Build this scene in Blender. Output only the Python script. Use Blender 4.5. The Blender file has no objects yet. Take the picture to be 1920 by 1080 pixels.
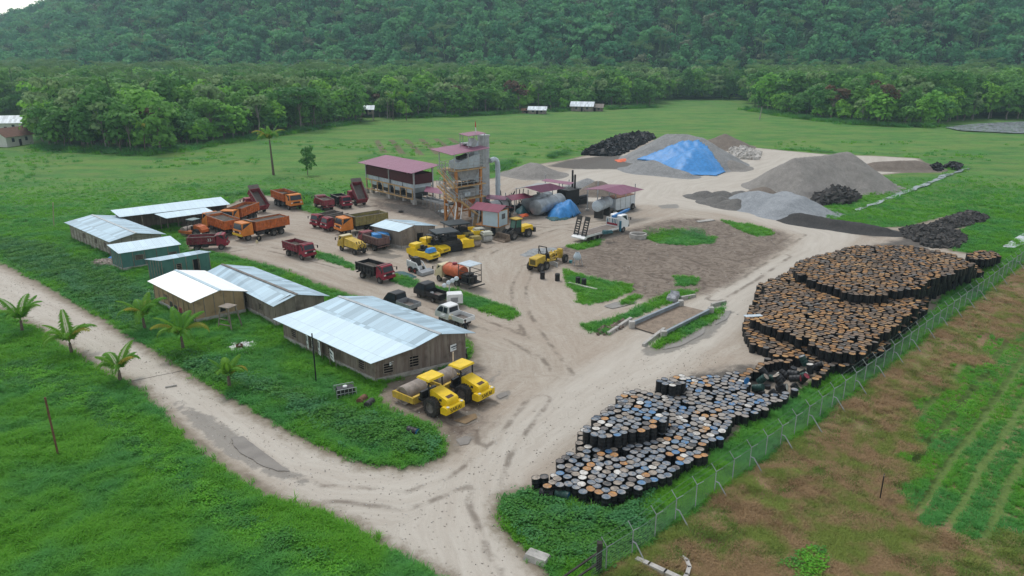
import bpy, bmesh, math, random
import numpy as np
from mathutils import Vector, Matrix
R=math.radians
random.seed(7); rng=np.random.default_rng(7)
sc=bpy.context.scene
# ---------------------------------------------------------------- camera
CH=27.0; PITCH=R(18.0); FPX=1371.0
cd=bpy.data.cameras.new('camera'); cam=bpy.data.objects.new('camera',cd); sc.collection.objects.link(cam)
cam.location=(0,0,CH); cam.rotation_euler=(math.pi/2-PITCH,0,0)
cd.sensor_width=36; cd.lens=36*FPX/1920; cd.clip_start=0.5; cd.clip_end=6000
sc.camera=cam
# ---------------------------------------------------------------- light
w=bpy.data.worlds.new('World'); sc.world=w; w.use_nodes=True
nt=w.node_tree; nt.nodes.clear()
sky=nt.nodes.new('ShaderNodeTexSky'); sky.sky_type='NISHITA'; sky.sun_disc=False
SUN_EL=R(58); SUN_AZ=R(-35)
sky.sun_elevation=SUN_EL; sky.sun_rotation=SUN_AZ; sky.air_density=1.6; sky.dust_density=0.7; sky.ozone_density=1.0
hs=nt.nodes.new('ShaderNodeHueSaturation'); hs.inputs['Saturation'].default_value=0.30
bg=nt.nodes.new('ShaderNodeBackground'); bg.inputs[1].default_value=0.15
wo=nt.nodes.new('ShaderNodeOutputWorld')
nt.links.new(sky.outputs[0],hs.inputs['Color']); nt.links.new(hs.outputs[0],bg.inputs[0]); nt.links.new(bg.outputs[0],wo.inputs[0])
sl=bpy.data.lights.new('sun','SUN'); sl.energy=1.5; sl.angle=R(14); sl.color=(1,0.97,0.92)
so=bpy.data.objects.new('sun',sl); sc.collection.objects.link(so)
sd=Vector((math.sin(SUN_AZ)*math.cos(SUN_EL),math.cos(SUN_AZ)*math.cos(SUN_EL),math.sin(SUN_EL)))
so.rotation_euler=sd.to_track_quat('Z','Y').to_euler()
sc.view_settings.view_transform='Standard'; sc.view_settings.look='None'; sc.view_settings.gamma=1
sc.view_settings.exposure=0.24
# ---------------------------------------------------------------- helpers
def at(px,py,z=0.0):
    x=(px-960)/FPX; y=(540-py)/FPX
    dy=math.cos(PITCH)+y*math.sin(PITCH); dz=-math.sin(PITCH)+y*math.cos(PITCH)
    t=(z-CH)/dz
    return Vector((x*t,dy*t,z))
def pr(v):
    x,y,z=v[0],v[1],v[2]-CH
    f=y*math.cos(PITCH)-z*math.sin(PITCH); u=y*math.sin(PITCH)+z*math.cos(PITCH)
    return 960+FPX*x/f, 540-FPX*u/f
def prn(P):
    z=P[:,2]-CH
    f=P[:,1]*math.cos(PITCH)-z*math.sin(PITCH); u=P[:,1]*math.sin(PITCH)+z*math.cos(PITCH)
    return np.stack([960+FPX*P[:,0]/f,540-FPX*u/f],1)
def wp(pts,z=0.0): return np.array([at(a,b,z)[:2] for a,b in pts])
def sdf(poly,P):
    poly=np.asarray(poly,float); P=np.asarray(P,float)
    out=np.full(len(P),1e18); ins=np.zeros(len(P),bool)
    n=len(poly)
    for i in range(n):
        a=poly[i]; b=poly[(i+1)%n]; e=b-a; wv=P-a
        t=np.clip((wv@e)/max(e@e,1e-12),0,1)
        d=wv-t[:,None]*e; out=np.minimum(out,(d**2).sum(1))
        c=(a[1]>P[:,1])!=(b[1]>P[:,1])
        if b[1]!=a[1]:
            xi=a[0]+(P[:,1]-a[1])*e[0]/(b[1]-a[1]); ins^=(c&(P[:,0]<xi))
    return np.where(ins,1,-1)*np.sqrt(out)
def h2(ix,iy,s):
    v=np.sin(ix*127.1+iy*311.7+s*74.7)*43758.5453
    return v-np.floor(v)
def vn(x,y,s=0):
    x=np.asarray(x,float); y=np.asarray(y,float)
    ix=np.floor(x); iy=np.floor(y); fx=x-ix; fy=y-iy
    fx=fx*fx*(3-2*fx); fy=fy*fy*(3-2*fy)
    return (h2(ix,iy,s)*(1-fx)+h2(ix+1,iy,s)*fx)*(1-fy)+(h2(ix,iy+1,s)*(1-fx)+h2(ix+1,iy+1,s)*fx)*fy
def fbm(x,y,s=0,o=4):
    t=0;a=.5
    for i in range(o): t=t+a*vn(x*2**i,y*2**i,s+i*3.1); a*=.5
    return t
col=sc.collection
def tag(o,label=None,cat=None,group=None,kind=None):
    if label: o['label']=label
    if cat: o['category']=cat
    if group: o['group']=group
    if kind: o['kind']=kind
    return o
def empty(name,loc,rz=0.0,label=None,cat=None,group=None):
    o=bpy.data.objects.new(name,None); col.objects.link(o); o.location=loc; o.rotation_euler=(0,0,rz)
    o.empty_display_size=.3
    return tag(o,label,cat,group)
def copy_tree(o,parent=None):
    c=o.copy(); col.objects.link(c); c.parent=parent
    for ch in [k for k in KIDS.get(o.name,[])]:
        cc=copy_tree(ch,c); KIDS.setdefault(c.name,[]).append(cc)
    return c
KIDS={}
def link(o,parent=None):
    col.objects.link(o)
    if parent is not None:
        o.parent=parent; KIDS.setdefault(parent.name,[]).append(o)
    return o
class MB:
    def __init__(s): s.v=[]; s.f=[]; s.m=[]; s.uv=None
    def poly(s,pts,mi=0):
        b=len(s.v); s.v+= [tuple(p) for p in pts]; s.f.append(tuple(range(b,b+len(pts)))); s.m.append(mi)
    def box(s,x0,y0,z0,x1,y1,z1,mi=0,M=None,tx=0,ty=0):
        b=len(s.v)
        P=[(x0,y0,z0),(x1,y0,z0),(x1,y1,z0),(x0,y1,z0),(x0+tx,y0+ty,z1),(x1-tx,y0+ty,z1),(x1-tx,y1-ty,z1),(x0+tx,y1-ty,z1)]
        if M is not None: P=[tuple(M@Vector(p)) for p in P]
        s.v+=P
        for f in ((0,3,2,1),(4,5,6,7),(0,1,5,4),(1,2,6,5),(2,3,7,6),(3,0,4,7)): s.f.append(tuple(b+i for i in f)); s.m.append(mi)
        return s
    def cyl(s,p,q,r,n=10,r2=None,mi=0,cap=True):
        p=Vector(p);q=Vector(q);r2=r if r2 is None else r2
        d=(q-p).normalized(); a=d.orthogonal().normalized(); c=d.cross(a); b=len(s.v)
        for k in range(n):
            t=2*math.pi*k/n; o=a*math.cos(t)+c*math.sin(t); s.v.append(tuple(p+o*r))
        for k in range(n):
            t=2*math.pi*k/n; o=a*math.cos(t)+c*math.sin(t); s.v.append(tuple(q+o*r2))
        for k in range(n):
            j=(k+1)%n; s.f.append((b+k,b+j,b+n+j,b+n+k)); s.m.append(mi)
        if cap:
            s.f.append(tuple(b+k for k in reversed(range(n)))); s.m.append(mi); s.f.append(tuple(b+n+k for k in range(n))); s.m.append(mi)
        return s
    def beam(s,p,q,w=.1,h=None,mi=0):
        p=Vector(p);q=Vector(q);h=w if h is None else h
        d=(q-p); L=d.length; d.normalize(); up=Vector((0,0,1)) if abs(d.z)<.95 else Vector((1,0,0))
        sx=d.cross(up).normalized(); uz=sx.cross(d).normalized()
        M=Matrix(((d.x,sx.x,uz.x,p.x),(d.y,sx.y,uz.y,p.y),(d.z,sx.z,uz.z,p.z),(0,0,0,1)))
        return s.box(0,-w/2,-h/2,L,w/2,h/2,mi,M)
    def pipe(s,pts,r,n=8,mi=0):
        for a,b in zip(pts[:-1],pts[1:]): s.cyl(a,b,r,n,mi=mi)
        return s
    def prism(s,prof,y0,y1,mi=0,yt=None):
        # profile in XZ extruded in Y; yt: inset for points whose z is above given height (z,inset)
        n=len(prof); b=len(s.v)
        def ins(z): return 0 if yt is None or z<yt[0] else yt[1]
        for x,z in prof: s.v.append((x,y0+ins(z),z))
        for x,z in prof: s.v.append((x,y1-ins(z),z))
        s.f.append(tuple(range(b,b+n))); s.m.append(mi); s.f.append(tuple(b+n+k for k in reversed(range(n)))); s.m.append(mi)
        for k in range(n):
            j=(k+1)%n; s.f.append((b+j,b+k,b+n+k,b+n+j)); s.m.append(mi)
        return s
    def lathe(s,prof,c=(0,0,0),axis='z',n=20,mi=0):
        b=len(s.v); m=len(prof)
        for k in range(n):
            t=2*math.pi*k/n
            for r,h in prof:
                a,d=r*math.cos(t),r*math.sin(t)
                p={'z':(a,d,h),'y':(a,h,d),'x':(h,a,d)}[axis]
                s.v.append((p[0]+c[0],p[1]+c[1],p[2]+c[2]))
        for k in range(n):
            j=(k+1)%n
            for i in range(m-1):
                s.f.append((b+k*m+i,b+j*m+i,b+j*m+i+1,b+k*m+i+1)); s.m.append(mi)
        return s
    def build(s,name,mats,parent=None,smooth=False):
        me=bpy.data.meshes.new(name); me.from_pydata(s.v,[],s.f)
        if not isinstance(mats,(list,tuple)): mats=[mats]
        for m in mats: me.materials.append(m)
        if len(mats)>1: me.polygons.foreach_set('material_index',s.m)
        bm=bmesh.new(); bm.from_mesh(me); bmesh.ops.recalc_face_normals(bm,faces=bm.faces); bm.to_mesh(me); bm.free()
        if smooth:
            me.polygons.foreach_set('use_smooth',[True]*len(me.polygons))
            try: me.set_sharp_from_angle(angle=R(40))
            except Exception: pass
        if s.uv is not None:
            pass
        return link(bpy.data.objects.new(name,me),parent)
def npmesh(name,V,F,mats,parent=None,attrs=None,smooth=False,mi=None):
    V=np.asarray(V,np.float32); F=np.asarray(F,np.int32)
    me=bpy.data.meshes.new(name); n=len(F); k=F.shape[1] if n else 4
    me.vertices.add(len(V)); me.vertices.foreach_set('co',V.ravel())
    if n:
        me.loops.add(n*k); me.loops.foreach_set('vertex_index',F.ravel())
        me.polygons.add(n); me.polygons.foreach_set('loop_start',np.arange(0,n*k,k,dtype=np.int32))
        try: me.polygons.foreach_set('loop_total',np.full(n,k,np.int32))
        except Exception: pass
        me.polygons.foreach_set('use_smooth',np.full(n,bool(smooth)))
    if not isinstance(mats,(list,tuple)): mats=[mats]
    for m in mats: me.materials.append(m)
    if mi is not None: me.polygons.foreach_set('material_index',np.asarray(mi,np.int32))
    for a,val in (attrs or {}).items():
        at_=me.attributes.new(a,'FLOAT','POINT'); at_.data.foreach_set('value',np.asarray(val,np.float32))
    me.update(calc_edges=True); me.validate()
    return link(bpy.data.objects.new(name,me),parent)
# ---------------------------------------------------------------- materials
class N:
    def __init__(s,name):
        s.m=bpy.data.materials.new(name); s.m.use_nodes=True; s.t=s.m.node_tree; s.t.nodes.clear()
        s.out=s.t.nodes.new('ShaderNodeOutputMaterial'); s.b=s.t.nodes.new('ShaderNodeBsdfPrincipled')
        s.t.links.new(s.b.outputs[0],s.out.inputs[0]); s.c=None
        try: s.b.inputs['Specular IOR Level'].default_value=0.3
        except Exception: pass
    def n(s,t,**k):
        o=s.t.nodes.new(t)
        for a,b in k.items(): setattr(o,a,b)
        return o
    def L(s,a,b): s.t.links.new(a,b)
    def set(s,i,v):
        if hasattr(v,'is_linked') or isinstance(v,bpy.types.NodeSocket): s.L(v,i)
        else:
            if isinstance(v,tuple) and len(v)==3 and i.type=='RGBA': v=v+(1,)
            i.default_value=v
    def obj(s):
        if s.c is None: s.c=s.n('ShaderNodeTexCoord').outputs['Object']
        return s.c
    def pos(s): return s.n('ShaderNodeNewGeometry').outputs['Position']
    def attr(s,a): o=s.n('ShaderNodeAttribute'); o.attribute_name=a; return o.outputs['Fac']
    def noise(s,scale,detail=4,rough=.6,vec=None,dist=0):
        o=s.n('ShaderNodeTexNoise'); o.inputs['Scale'].default_value=scale; o.inputs['Detail'].default_value=detail
        o.inputs['Roughness'].default_value=rough; o.inputs['Distortion'].default_value=dist
        s.L(vec or s.obj(),o.inputs['Vector']); return o.outputs[0]
    def vor(s,scale,vec=None,f='F1',out='Distance'):
        o=s.n('ShaderNodeTexVoronoi',feature=f); o.inputs['Scale'].default_value=scale; s.L(vec or s.obj(),o.inputs['Vector']); return o.outputs[out]
    def ramp(s,v,a,b,c0=(0,0,0),c1=(1,1,1)):
        o=s.n('ShaderNodeMapRange',interpolation_type='SMOOTHSTEP'); s.L(v,o.inputs[0]); o.inputs[1].default_value=a; o.inputs[2].default_value=b; return o.outputs[0]
    def mix(s,f,a,b,mode='MIX'):
        o=s.n('ShaderNodeMix',data_type='RGBA',blend_type=mode); s.set(o.inputs[0],f); s.set(o.inputs[6],a); s.set(o.inputs[7],b); return o.outputs[2]
    def math(s,op,a,b=0.0,c=None):
        o=s.n('ShaderNodeMath',operation=op); s.set(o.inputs[0],a); s.set(o.inputs[1],b)
        if c is not None: s.set(o.inputs[2],c)
        return o.outputs[0]
    def scale(s,v,x,y,z):
        o=s.n('ShaderNodeMapping'); s.L(v,o.inputs[0]); o.inputs['Scale'].default_value=(x,y,z); return o.outputs[0]
    def comb(s,x,y,z=0.0):
        o=s.n('ShaderNodeCombineXYZ'); s.set(o.inputs[0],x); s.set(o.inputs[1],y); s.set(o.inputs[2],z); return o.outputs[0]
    def bump(s,h,st=.5,d=.05):
        o=s.n('ShaderNodeBump'); o.inputs['Strength'].default_value=st; o.inputs['Distance'].default_value=d; s.L(h,o.inputs['Height']); s.L(o.outputs[0],s.b.inputs['Normal'])
    def fin(s,c,rough=.8,metal=0.0):
        s.set(s.b.inputs['Base Color'],c); s.set(s.b.inputs['Roughness'],rough); s.set(s.b.inputs['Metallic'],metal); return s.m
def lin(r,g,b): 
    f=lambda c:(c/255/12.92 if c/255<=.04045 else ((c/255+.055)/1.055)**2.4)
    return (f(r),f(g),f(b))
_mc={}
def mk(name,c,rough=.7,var=.25,dirt=0.0,dc=(.22,.17,.12),sc_=1.5,metal=0.0,bump=0.0,bs=8):
    if name in _mc: return _mc[name]
    g=N(name); n1=g.noise(sc_,5,.65)
    dk=tuple(x*(1-var) for x in c); lt=tuple(min(1,x*(1+var*.6)) for x in c)
    cc=g.mix(g.ramp(n1,.3,.7),dk,lt)
    if dirt>0:
        n2=g.noise(sc_*2.7,6,.75); cc=g.mix(g.ramp(n2,.75-dirt*.5,.95-dirt*.4),cc,dc)
    if bump: g.bump(g.noise(bs,4,.6),bump,.03)
    _mc[name]=g.fin(cc,rough,metal); return _mc[name]
RED=mk('red_paint',(.26,.018,.038),.5,.25,.45,(.20,.12,.10))
REDB=mk('red_bed_paint',(.24,.02,.045),.6,.35,.65,(.20,.12,.09))
ORG=mk('orange_paint',(.62,.20,.03),.5,.2,.4,(.25,.17,.1))
ORGB=mk('orange_bed_paint',(.52,.14,.035),.6,.35,.5,(.20,.12,.07))
YEL=mk('yellow_paint',(.78,.53,.015),.4,.12,.2,(.35,.25,.1))
YELD=mk('dusty_yellow_paint',(.55,.37,.04),.6,.25,.55,(.28,.2,.12))
OLV=mk('olive_bed_paint',(.28,.24,.08),.7,.3,.6,(.24,.2,.15))
BLK=mk('black_paint',(.022,.022,.024),.45,.3,.3,(.12,.10,.08))
DGR=mk('dark_metal',(.045,.044,.043),.6,.3,.3,(.14,.11,.09))
WHT=mk('white_paint',(.72,.73,.72),.4,.1,.15,(.4,.35,.3))
CREAM=mk('cream_paint',(.60,.52,.33),.5,.15,.3,(.3,.24,.17))
BLUE=mk('blue_paint',(.03,.17,.42),.45,.2,.15)
GLS=mk('vehicle_glass',(.03,.04,.05),.08,.1)
TYR=mk('tyre_rubber',(.035,.033,.031),.9,.3,.5,(.16,.13,.10))
RIM=mk('wheel_rim_paint',(.17,.16,.15),.6,.3,.4)
RRIM=mk('red_wheel_rim',(.3,.04,.03),.6,.3,.4)
STL=mk('galvanised_steel',(.42,.44,.45),.45,.2,.25,(.25,.2,.15),metal=.3)
GRY=mk('grey_steel',(.30,.31,.32),.5,.25,.4,(.22,.17,.13))
PLB=mk('pale_blue_steel',(.48,.55,.60),.5,.15,.3,(.28,.25,.2))
SOIL=mk('load_soil',(.10,.085,.07),.95,.4,bump=.8)
BEDM=mk('worn_bed_floor',(.16,.14,.125),.8,.3,.5)
CONC=mk('concrete',(.42,.40,.37),.9,.3,.3,(.2,.18,.15),bump=.3)
WOOD=mk('grey_timber',(.26,.22,.18),.9,.35,.3)
RUST=mk('rusty_steel',(.17,.085,.05),.85,.4,.4)
ORS=mk('orange_steel',(.50,.22,.07),.6,.25,.45,(.22,.15,.1))
YORS=mk('tan_orange_steel',(.52,.34,.16),.6,.2,.4,(.25,.18,.12))
HEAD=mk('headlight_glass',(.7,.7,.65),.15,.05)
TRPB=mk('blue_tarpaulin',(.05,.25,.58),.45,.2,.0,bump=.6,bs=2.5)
TRPG=mk('green_tarpaulin',(.03,.10,.11),.6,.4,.2,bump=.6,bs=5)
TRPO=mk('orange_tarpaulin',(.7,.12,.03),.6,.3,bump=.4)
DRUMST=mk('roller_drum_steel',(.32,.27,.23),.65,.3,.45,(.22,.17,.13))
def wallmat(name,c1,c2,st=1.2,hz=False):
    g=N(name); v=g.obj(); z=g.scale(v,st*2.2,st*2.2,.25) if not hz else g.scale(v,.4,.4,st*4)
    n1=g.noise(1.0,6,.7,z); n2=g.noise(.8,4,.6)
    c=g.mix(g.ramp(n1,.3,.7),c1,c2); c=g.mix(g.ramp(n2,.5,.8),c,tuple(x*.55 for x in c1)); g.bump(n1,.4,.03)
    return g.fin(c,.92)
BOARD=wallmat('weathered_board_wall',(.15,.115,.095),(.27,.235,.20))
PLY=wallmat('plywood_wall',(.33,.23,.13),(.42,.30,.18),.5)
BOARDG=wallmat('grey_board_wall',(.19,.16,.135),(.31,.27,.23))
BLOCK=wallmat('block_wall',(.26,.235,.20),(.40,.37,.32),1,True)
GREENW=wallmat('green_board_wall',(.065,.17,.15),(.10,.23,.20),.6)
# roof sheet material (u,v attributes in metres)
def roofmat(name,c,lo=.72,hi=1.15,pw=.76,ph=2.4,rough=.5,spec=None):
    g=N(name); u=g.attr('u'); v=g.attr('v')
    iu=g.math('FLOOR',g.math('DIVIDE',u,pw)); iv=g.math('FLOOR',g.math('DIVIDE',v,ph))
    wn=g.n('ShaderNodeTexWhiteNoise',noise_dimensions='2D'); g.L(g.comb(iu,iv),wn.inputs[0])
    c0=tuple(x*lo for x in c); c1=tuple(min(.95,x*hi) for x in c)
    cc=g.mix(wn.outputs[0],c0,c1)
    n1=g.noise(1.0,5,.7,g.comb(g.math('MULTIPLY',u,3.0),g.math('MULTIPLY',v,.35)))
    cc=g.mix(g.ramp(n1,.55,.85),cc,tuple(x*.72 for x in c))
    fu=g.math('FRACT',g.math('DIVIDE',u,pw)); seam=g.math('LESS_THAN',fu,.05)
    fv=g.math('FRACT',g.math('DIVIDE',v,ph)); seam2=g.math('LESS_THAN',fv,.025)
    cc=g.mix(g.math('MULTIPLY',g.math('MAXIMUM',seam,seam2),.35),cc,tuple(x*.4 for x in c))
    g.bump(g.math('SINE',g.math('MULTIPLY',u,2*math.pi/.19)),.35,.02)
    return g.fin(cc,rough,0.1)
RF_BLUE=roofmat('zinc_roof',(.40,.53,.61))
RF_PALE=roofmat('bright_zinc_roof',(.53,.66,.73),.94,1.04)
RF_WHITE=roofmat('white_sheet_roof',(.90,.91,.90),.98,1.0)
RF_PURP=roofmat('maroon_roof',(.26,.10,.155),.9,1.05,rough=.45)
RF_MAR=roofmat('dark_maroon_roof',(.19,.035,.07),.9,1.05,rough=.5)
RF_GRY=roofmat('dull_zinc_roof',(.36,.36,.36),.7,1.1)
MAROON=mk('maroon_sheet_wall',(.07,.012,.018),.55,.2,.15)
# leaves / grass
def leafmat(name,a,b,c,tr=.25,rough=.6,patch=None):
    g=N(name); oi=g.n('ShaderNodeObjectInfo'); ge=g.n('ShaderNodeNewGeometry')
    x=g.mix(oi.outputs['Random'],a,b); x=g.mix(g.math('MULTIPLY',ge.outputs['Random Per Island'],.55),x,c)
    if patch:
        x=g.mix(g.ramp(g.noise(patch[0],3,.6,ge.outputs['Position']),.42,.62),x,patch[1])
    g.set(g.b.inputs['Base Color'],x); g.b.inputs['Roughness'].default_value=rough
    try: g.b.inputs['Specular IOR Level'].default_value=.15
    except Exception: pass
    t=g.n('ShaderNodeBsdfTranslucent'); g.set(t.inputs[0],x); m=g.n('ShaderNodeMixShader'); m.inputs[0].default_value=tr
    g.L(g.b.outputs[0],m.inputs[1]); g.L(t.outputs[0],m.inputs[2]); g.L(m.outputs[0],g.out.inputs[0])
    return g.m
LEAF=leafmat('forest_leaves',(.08,.24,.05),(.21,.44,.08),(.05,.16,.04),.38)
LEAFB=leafmat('bright_leaves',(.16,.42,.05),(.30,.58,.07),(.09,.27,.04),.38)
LEAFP=leafmat('pale_leaves',(.22,.36,.13),(.32,.46,.18),(.13,.22,.10),.35)
LEAFH=leafmat('hill_leaves',(.05,.25,.10),(.17,.46,.15),(.035,.14,.065),.38)
LEAFR=leafmat('reddish_leaves',(.16,.06,.03),(.14,.09,.04),(.06,.05,.03))
FROND=leafmat('palm_frond',(.12,.33,.03),(.20,.40,.04),(.08,.22,.03),.35,.45)
FRONDY=leafmat('yellowing_frond',(.42,.34,.05),(.34,.38,.05),(.22,.24,.04),.35,.5)
BARK=mk('tree_bark',(.20,.17,.14),.95,.35,sc_=3)
BARKP=mk('palm_bark',(.14,.11,.085),.95,.35,sc_=6)
# ================================================================ SETTING
def grass_color(g):
    p=g.pos()
    big=g.ramp(g.noise(.035,4,.6,p),.38,.62); mid=g.ramp(g.noise(.22,5,.65,p),.35,.68); fine=g.ramp(g.noise(1.6,6,.75,p),.3,.7)
    c=g.mix(big,(.075,.24,.032),(.115,.285,.04))
    c=g.mix(g.math('MULTIPLY',mid,.55),c,(.038,.125,.026))
    c=g.mix(g.math('MULTIPLY',fine,.55),c,(.018,.070,.012))
    far=g.ramp(g.n('ShaderNodeSeparateXYZ').outputs[0],0,1) if False else None
    sp=g.n('ShaderNodeSeparateXYZ'); g.L(p,sp.inputs[0])
    # worn olive and brown patches of the far field
    fm=g.ramp(sp.outputs[1],120,180)
    br=g.ramp(g.noise(.05,7,.75,g.scale(p,1,2.4,1)),.42,.60)
    c=g.mix(g.math('MULTIPLY',g.math('MULTIPLY',br,fm),.7),c,(.155,.23,.05))
    br2=g.ramp(g.noise(.13,7,.78,g.scale(p,1,3,1)),.55,.66)
    c=g.mix(g.math('MULTIPLY',g.math('MULTIPLY',br2,fm),.6),c,(.16,.14,.07))
    return c,fine,mid
def ground_material():
    g=N('grass_ground'); c,fine,mid=grass_color(g); p=g.pos()
    dry=g.attr('dry'); n1=g.noise(.28,6,.7,p); n2=g.noise(1.9,6,.8,p,1.2)
    d=g.mix(g.ramp(n1,.46,.66),(.24,.155,.085),(.14,.20,.045))
    d=g.mix(g.math('MULTIPLY',g.ramp(n2,.4,.62),.75),d,(.30,.20,.115))
    d=g.mix(g.math('MULTIPLY',g.ramp(g.noise(4.5,5,.8,p),.5,.7),.5),d,(.05,.05,.02))
    # strips of mown rows
    row=g.attr('row'); rr=g.math('SINE',g.math('MULTIPLY',g.math('ADD',row,g.math('MULTIPLY',g.noise(.12,4,.7,p),2.5)),3.4))
    rm=g.ramp(g.math('ADD',rr,g.math('MULTIPLY',g.noise(.8,4,.7,p),1.6)),1.2,1.9)
    rg=g.mix(rm,(.13,.20,.045),(.28,.21,.10))
    rg=g.mix(g.math('MULTIPLY',g.ramp(n2,.4,.65),.45),rg,(.02,.075,.012))
    k=g.attr('rowm'); d=g.mix(g.ramp(g.math('ADD',k,g.math('MULTIPLY',g.noise(.35,4,.7,p),3.0)),1.0,2.4),d,rg)
    m=g.ramp(g.math('ADD',dry,g.math('MULTIPLY',g.math('SUBTRACT',g.noise(.9,5,.7,p),.5),2.0)),-.3,.5)
    c=g.mix(m,c,d)
    # bare plots on the far field
    pl=g.attr('plot'); sp=g.n('ShaderNodeSeparateXYZ'); g.L(p,sp.inputs[0])
    ln=g.math('SINE',g.math('MULTIPLY',g.math('ADD',sp.outputs[0],g.math('MULTIPLY',sp.outputs[1],.25)),1.3))
    pm=g.math('MULTIPLY',g.ramp(pl,0,1.5),g.ramp(g.math('ADD',ln,g.noise(.4,4,.7,p)),.55,1.1))
    c=g.mix(g.math('MULTIPLY',pm,.8),c,(.15,.11,.07))
    g.bump(g.math('ADD',fine,mid),.6,.10)
    return g.fin(c,.95)
def dirt_material(name='yard_dirt'):
    g=N(name); gc,fine,mid=grass_color(g); p=g.pos()
    u=g.attr('u'); s=g.attr('s')
    warp=g.math('MULTIPLY',g.math('SUBTRACT',g.noise(.25,3,.5,p),.5),1.2)
    uw=g.math('ADD',u,warp)
    st=g.noise(1.0,6,.72,g.comb(g.math('MULTIPLY',uw,.9),g.math('MULTIPLY',s,.10)))
    st2=g.noise(1.0,5,.8,g.comb(g.math('MULTIPLY',uw,6.0),g.math('MULTIPLY',s,.22)))
    n1=g.noise(.09,5,.65,p); n2=g.noise(2.2,6,.8,p); n3=g.noise(9.0,4,.8,p)
    c=g.mix(g.ramp(st,.35,.65),(.345,.290,.232),(.425,.375,.312))
    c=g.mix(g.math('MULTIPLY',g.ramp(n1,.35,.65),.5),c,(.345,.275,.215))
    c=g.mix(g.math('MULTIPLY',g.ramp(st2,.50,.75),.35),c,(.55,.51,.45))
    c=g.mix(g.math('MULTIPLY',g.ramp(n2,.48,.66),.42),c,(.22,.18,.14))
    c=g.mix(g.math('MULTIPLY',g.ramp(n3,.56,.72),.45),c,(.62,.58,.52))
    c=g.mix(g.math('MULTIPLY',g.ramp(g.noise(.45,6,.75,p,1.0),.60,.70),.45),c,(.20,.165,.13))
    rd=g.attr('pale'); c=g.mix(g.math('MULTIPLY',g.ramp(rd,-1,2),.55),c,g.mix(g.ramp(g.math('ADD',st,g.math('MULTIPLY',n2,.3)),.4,.8),(.46,.42,.365),(.55,.515,.455)))
    # mud flat
    mu=g.attr('mud'); mm=g.ramp(g.math('ADD',mu,g.math('MULTIPLY',g.math('SUBTRACT',g.noise(.5,6,.75,p),.5),5.0)),-.8,1.6)
    tr=g.noise(.55,7,.72,p,2.2)
    mc=g.mix(g.ramp(tr,.36,.62),(.105,.078,.060),(.235,.190,.150))
    mc=g.mix(g.math('MULTIPLY',g.ramp(g.noise(1.3,6,.8,p),.5,.7),.65),mc,(.26,.225,.185))
    c=g.mix(mm,c,mc)
    # dark asphalt dust
    dk=g.attr('dark'); dm=g.ramp(g.math('ADD',dk,g.math('MULTIPLY',g.math('SUBTRACT',g.noise(.7,6,.75,p),.5),4.0)),-.5,1.5)
    c=g.mix(g.math('MULTIPLY',dm,.85),c,g.mix(g.ramp(n2,.4,.7),(.045,.042,.04),(.12,.105,.09)))
    ru=g.attr('rut'); rl_=g.math('ABSOLUTE',g.math('SUBTRACT',g.math('ADD',ru,g.math('MULTIPLY',g.math('SUBTRACT',g.noise(.6,4,.6,p),.5),.5)),.85))
    rk_=g.math('SUBTRACT',1.0,g.ramp(rl_,.05,.38)); rk_=g.math('MULTIPLY',rk_,g.ramp(g.noise(.35,5,.7,p),.40,.60)); c=g.mix(g.math('MULTIPLY',rk_,.62),c,(.10,.075,.055))
    # inner grass
    gr=g.attr('grass'); gn=g.math('MULTIPLY',g.math('SUBTRACT',g.noise(1.1,6,.75,p),.5),2.6)
    gm=g.ramp(g.math('ADD',gr,gn),-.15,.35)
    c=g.mix(gm,c,gc)
    # wet
    we=g.attr('wet'); wm=g.ramp(g.math('ADD',we,g.math('MULTIPLY',g.math('SUBTRACT',g.noise(1.0,5,.7,p),.5),1.8)),-.1,.25)
    c=g.mix(g.math('MULTIPLY',wm,.8),c,(.17,.150,.125))
    # ragged outer edge
    e=g.attr('e'); em=g.ramp(g.math('ADD',e,gn),-.2,.35)
    soil=g.ramp(g.math('ADD',e,gn),.2,1.6); c=g.mix(soil,(.20,.165,.12),c)
    c=g.mix(em,gc,c)
    rgh=g.math('SUBTRACT',.95,g.math('MULTIPLY',wm,.55))
    g.bump(g.math('ADD',g.math('MULTIPLY',st2,.7),g.math('ADD',n2,g.math('MULTIPLY',tr,.6))),.5,.06)
    return g.fin(c,rgh)
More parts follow.
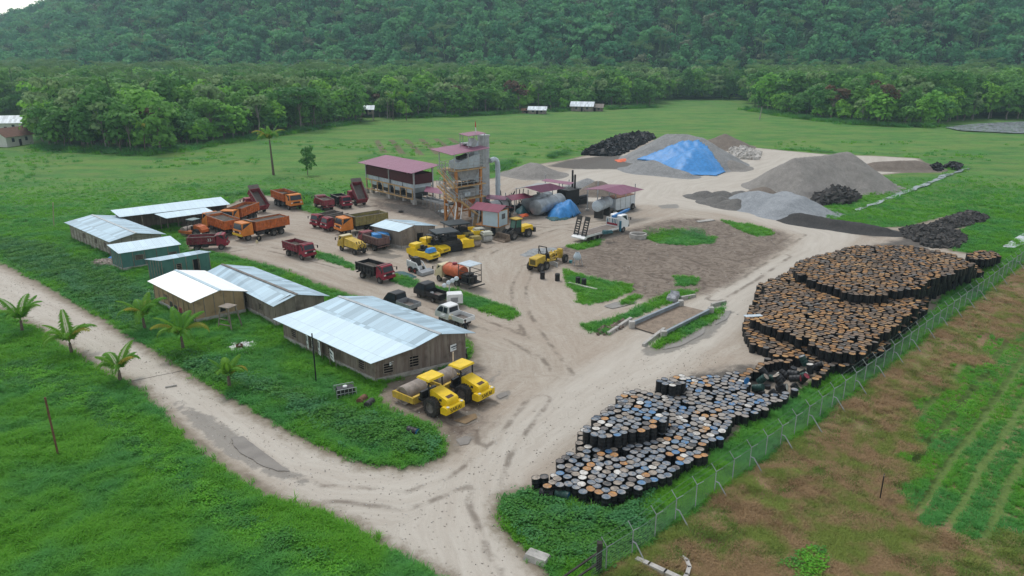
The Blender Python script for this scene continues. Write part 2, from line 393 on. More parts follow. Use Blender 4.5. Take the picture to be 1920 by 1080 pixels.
# --- outlines in photo pixels, unprojected onto the ground plane
YARD=[(-140,435),(0,490),(60,520),(130,560),(200,600),(250,632),(300,662),(360,700),(420,735),(480,770),(540,803),(600,832),(660,858),(700,868),(760,873),(800,866),(826,850),(830,830),(812,806),(790,792),(756,783),(722,768),(700,748),(722,718),(770,700),(835,690),(872,678),(884,660),(872,640),(840,618),(760,590),(690,566),(635,548),(590,532),(540,511),(480,492),(430,480),(395,472),(350,470),(345,440),(330,408),(300,392),(360,378),(430,384),(455,370),(500,366),(548,372),(560,392),(600,404),(622,402),(600,392),(584,384),(600,376),(680,372),(692,352),(760,340),(850,338),(925,334),(940,322),(975,312),(1060,300),(1100,290),(1150,278),(1220,262),(1290,264),(1360,266),(1420,277),(1480,283),(1560,290),(1640,292),(1725,297),(1745,312),(1720,322),(1640,330),(1668,350),(1600,366),(1545,385),(1530,402),(1565,416),(1640,427),(1700,424),(1760,408),(1800,400),(1855,410),(1800,432),(1812,450),(1790,470),(1850,480),(1868,496),(1840,512),(1775,545),(1755,580),(1700,630),(1640,672),(1560,692),(1500,742),(1440,775),(1375,825),(1310,878),(1265,905),(1195,940),(1150,962),(1090,952),(1030,935),(985,925),(955,935),(942,955),(948,985),(975,1015),(1010,1045),(1040,1075),(1060,1120),(1080,1240),(900,1240),(835,1100),(790,1072),(740,1045),(690,1018),(655,992),(620,975),(600,962),(560,958),(520,945),(480,925),(440,902),(400,875),(362,845),(325,808),(290,768),(262,738),(232,718),(190,700),(150,672),(100,640),(60,615),(20,595),(-140,520)]
yard_w=wp(YARD)
INNER=[[(591,470),(625,480),(664,496),(664,508),(640,499),(610,489),(590,483)],
 [(735,515),(760,519),(785,528),(784,541),(760,538),(737,528)],
 [(800,536),(850,541),(880,552),(925,567),(965,580),(972,592),(957,601),(925,592),(885,578),(850,566),(822,556)],
 [(1055,505),(1090,515),(1130,525),(1185,535),(1187,545),(1150,562),(1105,573),(1082,568),(1080,550),(1062,535)],
 [(1160,565),(1190,553),(1205,556),(1185,570),(1165,573)],
 [(1262,545),(1305,545),(1300,555),(1240,575),(1180,600),(1150,617),(1138,628),(1100,620),(1090,610),(1130,604),(1180,585),(1220,565)],
 [(1262,517),(1308,522),(1306,537),(1268,536)],
 [(1205,446),(1240,436),(1282,432),(1310,442),(1342,445),(1340,456),(1290,461),(1235,457)],
 [(1350,413),(1390,418),(1440,428),(1452,441),(1420,444),(1385,432)],
 [(1060,462),(1105,452),(1130,450),(1120,462),(1085,470)],
 [(1222,650),(1262,622),(1330,586),(1358,573),(1352,592),(1315,615),(1270,638),(1232,655)],
 [(1180,352),(1180,352.5),(1180.5,352)]]
MUD=[(985,478),(1050,462),(1110,455),(1180,428),(1240,413),(1300,408),(1350,413),(1430,424),(1478,436),(1488,452),(1462,474),(1420,502),(1365,540),(1320,552),(1270,560),(1220,572),(1190,560),(1130,530),(1075,512),(1060,500)]
MUD2=[(700,740),(735,715),(800,705),(870,685),(905,672),(915,690),(905,730),(925,790),(900,830),(850,850),(820,820),(790,792),(740,775)]
MUD3=[(690,372),(760,372),(830,385),(900,380),(960,395),(1010,400),(1015,410),(960,420),(900,440),(850,430),(780,410),(700,392)]
DARK=[[(1470,408),(1500,406),(1580,420),(1680,430),(1700,442),(1640,446),(1560,432),(1500,420)],[(1700,425),(1780,415),(1850,403),(1850,412),(1790,432),(1810,452),(1770,465),(1690,468),(1620,462),(1680,448)],[(1330,690),(1400,680),(1500,690),(1470,730),(1330,725),(1240,712)],[(960,385),(1090,375),(1195,385),(1200,398),(1060,410),(960,400)],[(700,378),(790,385),(860,410),(830,418),(740,398)],[(1000,935),(1060,915),(1165,950),(1160,965),(1080,955)],[(470,372),(552,380),(548,398),(470,392)],[(1060,300),(1150,290),(1210,300),(1180,318),(1080,318),(1020,312)]]
WET=[[(330,760),(380,770),(430,800),(480,840),(540,880),(610,912),(570,912),(500,890),(440,865),(395,830),(350,790)],[(1202,652),(1225,648),(1290,628),(1340,600),(1362,585),(1378,583),(1362,606),(1330,634),(1262,662),(1208,668)],[(905,722),(925,705),(950,685),(957,682),(940,700),(920,720),(905,728)],[(924,740),(958,730),(955,748),(930,753)],[(1160,590),(1180,588),(1176,600),(1165,603)],[(840,770),(895,770),(905,790),(860,800)],[(850,815),(885,812),(888,832),(855,838)],[(1232,385),(1270,382),(1275,390),(1240,392)],[(322,752),(345,752),(345,764),(325,764)],[(700,470),(760,480),(735,487),(690,478)]]
PALE=[(-140,430),(300,655),(600,830),(860,870),(960,760),(1100,680),(1300,560),(1480,470),(1500,440),(1350,400),(1220,385),(1000,380),(1000,340),(1250,262),(1760,285),(1760,320),(1480,400),(1620,430),(1560,500),(1420,600),(1250,720),(1050,850),(960,940),(1100,1240),(850,1240),(560,960),(200,700),(-140,530)]
TRK=[[(-140,480),(0,540),(150,610),(300,705),(430,800),(540,880),(640,910),(760,915),(860,880),(940,800),(1030,730)],[(960,1240),(925,1080),(880,980),(880,890),(940,800),(1030,730),(1110,680),(1190,625),(1310,575),(1400,520),(1510,470),(1530,440),(1440,405),(1330,392),(1220,372),(1250,345),(1380,320),(1480,290)],[(1060,700),(1030,640),(960,580),(900,500),(905,470),(850,440)],[(1030,640),(930,610),(800,560),(620,500),(480,465),(400,455)],[(1000,600),(960,540),(975,470),(1100,425),(1250,378)],[(1620,440),(1560,500),(1430,590),(1300,690),(1130,790),(1000,900)]]
def trackcoord(P):
    best=np.full(len(P),1e9); U=np.zeros(len(P)); S=np.zeros(len(P)); base=0
    for tr in TRK:
        T=wp(tr); cum=0
        for a,b in zip(T[:-1],T[1:]):
            e=b-a; L=np.hypot(*e); wv=P-a; t=np.clip((wv@e)/(L*L),0,1); d=wv-t[:,None]*e; dd=np.hypot(d[:,0],d[:,1])
            m=dd<best; best=np.where(m,dd,best); sg=np.sign(e[0]*wv[:,1]-e[1]*wv[:,0])
            U=np.where(m,sg*dd,U); S=np.where(m,cum+t*L,S); cum+=L
        base+=37
    return U,S
XN=np.arange(-160,172,1.0)
RUTS=[[(1070,468),(1150,481),(1235,486)],[(1062,480),(1140,492),(1215,494)],[(1300,470),(1380,486),(1450,470),(1500,440)],[(1340,560),(1410,520),(1470,480)],[(1060,705),(1010,640),(978,590),(972,540),(990,500)],[(1010,750),(935,850),(905,940),(940,1030),(1000,1100)],[(500,935),(640,925),(760,940),(860,905),(950,830)],[(905,850),(868,835),(880,790),(915,760)],[(1100,500),(1180,520),(1260,515)],[(640,500),(560,478),(480,462),(430,470)],[(900,480),(960,450),(1050,425),(1150,415)],[(780,560),(860,590),(940,620),(1010,660)],[(960,420),(1040,425),(1100,435)],[(330,770),(420,840),(520,905),(600,930)],[(1200,470),(1290,480),(1350,505)]]
def pdist0(L_,P):
    out=np.full(len(P),1e18)
    for a,b in zip(L_[:-1],L_[1:]):
        e=b-a; wv=P-a; t=np.clip((wv@e)/(e@e),0,1); d=wv-t[:,None]*e; out=np.minimum(out,(d**2).sum(1))
    return np.sqrt(out)
def gridmesh(xs,ys):
    X,Y=np.meshgrid(xs,ys); nx=len(xs); ny=len(ys)
    i=np.arange(nx*ny).reshape(ny,nx)
    F=np.stack([i[:-1,:-1],i[:-1,1:],i[1:,1:],i[1:,:-1]],-1).reshape(-1,4)
    return np.stack([X.ravel(),Y.ravel()],1),F
# fence line, used by ground too
FENCE=[(1108,1096),(1150,1066),(1206,1031),(1253,991),(1300,957),(1340,928),(1440,856),(1570,758),(1665,685),(1760,612),(1850,545),(1925,487),(1990,440)]
fence_w=wp(FENCE)
DRYF=[(1108,1100),(1150,1068),(1206,1033),(1253,994),(1300,960),(1340,932),(1440,862),(1570,765),(1665,692),(1760,618),(1850,550),(1925,492),(1990,445),(2060,420),(2200,500),(2200,1300),(1100,1300)]
ROWF=[(1980,570),(1800,680),(1700,760),(1640,840),(1700,930),(1800,1000),(1990,1060),(2200,1000),(2200,500)]
PLOT=[(700,262),(860,258),(885,282),(800,292),(690,285)]
def hummock(P,d):
    k=np.clip((-d-1.2)/3,0,1)
    far=np.clip((np.hypot(P[:,0],P[:,1])-140)/60,0,1)
    a=.45*(fbm(P[:,0]*.22,P[:,1]*.22,3)-.47)*(1-far*.5)+.25*(fbm(P[:,0]*.7,P[:,1]*.7,5)-.47)*(1-far)
    return k*a
dry_w=wp(DRYF)
def pdist(L_,P):
    out=np.full(len(P),1e18)
    for a,b in zip(L_[:-1],L_[1:]):
        e=b-a; wv=P-a; t=np.clip((wv@e)/(e@e),0,1); d=wv-t[:,None]*e; out=np.minimum(out,(d**2).sum(1))
    return np.sqrt(out)
def ground_z(P):
    d=sdf(yard_w,P); z=hummock(P,d)
    dd=np.where(sdf(dry_w,P)>0,pdist(fence_w,P),-1)   # shallow ditch running along the outer side of the fence
    z=z+np.where(dd>0,-.55*np.exp(-((dd-7.0)/2.2)**2)+.18*np.exp(-((dd-1.0)/1.2)**2),0)*np.clip(dd/.6,0,1)
    # dip of the planted gully between road and sheds
    return z
GM=ground_material(); DM=dirt_material()
xs=np.concatenate([[-4000,-2500,-1500,-900,-600,-420,-320,-260,-220,-190],XN,[190,215,250,300,380,520,800,1400,2500,4000]])
ys=np.concatenate([[-300,-100,-30,0,12],np.arange(20,300,1.0),[305,315,330,350,380,430,520,700,1000,1600,2600,5000]])
P,F=gridmesh(xs,ys)
z=ground_z(P)-.02
near=sdf(yard_w,P); 
row_d=sdf(wp(ROWF),P)
V=np.column_stack([P,z]); 
cen=at(2300,1010); rowc=pdist(np.array([[fence_w[0][0],fence_w[0][1]-40],fence_w[0],fence_w[6],[fence_w[-1][0]+60,fence_w[-1][1]+70]]),P)
ground=npmesh('ground',V,F,GM,attrs={'dry':np.clip(sdf(dry_w,P),-5,5),'rowm':np.clip(row_d,-4,6),'row':rowc,'plot':np.clip(sdf(wp(PLOT),P),-3,6)},smooth=True)
tag(ground,kind='structure')
# yard / road sheets
P,F=gridmesh(np.arange(-160,140,.7),np.arange(18,262,.7))
e=sdf(yard_w,P)
keep=(e[F]>-1.1).any(1); F=F[keep]
A={'e':np.clip(e,-3,6)}
A['mud']=np.clip(np.maximum.reduce([sdf(wp(m),P) for m in (MUD,MUD2,MUD3)]),-6,6)
A['grass']=np.clip(np.maximum.reduce([sdf(wp(m),P) for m in INNER]),-3,3)
A['dark']=np.clip(np.maximum.reduce([sdf(wp(m),P) for m in DARK]),-5,5)
A['wet']=np.clip(np.maximum.reduce([sdf(wp(m),P) for m in WET]),-3,3)
A['pale']=np.clip(sdf(wp(PALE),P),-4,4)
A['u'],A['s']=trackcoord(P)
A['rut']=np.minimum.reduce([pdist0(wp(t),P) for t in RUTS]+[np.full(len(P),5.)])
zz=.012+.05*(fbm(P[:,0]*.35,P[:,1]*.35,9)-.47)*np.clip(e/2,0,1)
zz=np.where(e<0,-.004*np.clip(-e,0,1)+.004,zz)
g_in=A['grass']; zz=zz+np.clip(g_in,0,1.5)*.08
cenx=P[F].mean(1)
ROADPOLY=wp([(-200,380),(0,470),(300,645),(600,815),(760,900),(815,1000),(900,1300),(-200,1300)])
isroad=sdf(ROADPOLY,cenx)>0
def sub(name,mask):
    f=F[mask]; u,inv=np.unique(f,return_inverse=True); f=inv.reshape(-1,4)
    o=npmesh(name,np.column_stack([P[u],zz[u]]),f,DM,attrs={k:v[u] for k,v in A.items()},smooth=True)
    return tag(o,kind='structure')
sub('road',isroad); sub('yard',~isroad)
# --- water
gw=N('muddy_water'); WATM=gw.fin(gw.mix(gw.ramp(gw.noise(.6,4,.6,gw.pos()),.35,.65),(.22,.195,.165),(.17,.148,.124)),.16)
gw=N('clear_ditch_water'); gw.bump(gw.noise(3,3,.5,gw.pos()),.15,.02); DITW=gw.fin(gw.mix(gw.ramp(gw.noise(.5,6,.75,gw.pos()),.40,.52),(.14,.17,.15),(.50,.54,.57)),.08)  # pale patches paint the sky's reflection into the water colour
gw=N('ochre_puddle_water'); OCH=gw.fin((.23,.165,.105),.16)
def jag(poly,amp=.25,n=4,seed=1):
    poly=np.asarray(poly); out=[]; r=np.random.default_rng(seed)
    for i in range(len(poly)):
        a=poly[i]; b=poly[(i+1)%len(poly)]; e=b-a; nn=np.array([-e[1],e[0]])/max(np.hypot(*e),1e-6)
        for k in range(n): 
            t=k/n; out.append(a+e*t+nn*r.normal()*amp*(0 if k==0 else 1))
    return np.array(out)
def flat(name,px,m,z=.05,amp=.15,kind='structure',n=4):
    w_=jag(wp(px),amp*.5,n)
    for _ in range(2): nx_=np.roll(w_,-1,0); w_=np.stack([w_*.75+nx_*.25,w_*.25+nx_*.75],1).reshape(-1,2)
    b=MB(); b.poly([(x,y,z) for x,y in w_])
    o=b.build(name,m); tag(o,kind=kind); return o
flat('puddle',[(432,822),(455,818),(480,838),(520,868),(545,885),(520,884),(480,868),(450,850)],WATM,.055,.12)
flat('puddle',[(1262,645),(1290,632),(1325,612),(1318,628),(1275,650),(1240,657)],WATM,.055,.1)
flat('puddle',[(1345,598),(1355,584),(1372,583),(1362,600),(1340,610)],WATM,.055,.08)
flat('puddle',[(850,790),(868,782),(892,776),(895,785),(872,796)],OCH,.055,.1)
flat('puddle',[(855,826),(872,818),(884,822),(878,834),(862,836)],WATM,.055,.08)
flat('puddle',[(1132,575),(1150,568),(1180,565),(1195,568),(1170,575),(1148,580)],WATM,.08,.08)
flat('puddle',[(820,396),(836,392),(842,396),(830,400)],DITW,.055,.05)
flat('puddle',[(930,742),(950,735),(952,742),(936,749)],WATM,.055,.05)
flat('stream',[(1602,395),(1640,381.5),(1690,360.5),(1740,341.5),(1775,326.5),(1812,315.5),(1816,318),(1785,329),(1745,345),(1700,363.5),(1650,382.5),(1612,395.5)],DITW,.14,.9,n=6)
flat('stream',[(1880,465),(1893,455),(1918,440),(1990,405),(2000,420),(1925,458),(1900,467)],DITW,.2,.3,n=5)
flat('pond',[(1770,240),(1830,233),(1990,226),(1990,252),(1900,251),(1800,246)],DITW,.3,.6,n=3)
# --- hills
def hill_h(X,Y):
    az=X/np.maximum(Y,1)
    base=520-18*np.sin(X*.006)-25*np.sin(X*.0023+1)
    t=np.clip((Y-base)/430,0,1.6)
    k=np.interp(az,[-.95,-.72,-.66,-.60,-.54,-.45,-.3,0,.25,.5,.9],[26,40,52,68,92,132,170,178,190,185,170])
    prof=np.where(t<1,t**1.08*(1.25-.25*t),1+0*t)
    h=k*prof*1.0
    lump=(fbm(X*.007+3,Y*.009,11,4)-.47)*70*np.clip(t*2.5,0,1)*np.clip((k-20)/120,.15,1)
    return np.where(Y>base,h+lump*np.where(t<1,1,.4),0)-np.where(Y<=base,2.0,0)
P,F=gridmesh(np.arange(-1300,1301,16.),np.concatenate([np.arange(430,1100,14.),[1150,1250,1400]]))
hz=hill_h(P[:,0],P[:,1])
gh=N('forest_floor'); FLOOR=gh.fin(gh.mix(gh.ramp(gh.noise(.05,5,.7,gh.pos()),.35,.65),(.012,.035,.014),(.03,.07,.022)),1)
tag(npmesh('hills',np.column_stack([P,hz]),F,FLOOR,smooth=True),kind='structure')
# --- heaps of gravel, height field from ridge points
def heapmesh(name,ridge,slope,mats,res=.45,rough=.12,seed=1,lump=.0,ybase=0.0,label=None,cat='gravel pile',group=None,kind=None,retf=False):
    pts=[]
    for (px,py,h) in ridge: q=at(px,py); pts.append((q.x,q.y,h))
    def hf(X,Y):
        Z=np.full(X.shape,-1e9)
        wxx=X+.5*(fbm(X*.35,Y*.35,seed)-.47)*2; wyy=Y+.5*(fbm(X*.35+9,Y*.35,seed+2)-.47)*2
        for i,(a,b,h) in enumerate(pts):
            segs=[(a,b,h)] if i==0 else [(pts[i-1][0]*(1-t)+a*t,pts[i-1][1]*(1-t)+b*t,pts[i-1][2]*(1-t)+h*t) for t in (.2,.4,.6,.8,1)]
            if ridge[i][2]<0: continue
            for (q,r_,hh) in segs:
                d=np.sqrt((wxx-q)**2+(wyy-r_)**2+.25)-.5
                cz=hh-slope*d; k=.25
                Z=np.maximum(Z,cz)+0*k
        # foot flattens out
        Z=np.where(Z<.6,.6*np.exp((Z-.6)/.6)-.12,Z)
        Z=Z+rough*(fbm(X*1.1,Y*1.1,seed+4)-.47)*np.clip(Z,0,1)+lump*(fbm(X*.45,Y*.45,seed+8)-.47)*np.clip(Z,0,1)
        return Z
    A=np.array([[a,b,h] for a,b,h in pts]); r=A[:,2].max()/slope+1.6
    xs_=np.arange(A[:,0].min()-r,A[:,0].max()+r,res); ys_=np.arange(A[:,1].min()-r,A[:,1].max()+r,res)
    P,F=gridmesh(xs_,ys_); Z=hf(P[:,0],P[:,1]); keep=(Z[F]>-.05).any(1)
    f=F[keep]; u,inv=np.unique(f,return_inverse=True)
    o=npmesh(name,np.column_stack([P[u],np.maximum(Z[u],-.06)]),inv.reshape(-1,4),mats,smooth=True)
    tag(o,label,cat,group,kind)
    return (o,hf) if retf else o
def gravelmat(name,a,b,fine=7):
    g=N(name); p=g.pos(); n=g.noise(fine,5,.8,p); n2=g.noise(.5,5,.65,p)
    rn=g.noise(1.0,4,.6,g.scale(p,1.4,1.4,.15))
    c=g.mix(g.ramp(n,.35,.65),a,b); c=g.mix(g.math('MULTIPLY',g.ramp(n2,.4,.65),.4),c,tuple(x*.8 for x in a))
    c=g.mix(g.math('MULTIPLY',g.ramp(rn,.45,.7),.25),c,tuple(x*1.2 for x in b)); g.bump(g.math('ADD',n,rn),.8,.10); return g.fin(c,.95)
G_TAN=gravelmat('sand_gravel',(.18,.165,.15),(.31,.29,.265))
G_GREY=gravelmat('crushed_grey_stone',(.165,.165,.165),(.33,.33,.325))
G_BLUE=gravelmat('blue_grey_chippings',(.20,.215,.23),(.36,.375,.39))
G_DARK=gravelmat('dark_gravel',(.09,.085,.08),(.20,.19,.175))
G_BLK=gravelmat('asphalt_millings',(.025,.024,.024),(.075,.07,.066))
G_EARTH=gravelmat('brown_earth',(.13,.105,.085),(.24,.20,.165))
heapmesh('gravel_pile',[(1606,345,4.2),(1580,346,6.9),(1555,347,6.5),(1530,349,6.3),(1488,352,6.2),(1500,363,3.0)],.66,G_TAN,seed=3,label='largest grey tan gravel pile, right of the pale haul road',cat='gravel pile',group='gravel piles in the yard')
GR='gravel piles in the yard'
heapmesh('gravel_pile',[(1392,382,2.0),(1420,386,2.8),(1455,392,2.6),(1480,402,2.6),(1500,396,2.6),(1470,378,2.0)],.50,G_BLUE,seed=5,lump=.5,label='pale blue grey chippings pile in front of the largest gravel pile',group=GR)
for i,(a,b,h,lb) in enumerate([(1318,369,1.3,'small dark gravel mound at the left end of the low row by the haul road'),(1352,369,1.3,'small dark gravel mound behind the low row by the haul road'),(1344,380,1.4,'small dark gravel mound in the middle of the low row by the haul road'),(1372,386,1.5,'small dark gravel mound at the foot of the blue grey chippings'),(1385,371,1.5,'dark gravel mound behind the pale blue grey chippings'),(1425,366,1.8,'brownish gravel mound between the chippings and the largest pile')]):
    heapmesh('gravel_mound',[(a-6,b,h*.8),(a+6,b+1,h)],.5,G_DARK if i<5 else G_EARTH,seed=20+i,label=lb,group='low gravel mounds')
tp,tpf=heapmesh('gravel_pile',[(1232,298,4.4),(1250,299,6.6),(1284,303,6.9),(1312,306,6.4),(1335,312,4.0),(1300,316,4.6)],.58,G_GREY,seed=7,label='tall grey gravel pile half covered by the big blue tarpaulin',group=GR,retf=True)
heapmesh('gravel_pile',[(1370,316,2.0),(1388,314,1.0)],.5,G_TAN,seed=9,label='low tan gravel spread to the right of the tarpaulin covered pile',group=GR)
heapmesh('gravel_pile',[(1205,318,1.9),(1222,320,2.5),(1240,323,1.9),(1285,331,1.0)],.42,G_GREY,seed=8,label='low grey gravel pile in front of the blue tarpaulin',group=GR)
heapmesh('gravel_pile',[(996,326,2.6),(1006,328,2.6)],.42,G_TAN,seed=12,label='lone conical sand pile on the yard right behind the tower',group=GR)
heapmesh('gravel_pile',[(1102,352,2.0),(1106,353,1.9)],.5,G_GREY,seed=13,label='pale grey gravel pile behind the flat purple roof',group=GR)
heapmesh('gravel_pile',[(1120,362,2.4),(1126,362,2.4)],.62,G_EARTH,seed=14,label='small brown gravel pile behind the fuel shed roof',group=GR)
heapmesh('gravel_pile',[(1345,274,2.8),(1358,275,3.6),(1375,279,2.0),(1400,282,1.0)],.45,G_EARTH,seed=15,lump=.6,label='brown earth pile behind the tarpaulin covered gravel',group=GR)
heapmesh('earth_bank',[(1640,316,1.6),(1680,317,2.0),(1715,316,2.0),(1735,314,1.2)],.45,G_EARTH,seed=16,label='long brown earth bank at the far right edge of the yard',cat='earth bank')
heapmesh('millings_bank',[(1478,409,.8),(1500,413,1.3),(1560,423,1.1),(1610,430,1.1),(1655,436,.8)],.42,G_BLK,seed=17,label='long black asphalt millings bank beside the haul road',cat='asphalt bank')
# chunk heaps
def chunks(name,poly,n,s,m,hf,label,cat,seed=1,flatk=.6,kind=None,group=None):
    r=np.random.default_rng(seed); W=wp(poly); lo=W.min(0); hi=W.max(0); c=r.uniform(lo,hi,(n*6,2)); d=sdf(W,c); c=c[d>0][:n]; d=d[d>0][:n]
    base=np.array([(-1,-1,-1),(1,-1,-1),(1,1,-1),(-1,1,-1),(-1,-1,1),(1,-1,1),(1,1,1),(-1,1,1)],float)
    fc=np.array([(0,3,2,1),(4,5,6,7),(0,1,5,4),(1,2,6,5),(2,3,7,6),(3,0,4,7)])
    V=[];F=[]
    for i,(p,dd) in enumerate(zip(c,d)):
        q=base*r.uniform(.5,1.2,(8,3))*s*np.array([1,r.uniform(.6,1),flatk])*.5*r.uniform(.5,1.5)
        M=np.array(Matrix.Rotation(r.uniform(0,6.28),3,'Z')@Matrix.Rotation(r.normal()*.5,3,'X')@Matrix.Rotation(r.normal()*.5,3,'Y'))
        q=q@M.T; z=hf(dd)*r.uniform(.5,1.05)+s*.1; V.append(q+[p[0],p[1],z]); F.append(fc+8*i)
    o=npmesh(name,np.concatenate(V),np.concatenate(F),m); tag(o,label,cat,group,kind); return o
CHK=mk('broken_asphalt',(.055,.052,.05),.9,.5,.5,(.2,.17,.14),.8); BLKR=mk('black_rubber',(.012,.012,.013),.6,.4)
RUB=mk('pale_rubble',(.5,.47,.43),.9,.3); WHR=mk('white_litter',(.75,.74,.72),.8,.2); BRR=mk('brown_rubble',(.20,.15,.12),.9,.4)
chunks('rubble_heap',[(1690,432),(1720,426),(1780,430),(1815,448),(1790,466),(1740,464),(1700,446)],900,.75,CHK,lambda d:np.minimum(d*.35,1.3),'low heap of broken black asphalt slabs above the rusty drums','rubble heap',1,kind='stuff')
chunks('rubble_heap',[(1738,425),(1790,405),(1812,400),(1855,409),(1840,418),(1790,428)],600,.7,CHK,lambda d:np.minimum(d*.4,1.5),'heap of broken black asphalt reaching out onto the grass at right','rubble heap',2,kind='stuff')
chunks('rubble_heap',[(1525,376),(1560,360),(1590,362),(1608,372),(1588,382),(1545,386)],260,1.5,BLKR if False else CHK,lambda d:np.minimum(d*.5,1.7),'heap of crumpled dark asphalt sheets at the foot of the largest gravel pile','rubble heap',3,.35,kind='stuff')
chunks('tyre_heap',[(1090,291),(1120,276),(1165,262),(1210,256),(1228,258),(1195,275),(1160,292),(1120,293)],1500,1.3,BLKR,lambda d:np.minimum(d*.55,2.6),'long black heap of scrap rubber left of the tall gravel','scrap heap',4,kind='stuff')
chunks('scrap_heap',[(1738,318),(1750,312),(1766,314),(1760,321)],60,1.2,BLKR,lambda d:np.minimum(d*.4,1),'small black scrap heap at the end of the earth bank','scrap heap',5,kind='stuff')
chunks('scrap_heap',[(1770,315),(1785,308),(1803,311),(1795,319)],70,1.2,BLKR,lambda d:np.minimum(d*.4,1),'small black scrap heap where the ditch ends','scrap heap',6,kind='stuff')
chunks('rubble_heap',[(1365,283),(1395,280),(1425,288),(1420,300),(1385,298)],420,1.1,RUB,lambda d:np.minimum(d*.3,1.2),'pale rock rubble right of the brown earth pile','rubble heap',7,kind='stuff')
chunks('litter_heap',[(428,650),(455,640),(480,646),(480,656),(450,665),(432,662)],120,.35,WHR,lambda d:np.minimum(d*.3,.5),'white litter heap on the grass in front of the tan hut','litter heap',8,kind='stuff')
chunks('litter_heap',[(250,548),(268,543),(292,547),(290,555),(262,556)],80,.3,WHR,lambda d:np.minimum(d*.3,.35),'white litter heap on the grass left of the white roof','litter heap',9,kind='stuff')
chunks('litter_heap',[(172,492),(225,485),(222,496),(180,499)],220,.45,mk('mixed_litter',(.36,.30,.26),.9,.5),lambda d:np.minimum(d*.2,.3),'mixed litter at the corner of the green walled shed','litter heap',10,kind='stuff')
chunks('stones',[(640,668),(900,655),(1000,900),(700,1040),(500,930),(330,770),(600,850)],500,.08,RUB,lambda d:d*0,'loose pale stones on the dirt','stones',11,kind='stuff')
chunks('stones',[(1000,470),(1460,430),(1430,600),(1150,640),(1060,560)],160,.12,CONC,lambda d:d*0,'loose pale stones on the mud flat','stones',12,kind='stuff')
chunks('litter_heap',[(1110,622),(1150,608),(1180,600),(1160,620),(1125,632)],40,.5,BRR,lambda d:d*0+.05,'scattered timber scraps beside the bridge ramp','litter heap',13,kind='stuff')
chunks('stones',[(0,500),(300,670),(600,850),(850,890),(1010,760),(1150,690),(1300,640),(1380,690),(1100,860),(960,1080),(840,1080),(600,950),(280,740),(0,580)],2200,.085,mk('grey_stone',(.40,.36,.31),.9,.4),lambda d:d*0,'small loose stones strewn over the dirt roads','stones',14,kind='stuff')
# tarpaulin over the gravel
P,F=gridmesh(np.arange(at(1180,300).x-2,at(1370,300).x+4,.45),np.arange(at(1300,330).y-4,at(1300,290).y+3,.45))
Z=tpf(P[:,0],P[:,1]); Z=np.maximum(Z,.02)+.15
fold=.16*np.abs(np.sin(P[:,0]*1.6+P[:,1]*.5+2*fbm(P[:,0]*.3,P[:,1]*.3,2)))*np.clip(Z/3,0.3,1)+.2*(fbm(P[:,0]*.8,P[:,1]*.8,5)-.4)
Z=Z+fold; V=np.column_stack([P,Z]); px=prn(V)
m=sdf([(1188,300),(1235,281),(1280,262),(1312,262),(1330,275),(1344,298),(1362,322),(1345,329),(1308,328),(1276,326),(1255,318),(1225,304)],px)
k=(m[F]>0).all(1); f=F[k]; u,inv=np.unique(f,return_inverse=True)
o=npmesh('tarpaulin',V[u],inv.reshape(-1,4),TRPB,smooth=True); tag(o,'big bright blue tarpaulin draped over the tall grey gravel pile','tarpaulin')
sm=o.modifiers.new('solid','SOLIDIFY'); sm.thickness=.05
def crumple(name,px,h,m,label,cat='tarpaulin',seed=1,res=.25,extra=None):
    W=wp(px); lo=W.min(0)-.5; hi=W.max(0)+.5; P,F=gridmesh(np.arange(lo[0],hi[0],res),np.arange(lo[1],hi[1],res))
    d=sdf(W,P)+.5*(fbm(P[:,0]*1.2,P[:,1]*1.2,seed)-.47); Z=h*np.clip(d/1.6,0,1)**.7*(.35+1.1*fbm(P[:,0]*.5,P[:,1]*.5,seed+3))+.25*(fbm(P[:,0]*2,P[:,1]*2,seed+5)-.3)*np.clip(d,0,1)
    k=(d[F]>-.15).all(1); f=F[k]; u,inv=np.unique(f,return_inverse=True)
    o=npmesh(name,np.column_stack([P[u],np.maximum(Z[u],0)+.03]),inv.reshape(-1,4),m,smooth=True); return tag(o,label,cat)
crumple('tarpaulin',[(1152,300),(1185,296),(1190,301),(1160,305)],.3,TRPO,'orange tarpaulin lying on the ground left of the blue tarpaulin',seed=3)
crumple('tarpaulin',[(1026,400),(1045,394),(1080,392),(1090,401),(1075,408),(1050,413),(1030,410)],2.0,TRPB,'crumpled blue tarpaulin heap in front of the silver tank shed',seed=4)
crumple('tarpaulin',[(1020,408),(1045,406),(1085,404),(1060,413),(1035,415)],.5,TRPG,'flat dark green sheet spread before the crumpled blue tarpaulin',seed=14)
crumple('tarpaulin',[(966,398),(985,395),(992,401),(975,404)],1.6,TRPG,'small dark green tarpaulin bundle by the control cabin',seed=5)
crumple('tarpaulin',[(972,403),(990,401),(992,406),(978,408)],.6,TRPO,'small orange red tarpaulin next to the green bundle',seed=6)
crumple('tarpaulin',[(741,510),(760,509),(781,520),(770,523),(748,517)],.45,TRPG,'crumpled dark green tarpaulin on the grass strip by the skid steer',seed=7)
crumple('tarpaulin',[(199,487),(212,481),(222,486),(212,493)],1.1,TRPB,'small blue tarpaulin beside the concrete walled shed',seed=8)
crumple('sheet',[(975,478),(1000,466),(1040,464),(1050,470),(1010,478),(985,482)],.12,mk('grey_plastic_sheet',(.26,.27,.27),.7,.4),'flat grey plastic sheet on the ground behind the motor grader','plastic sheet',seed=9)
crumple('sheet',[(830,682),(845,674),(858,676),(864,686),(846,691),(832,690)],.6,mk('white_plastic_sheet',(.62,.66,.68),.6,.25),'crumpled white plastic sheet by the corner of the big shed','plastic sheet',seed=10,res=.15)
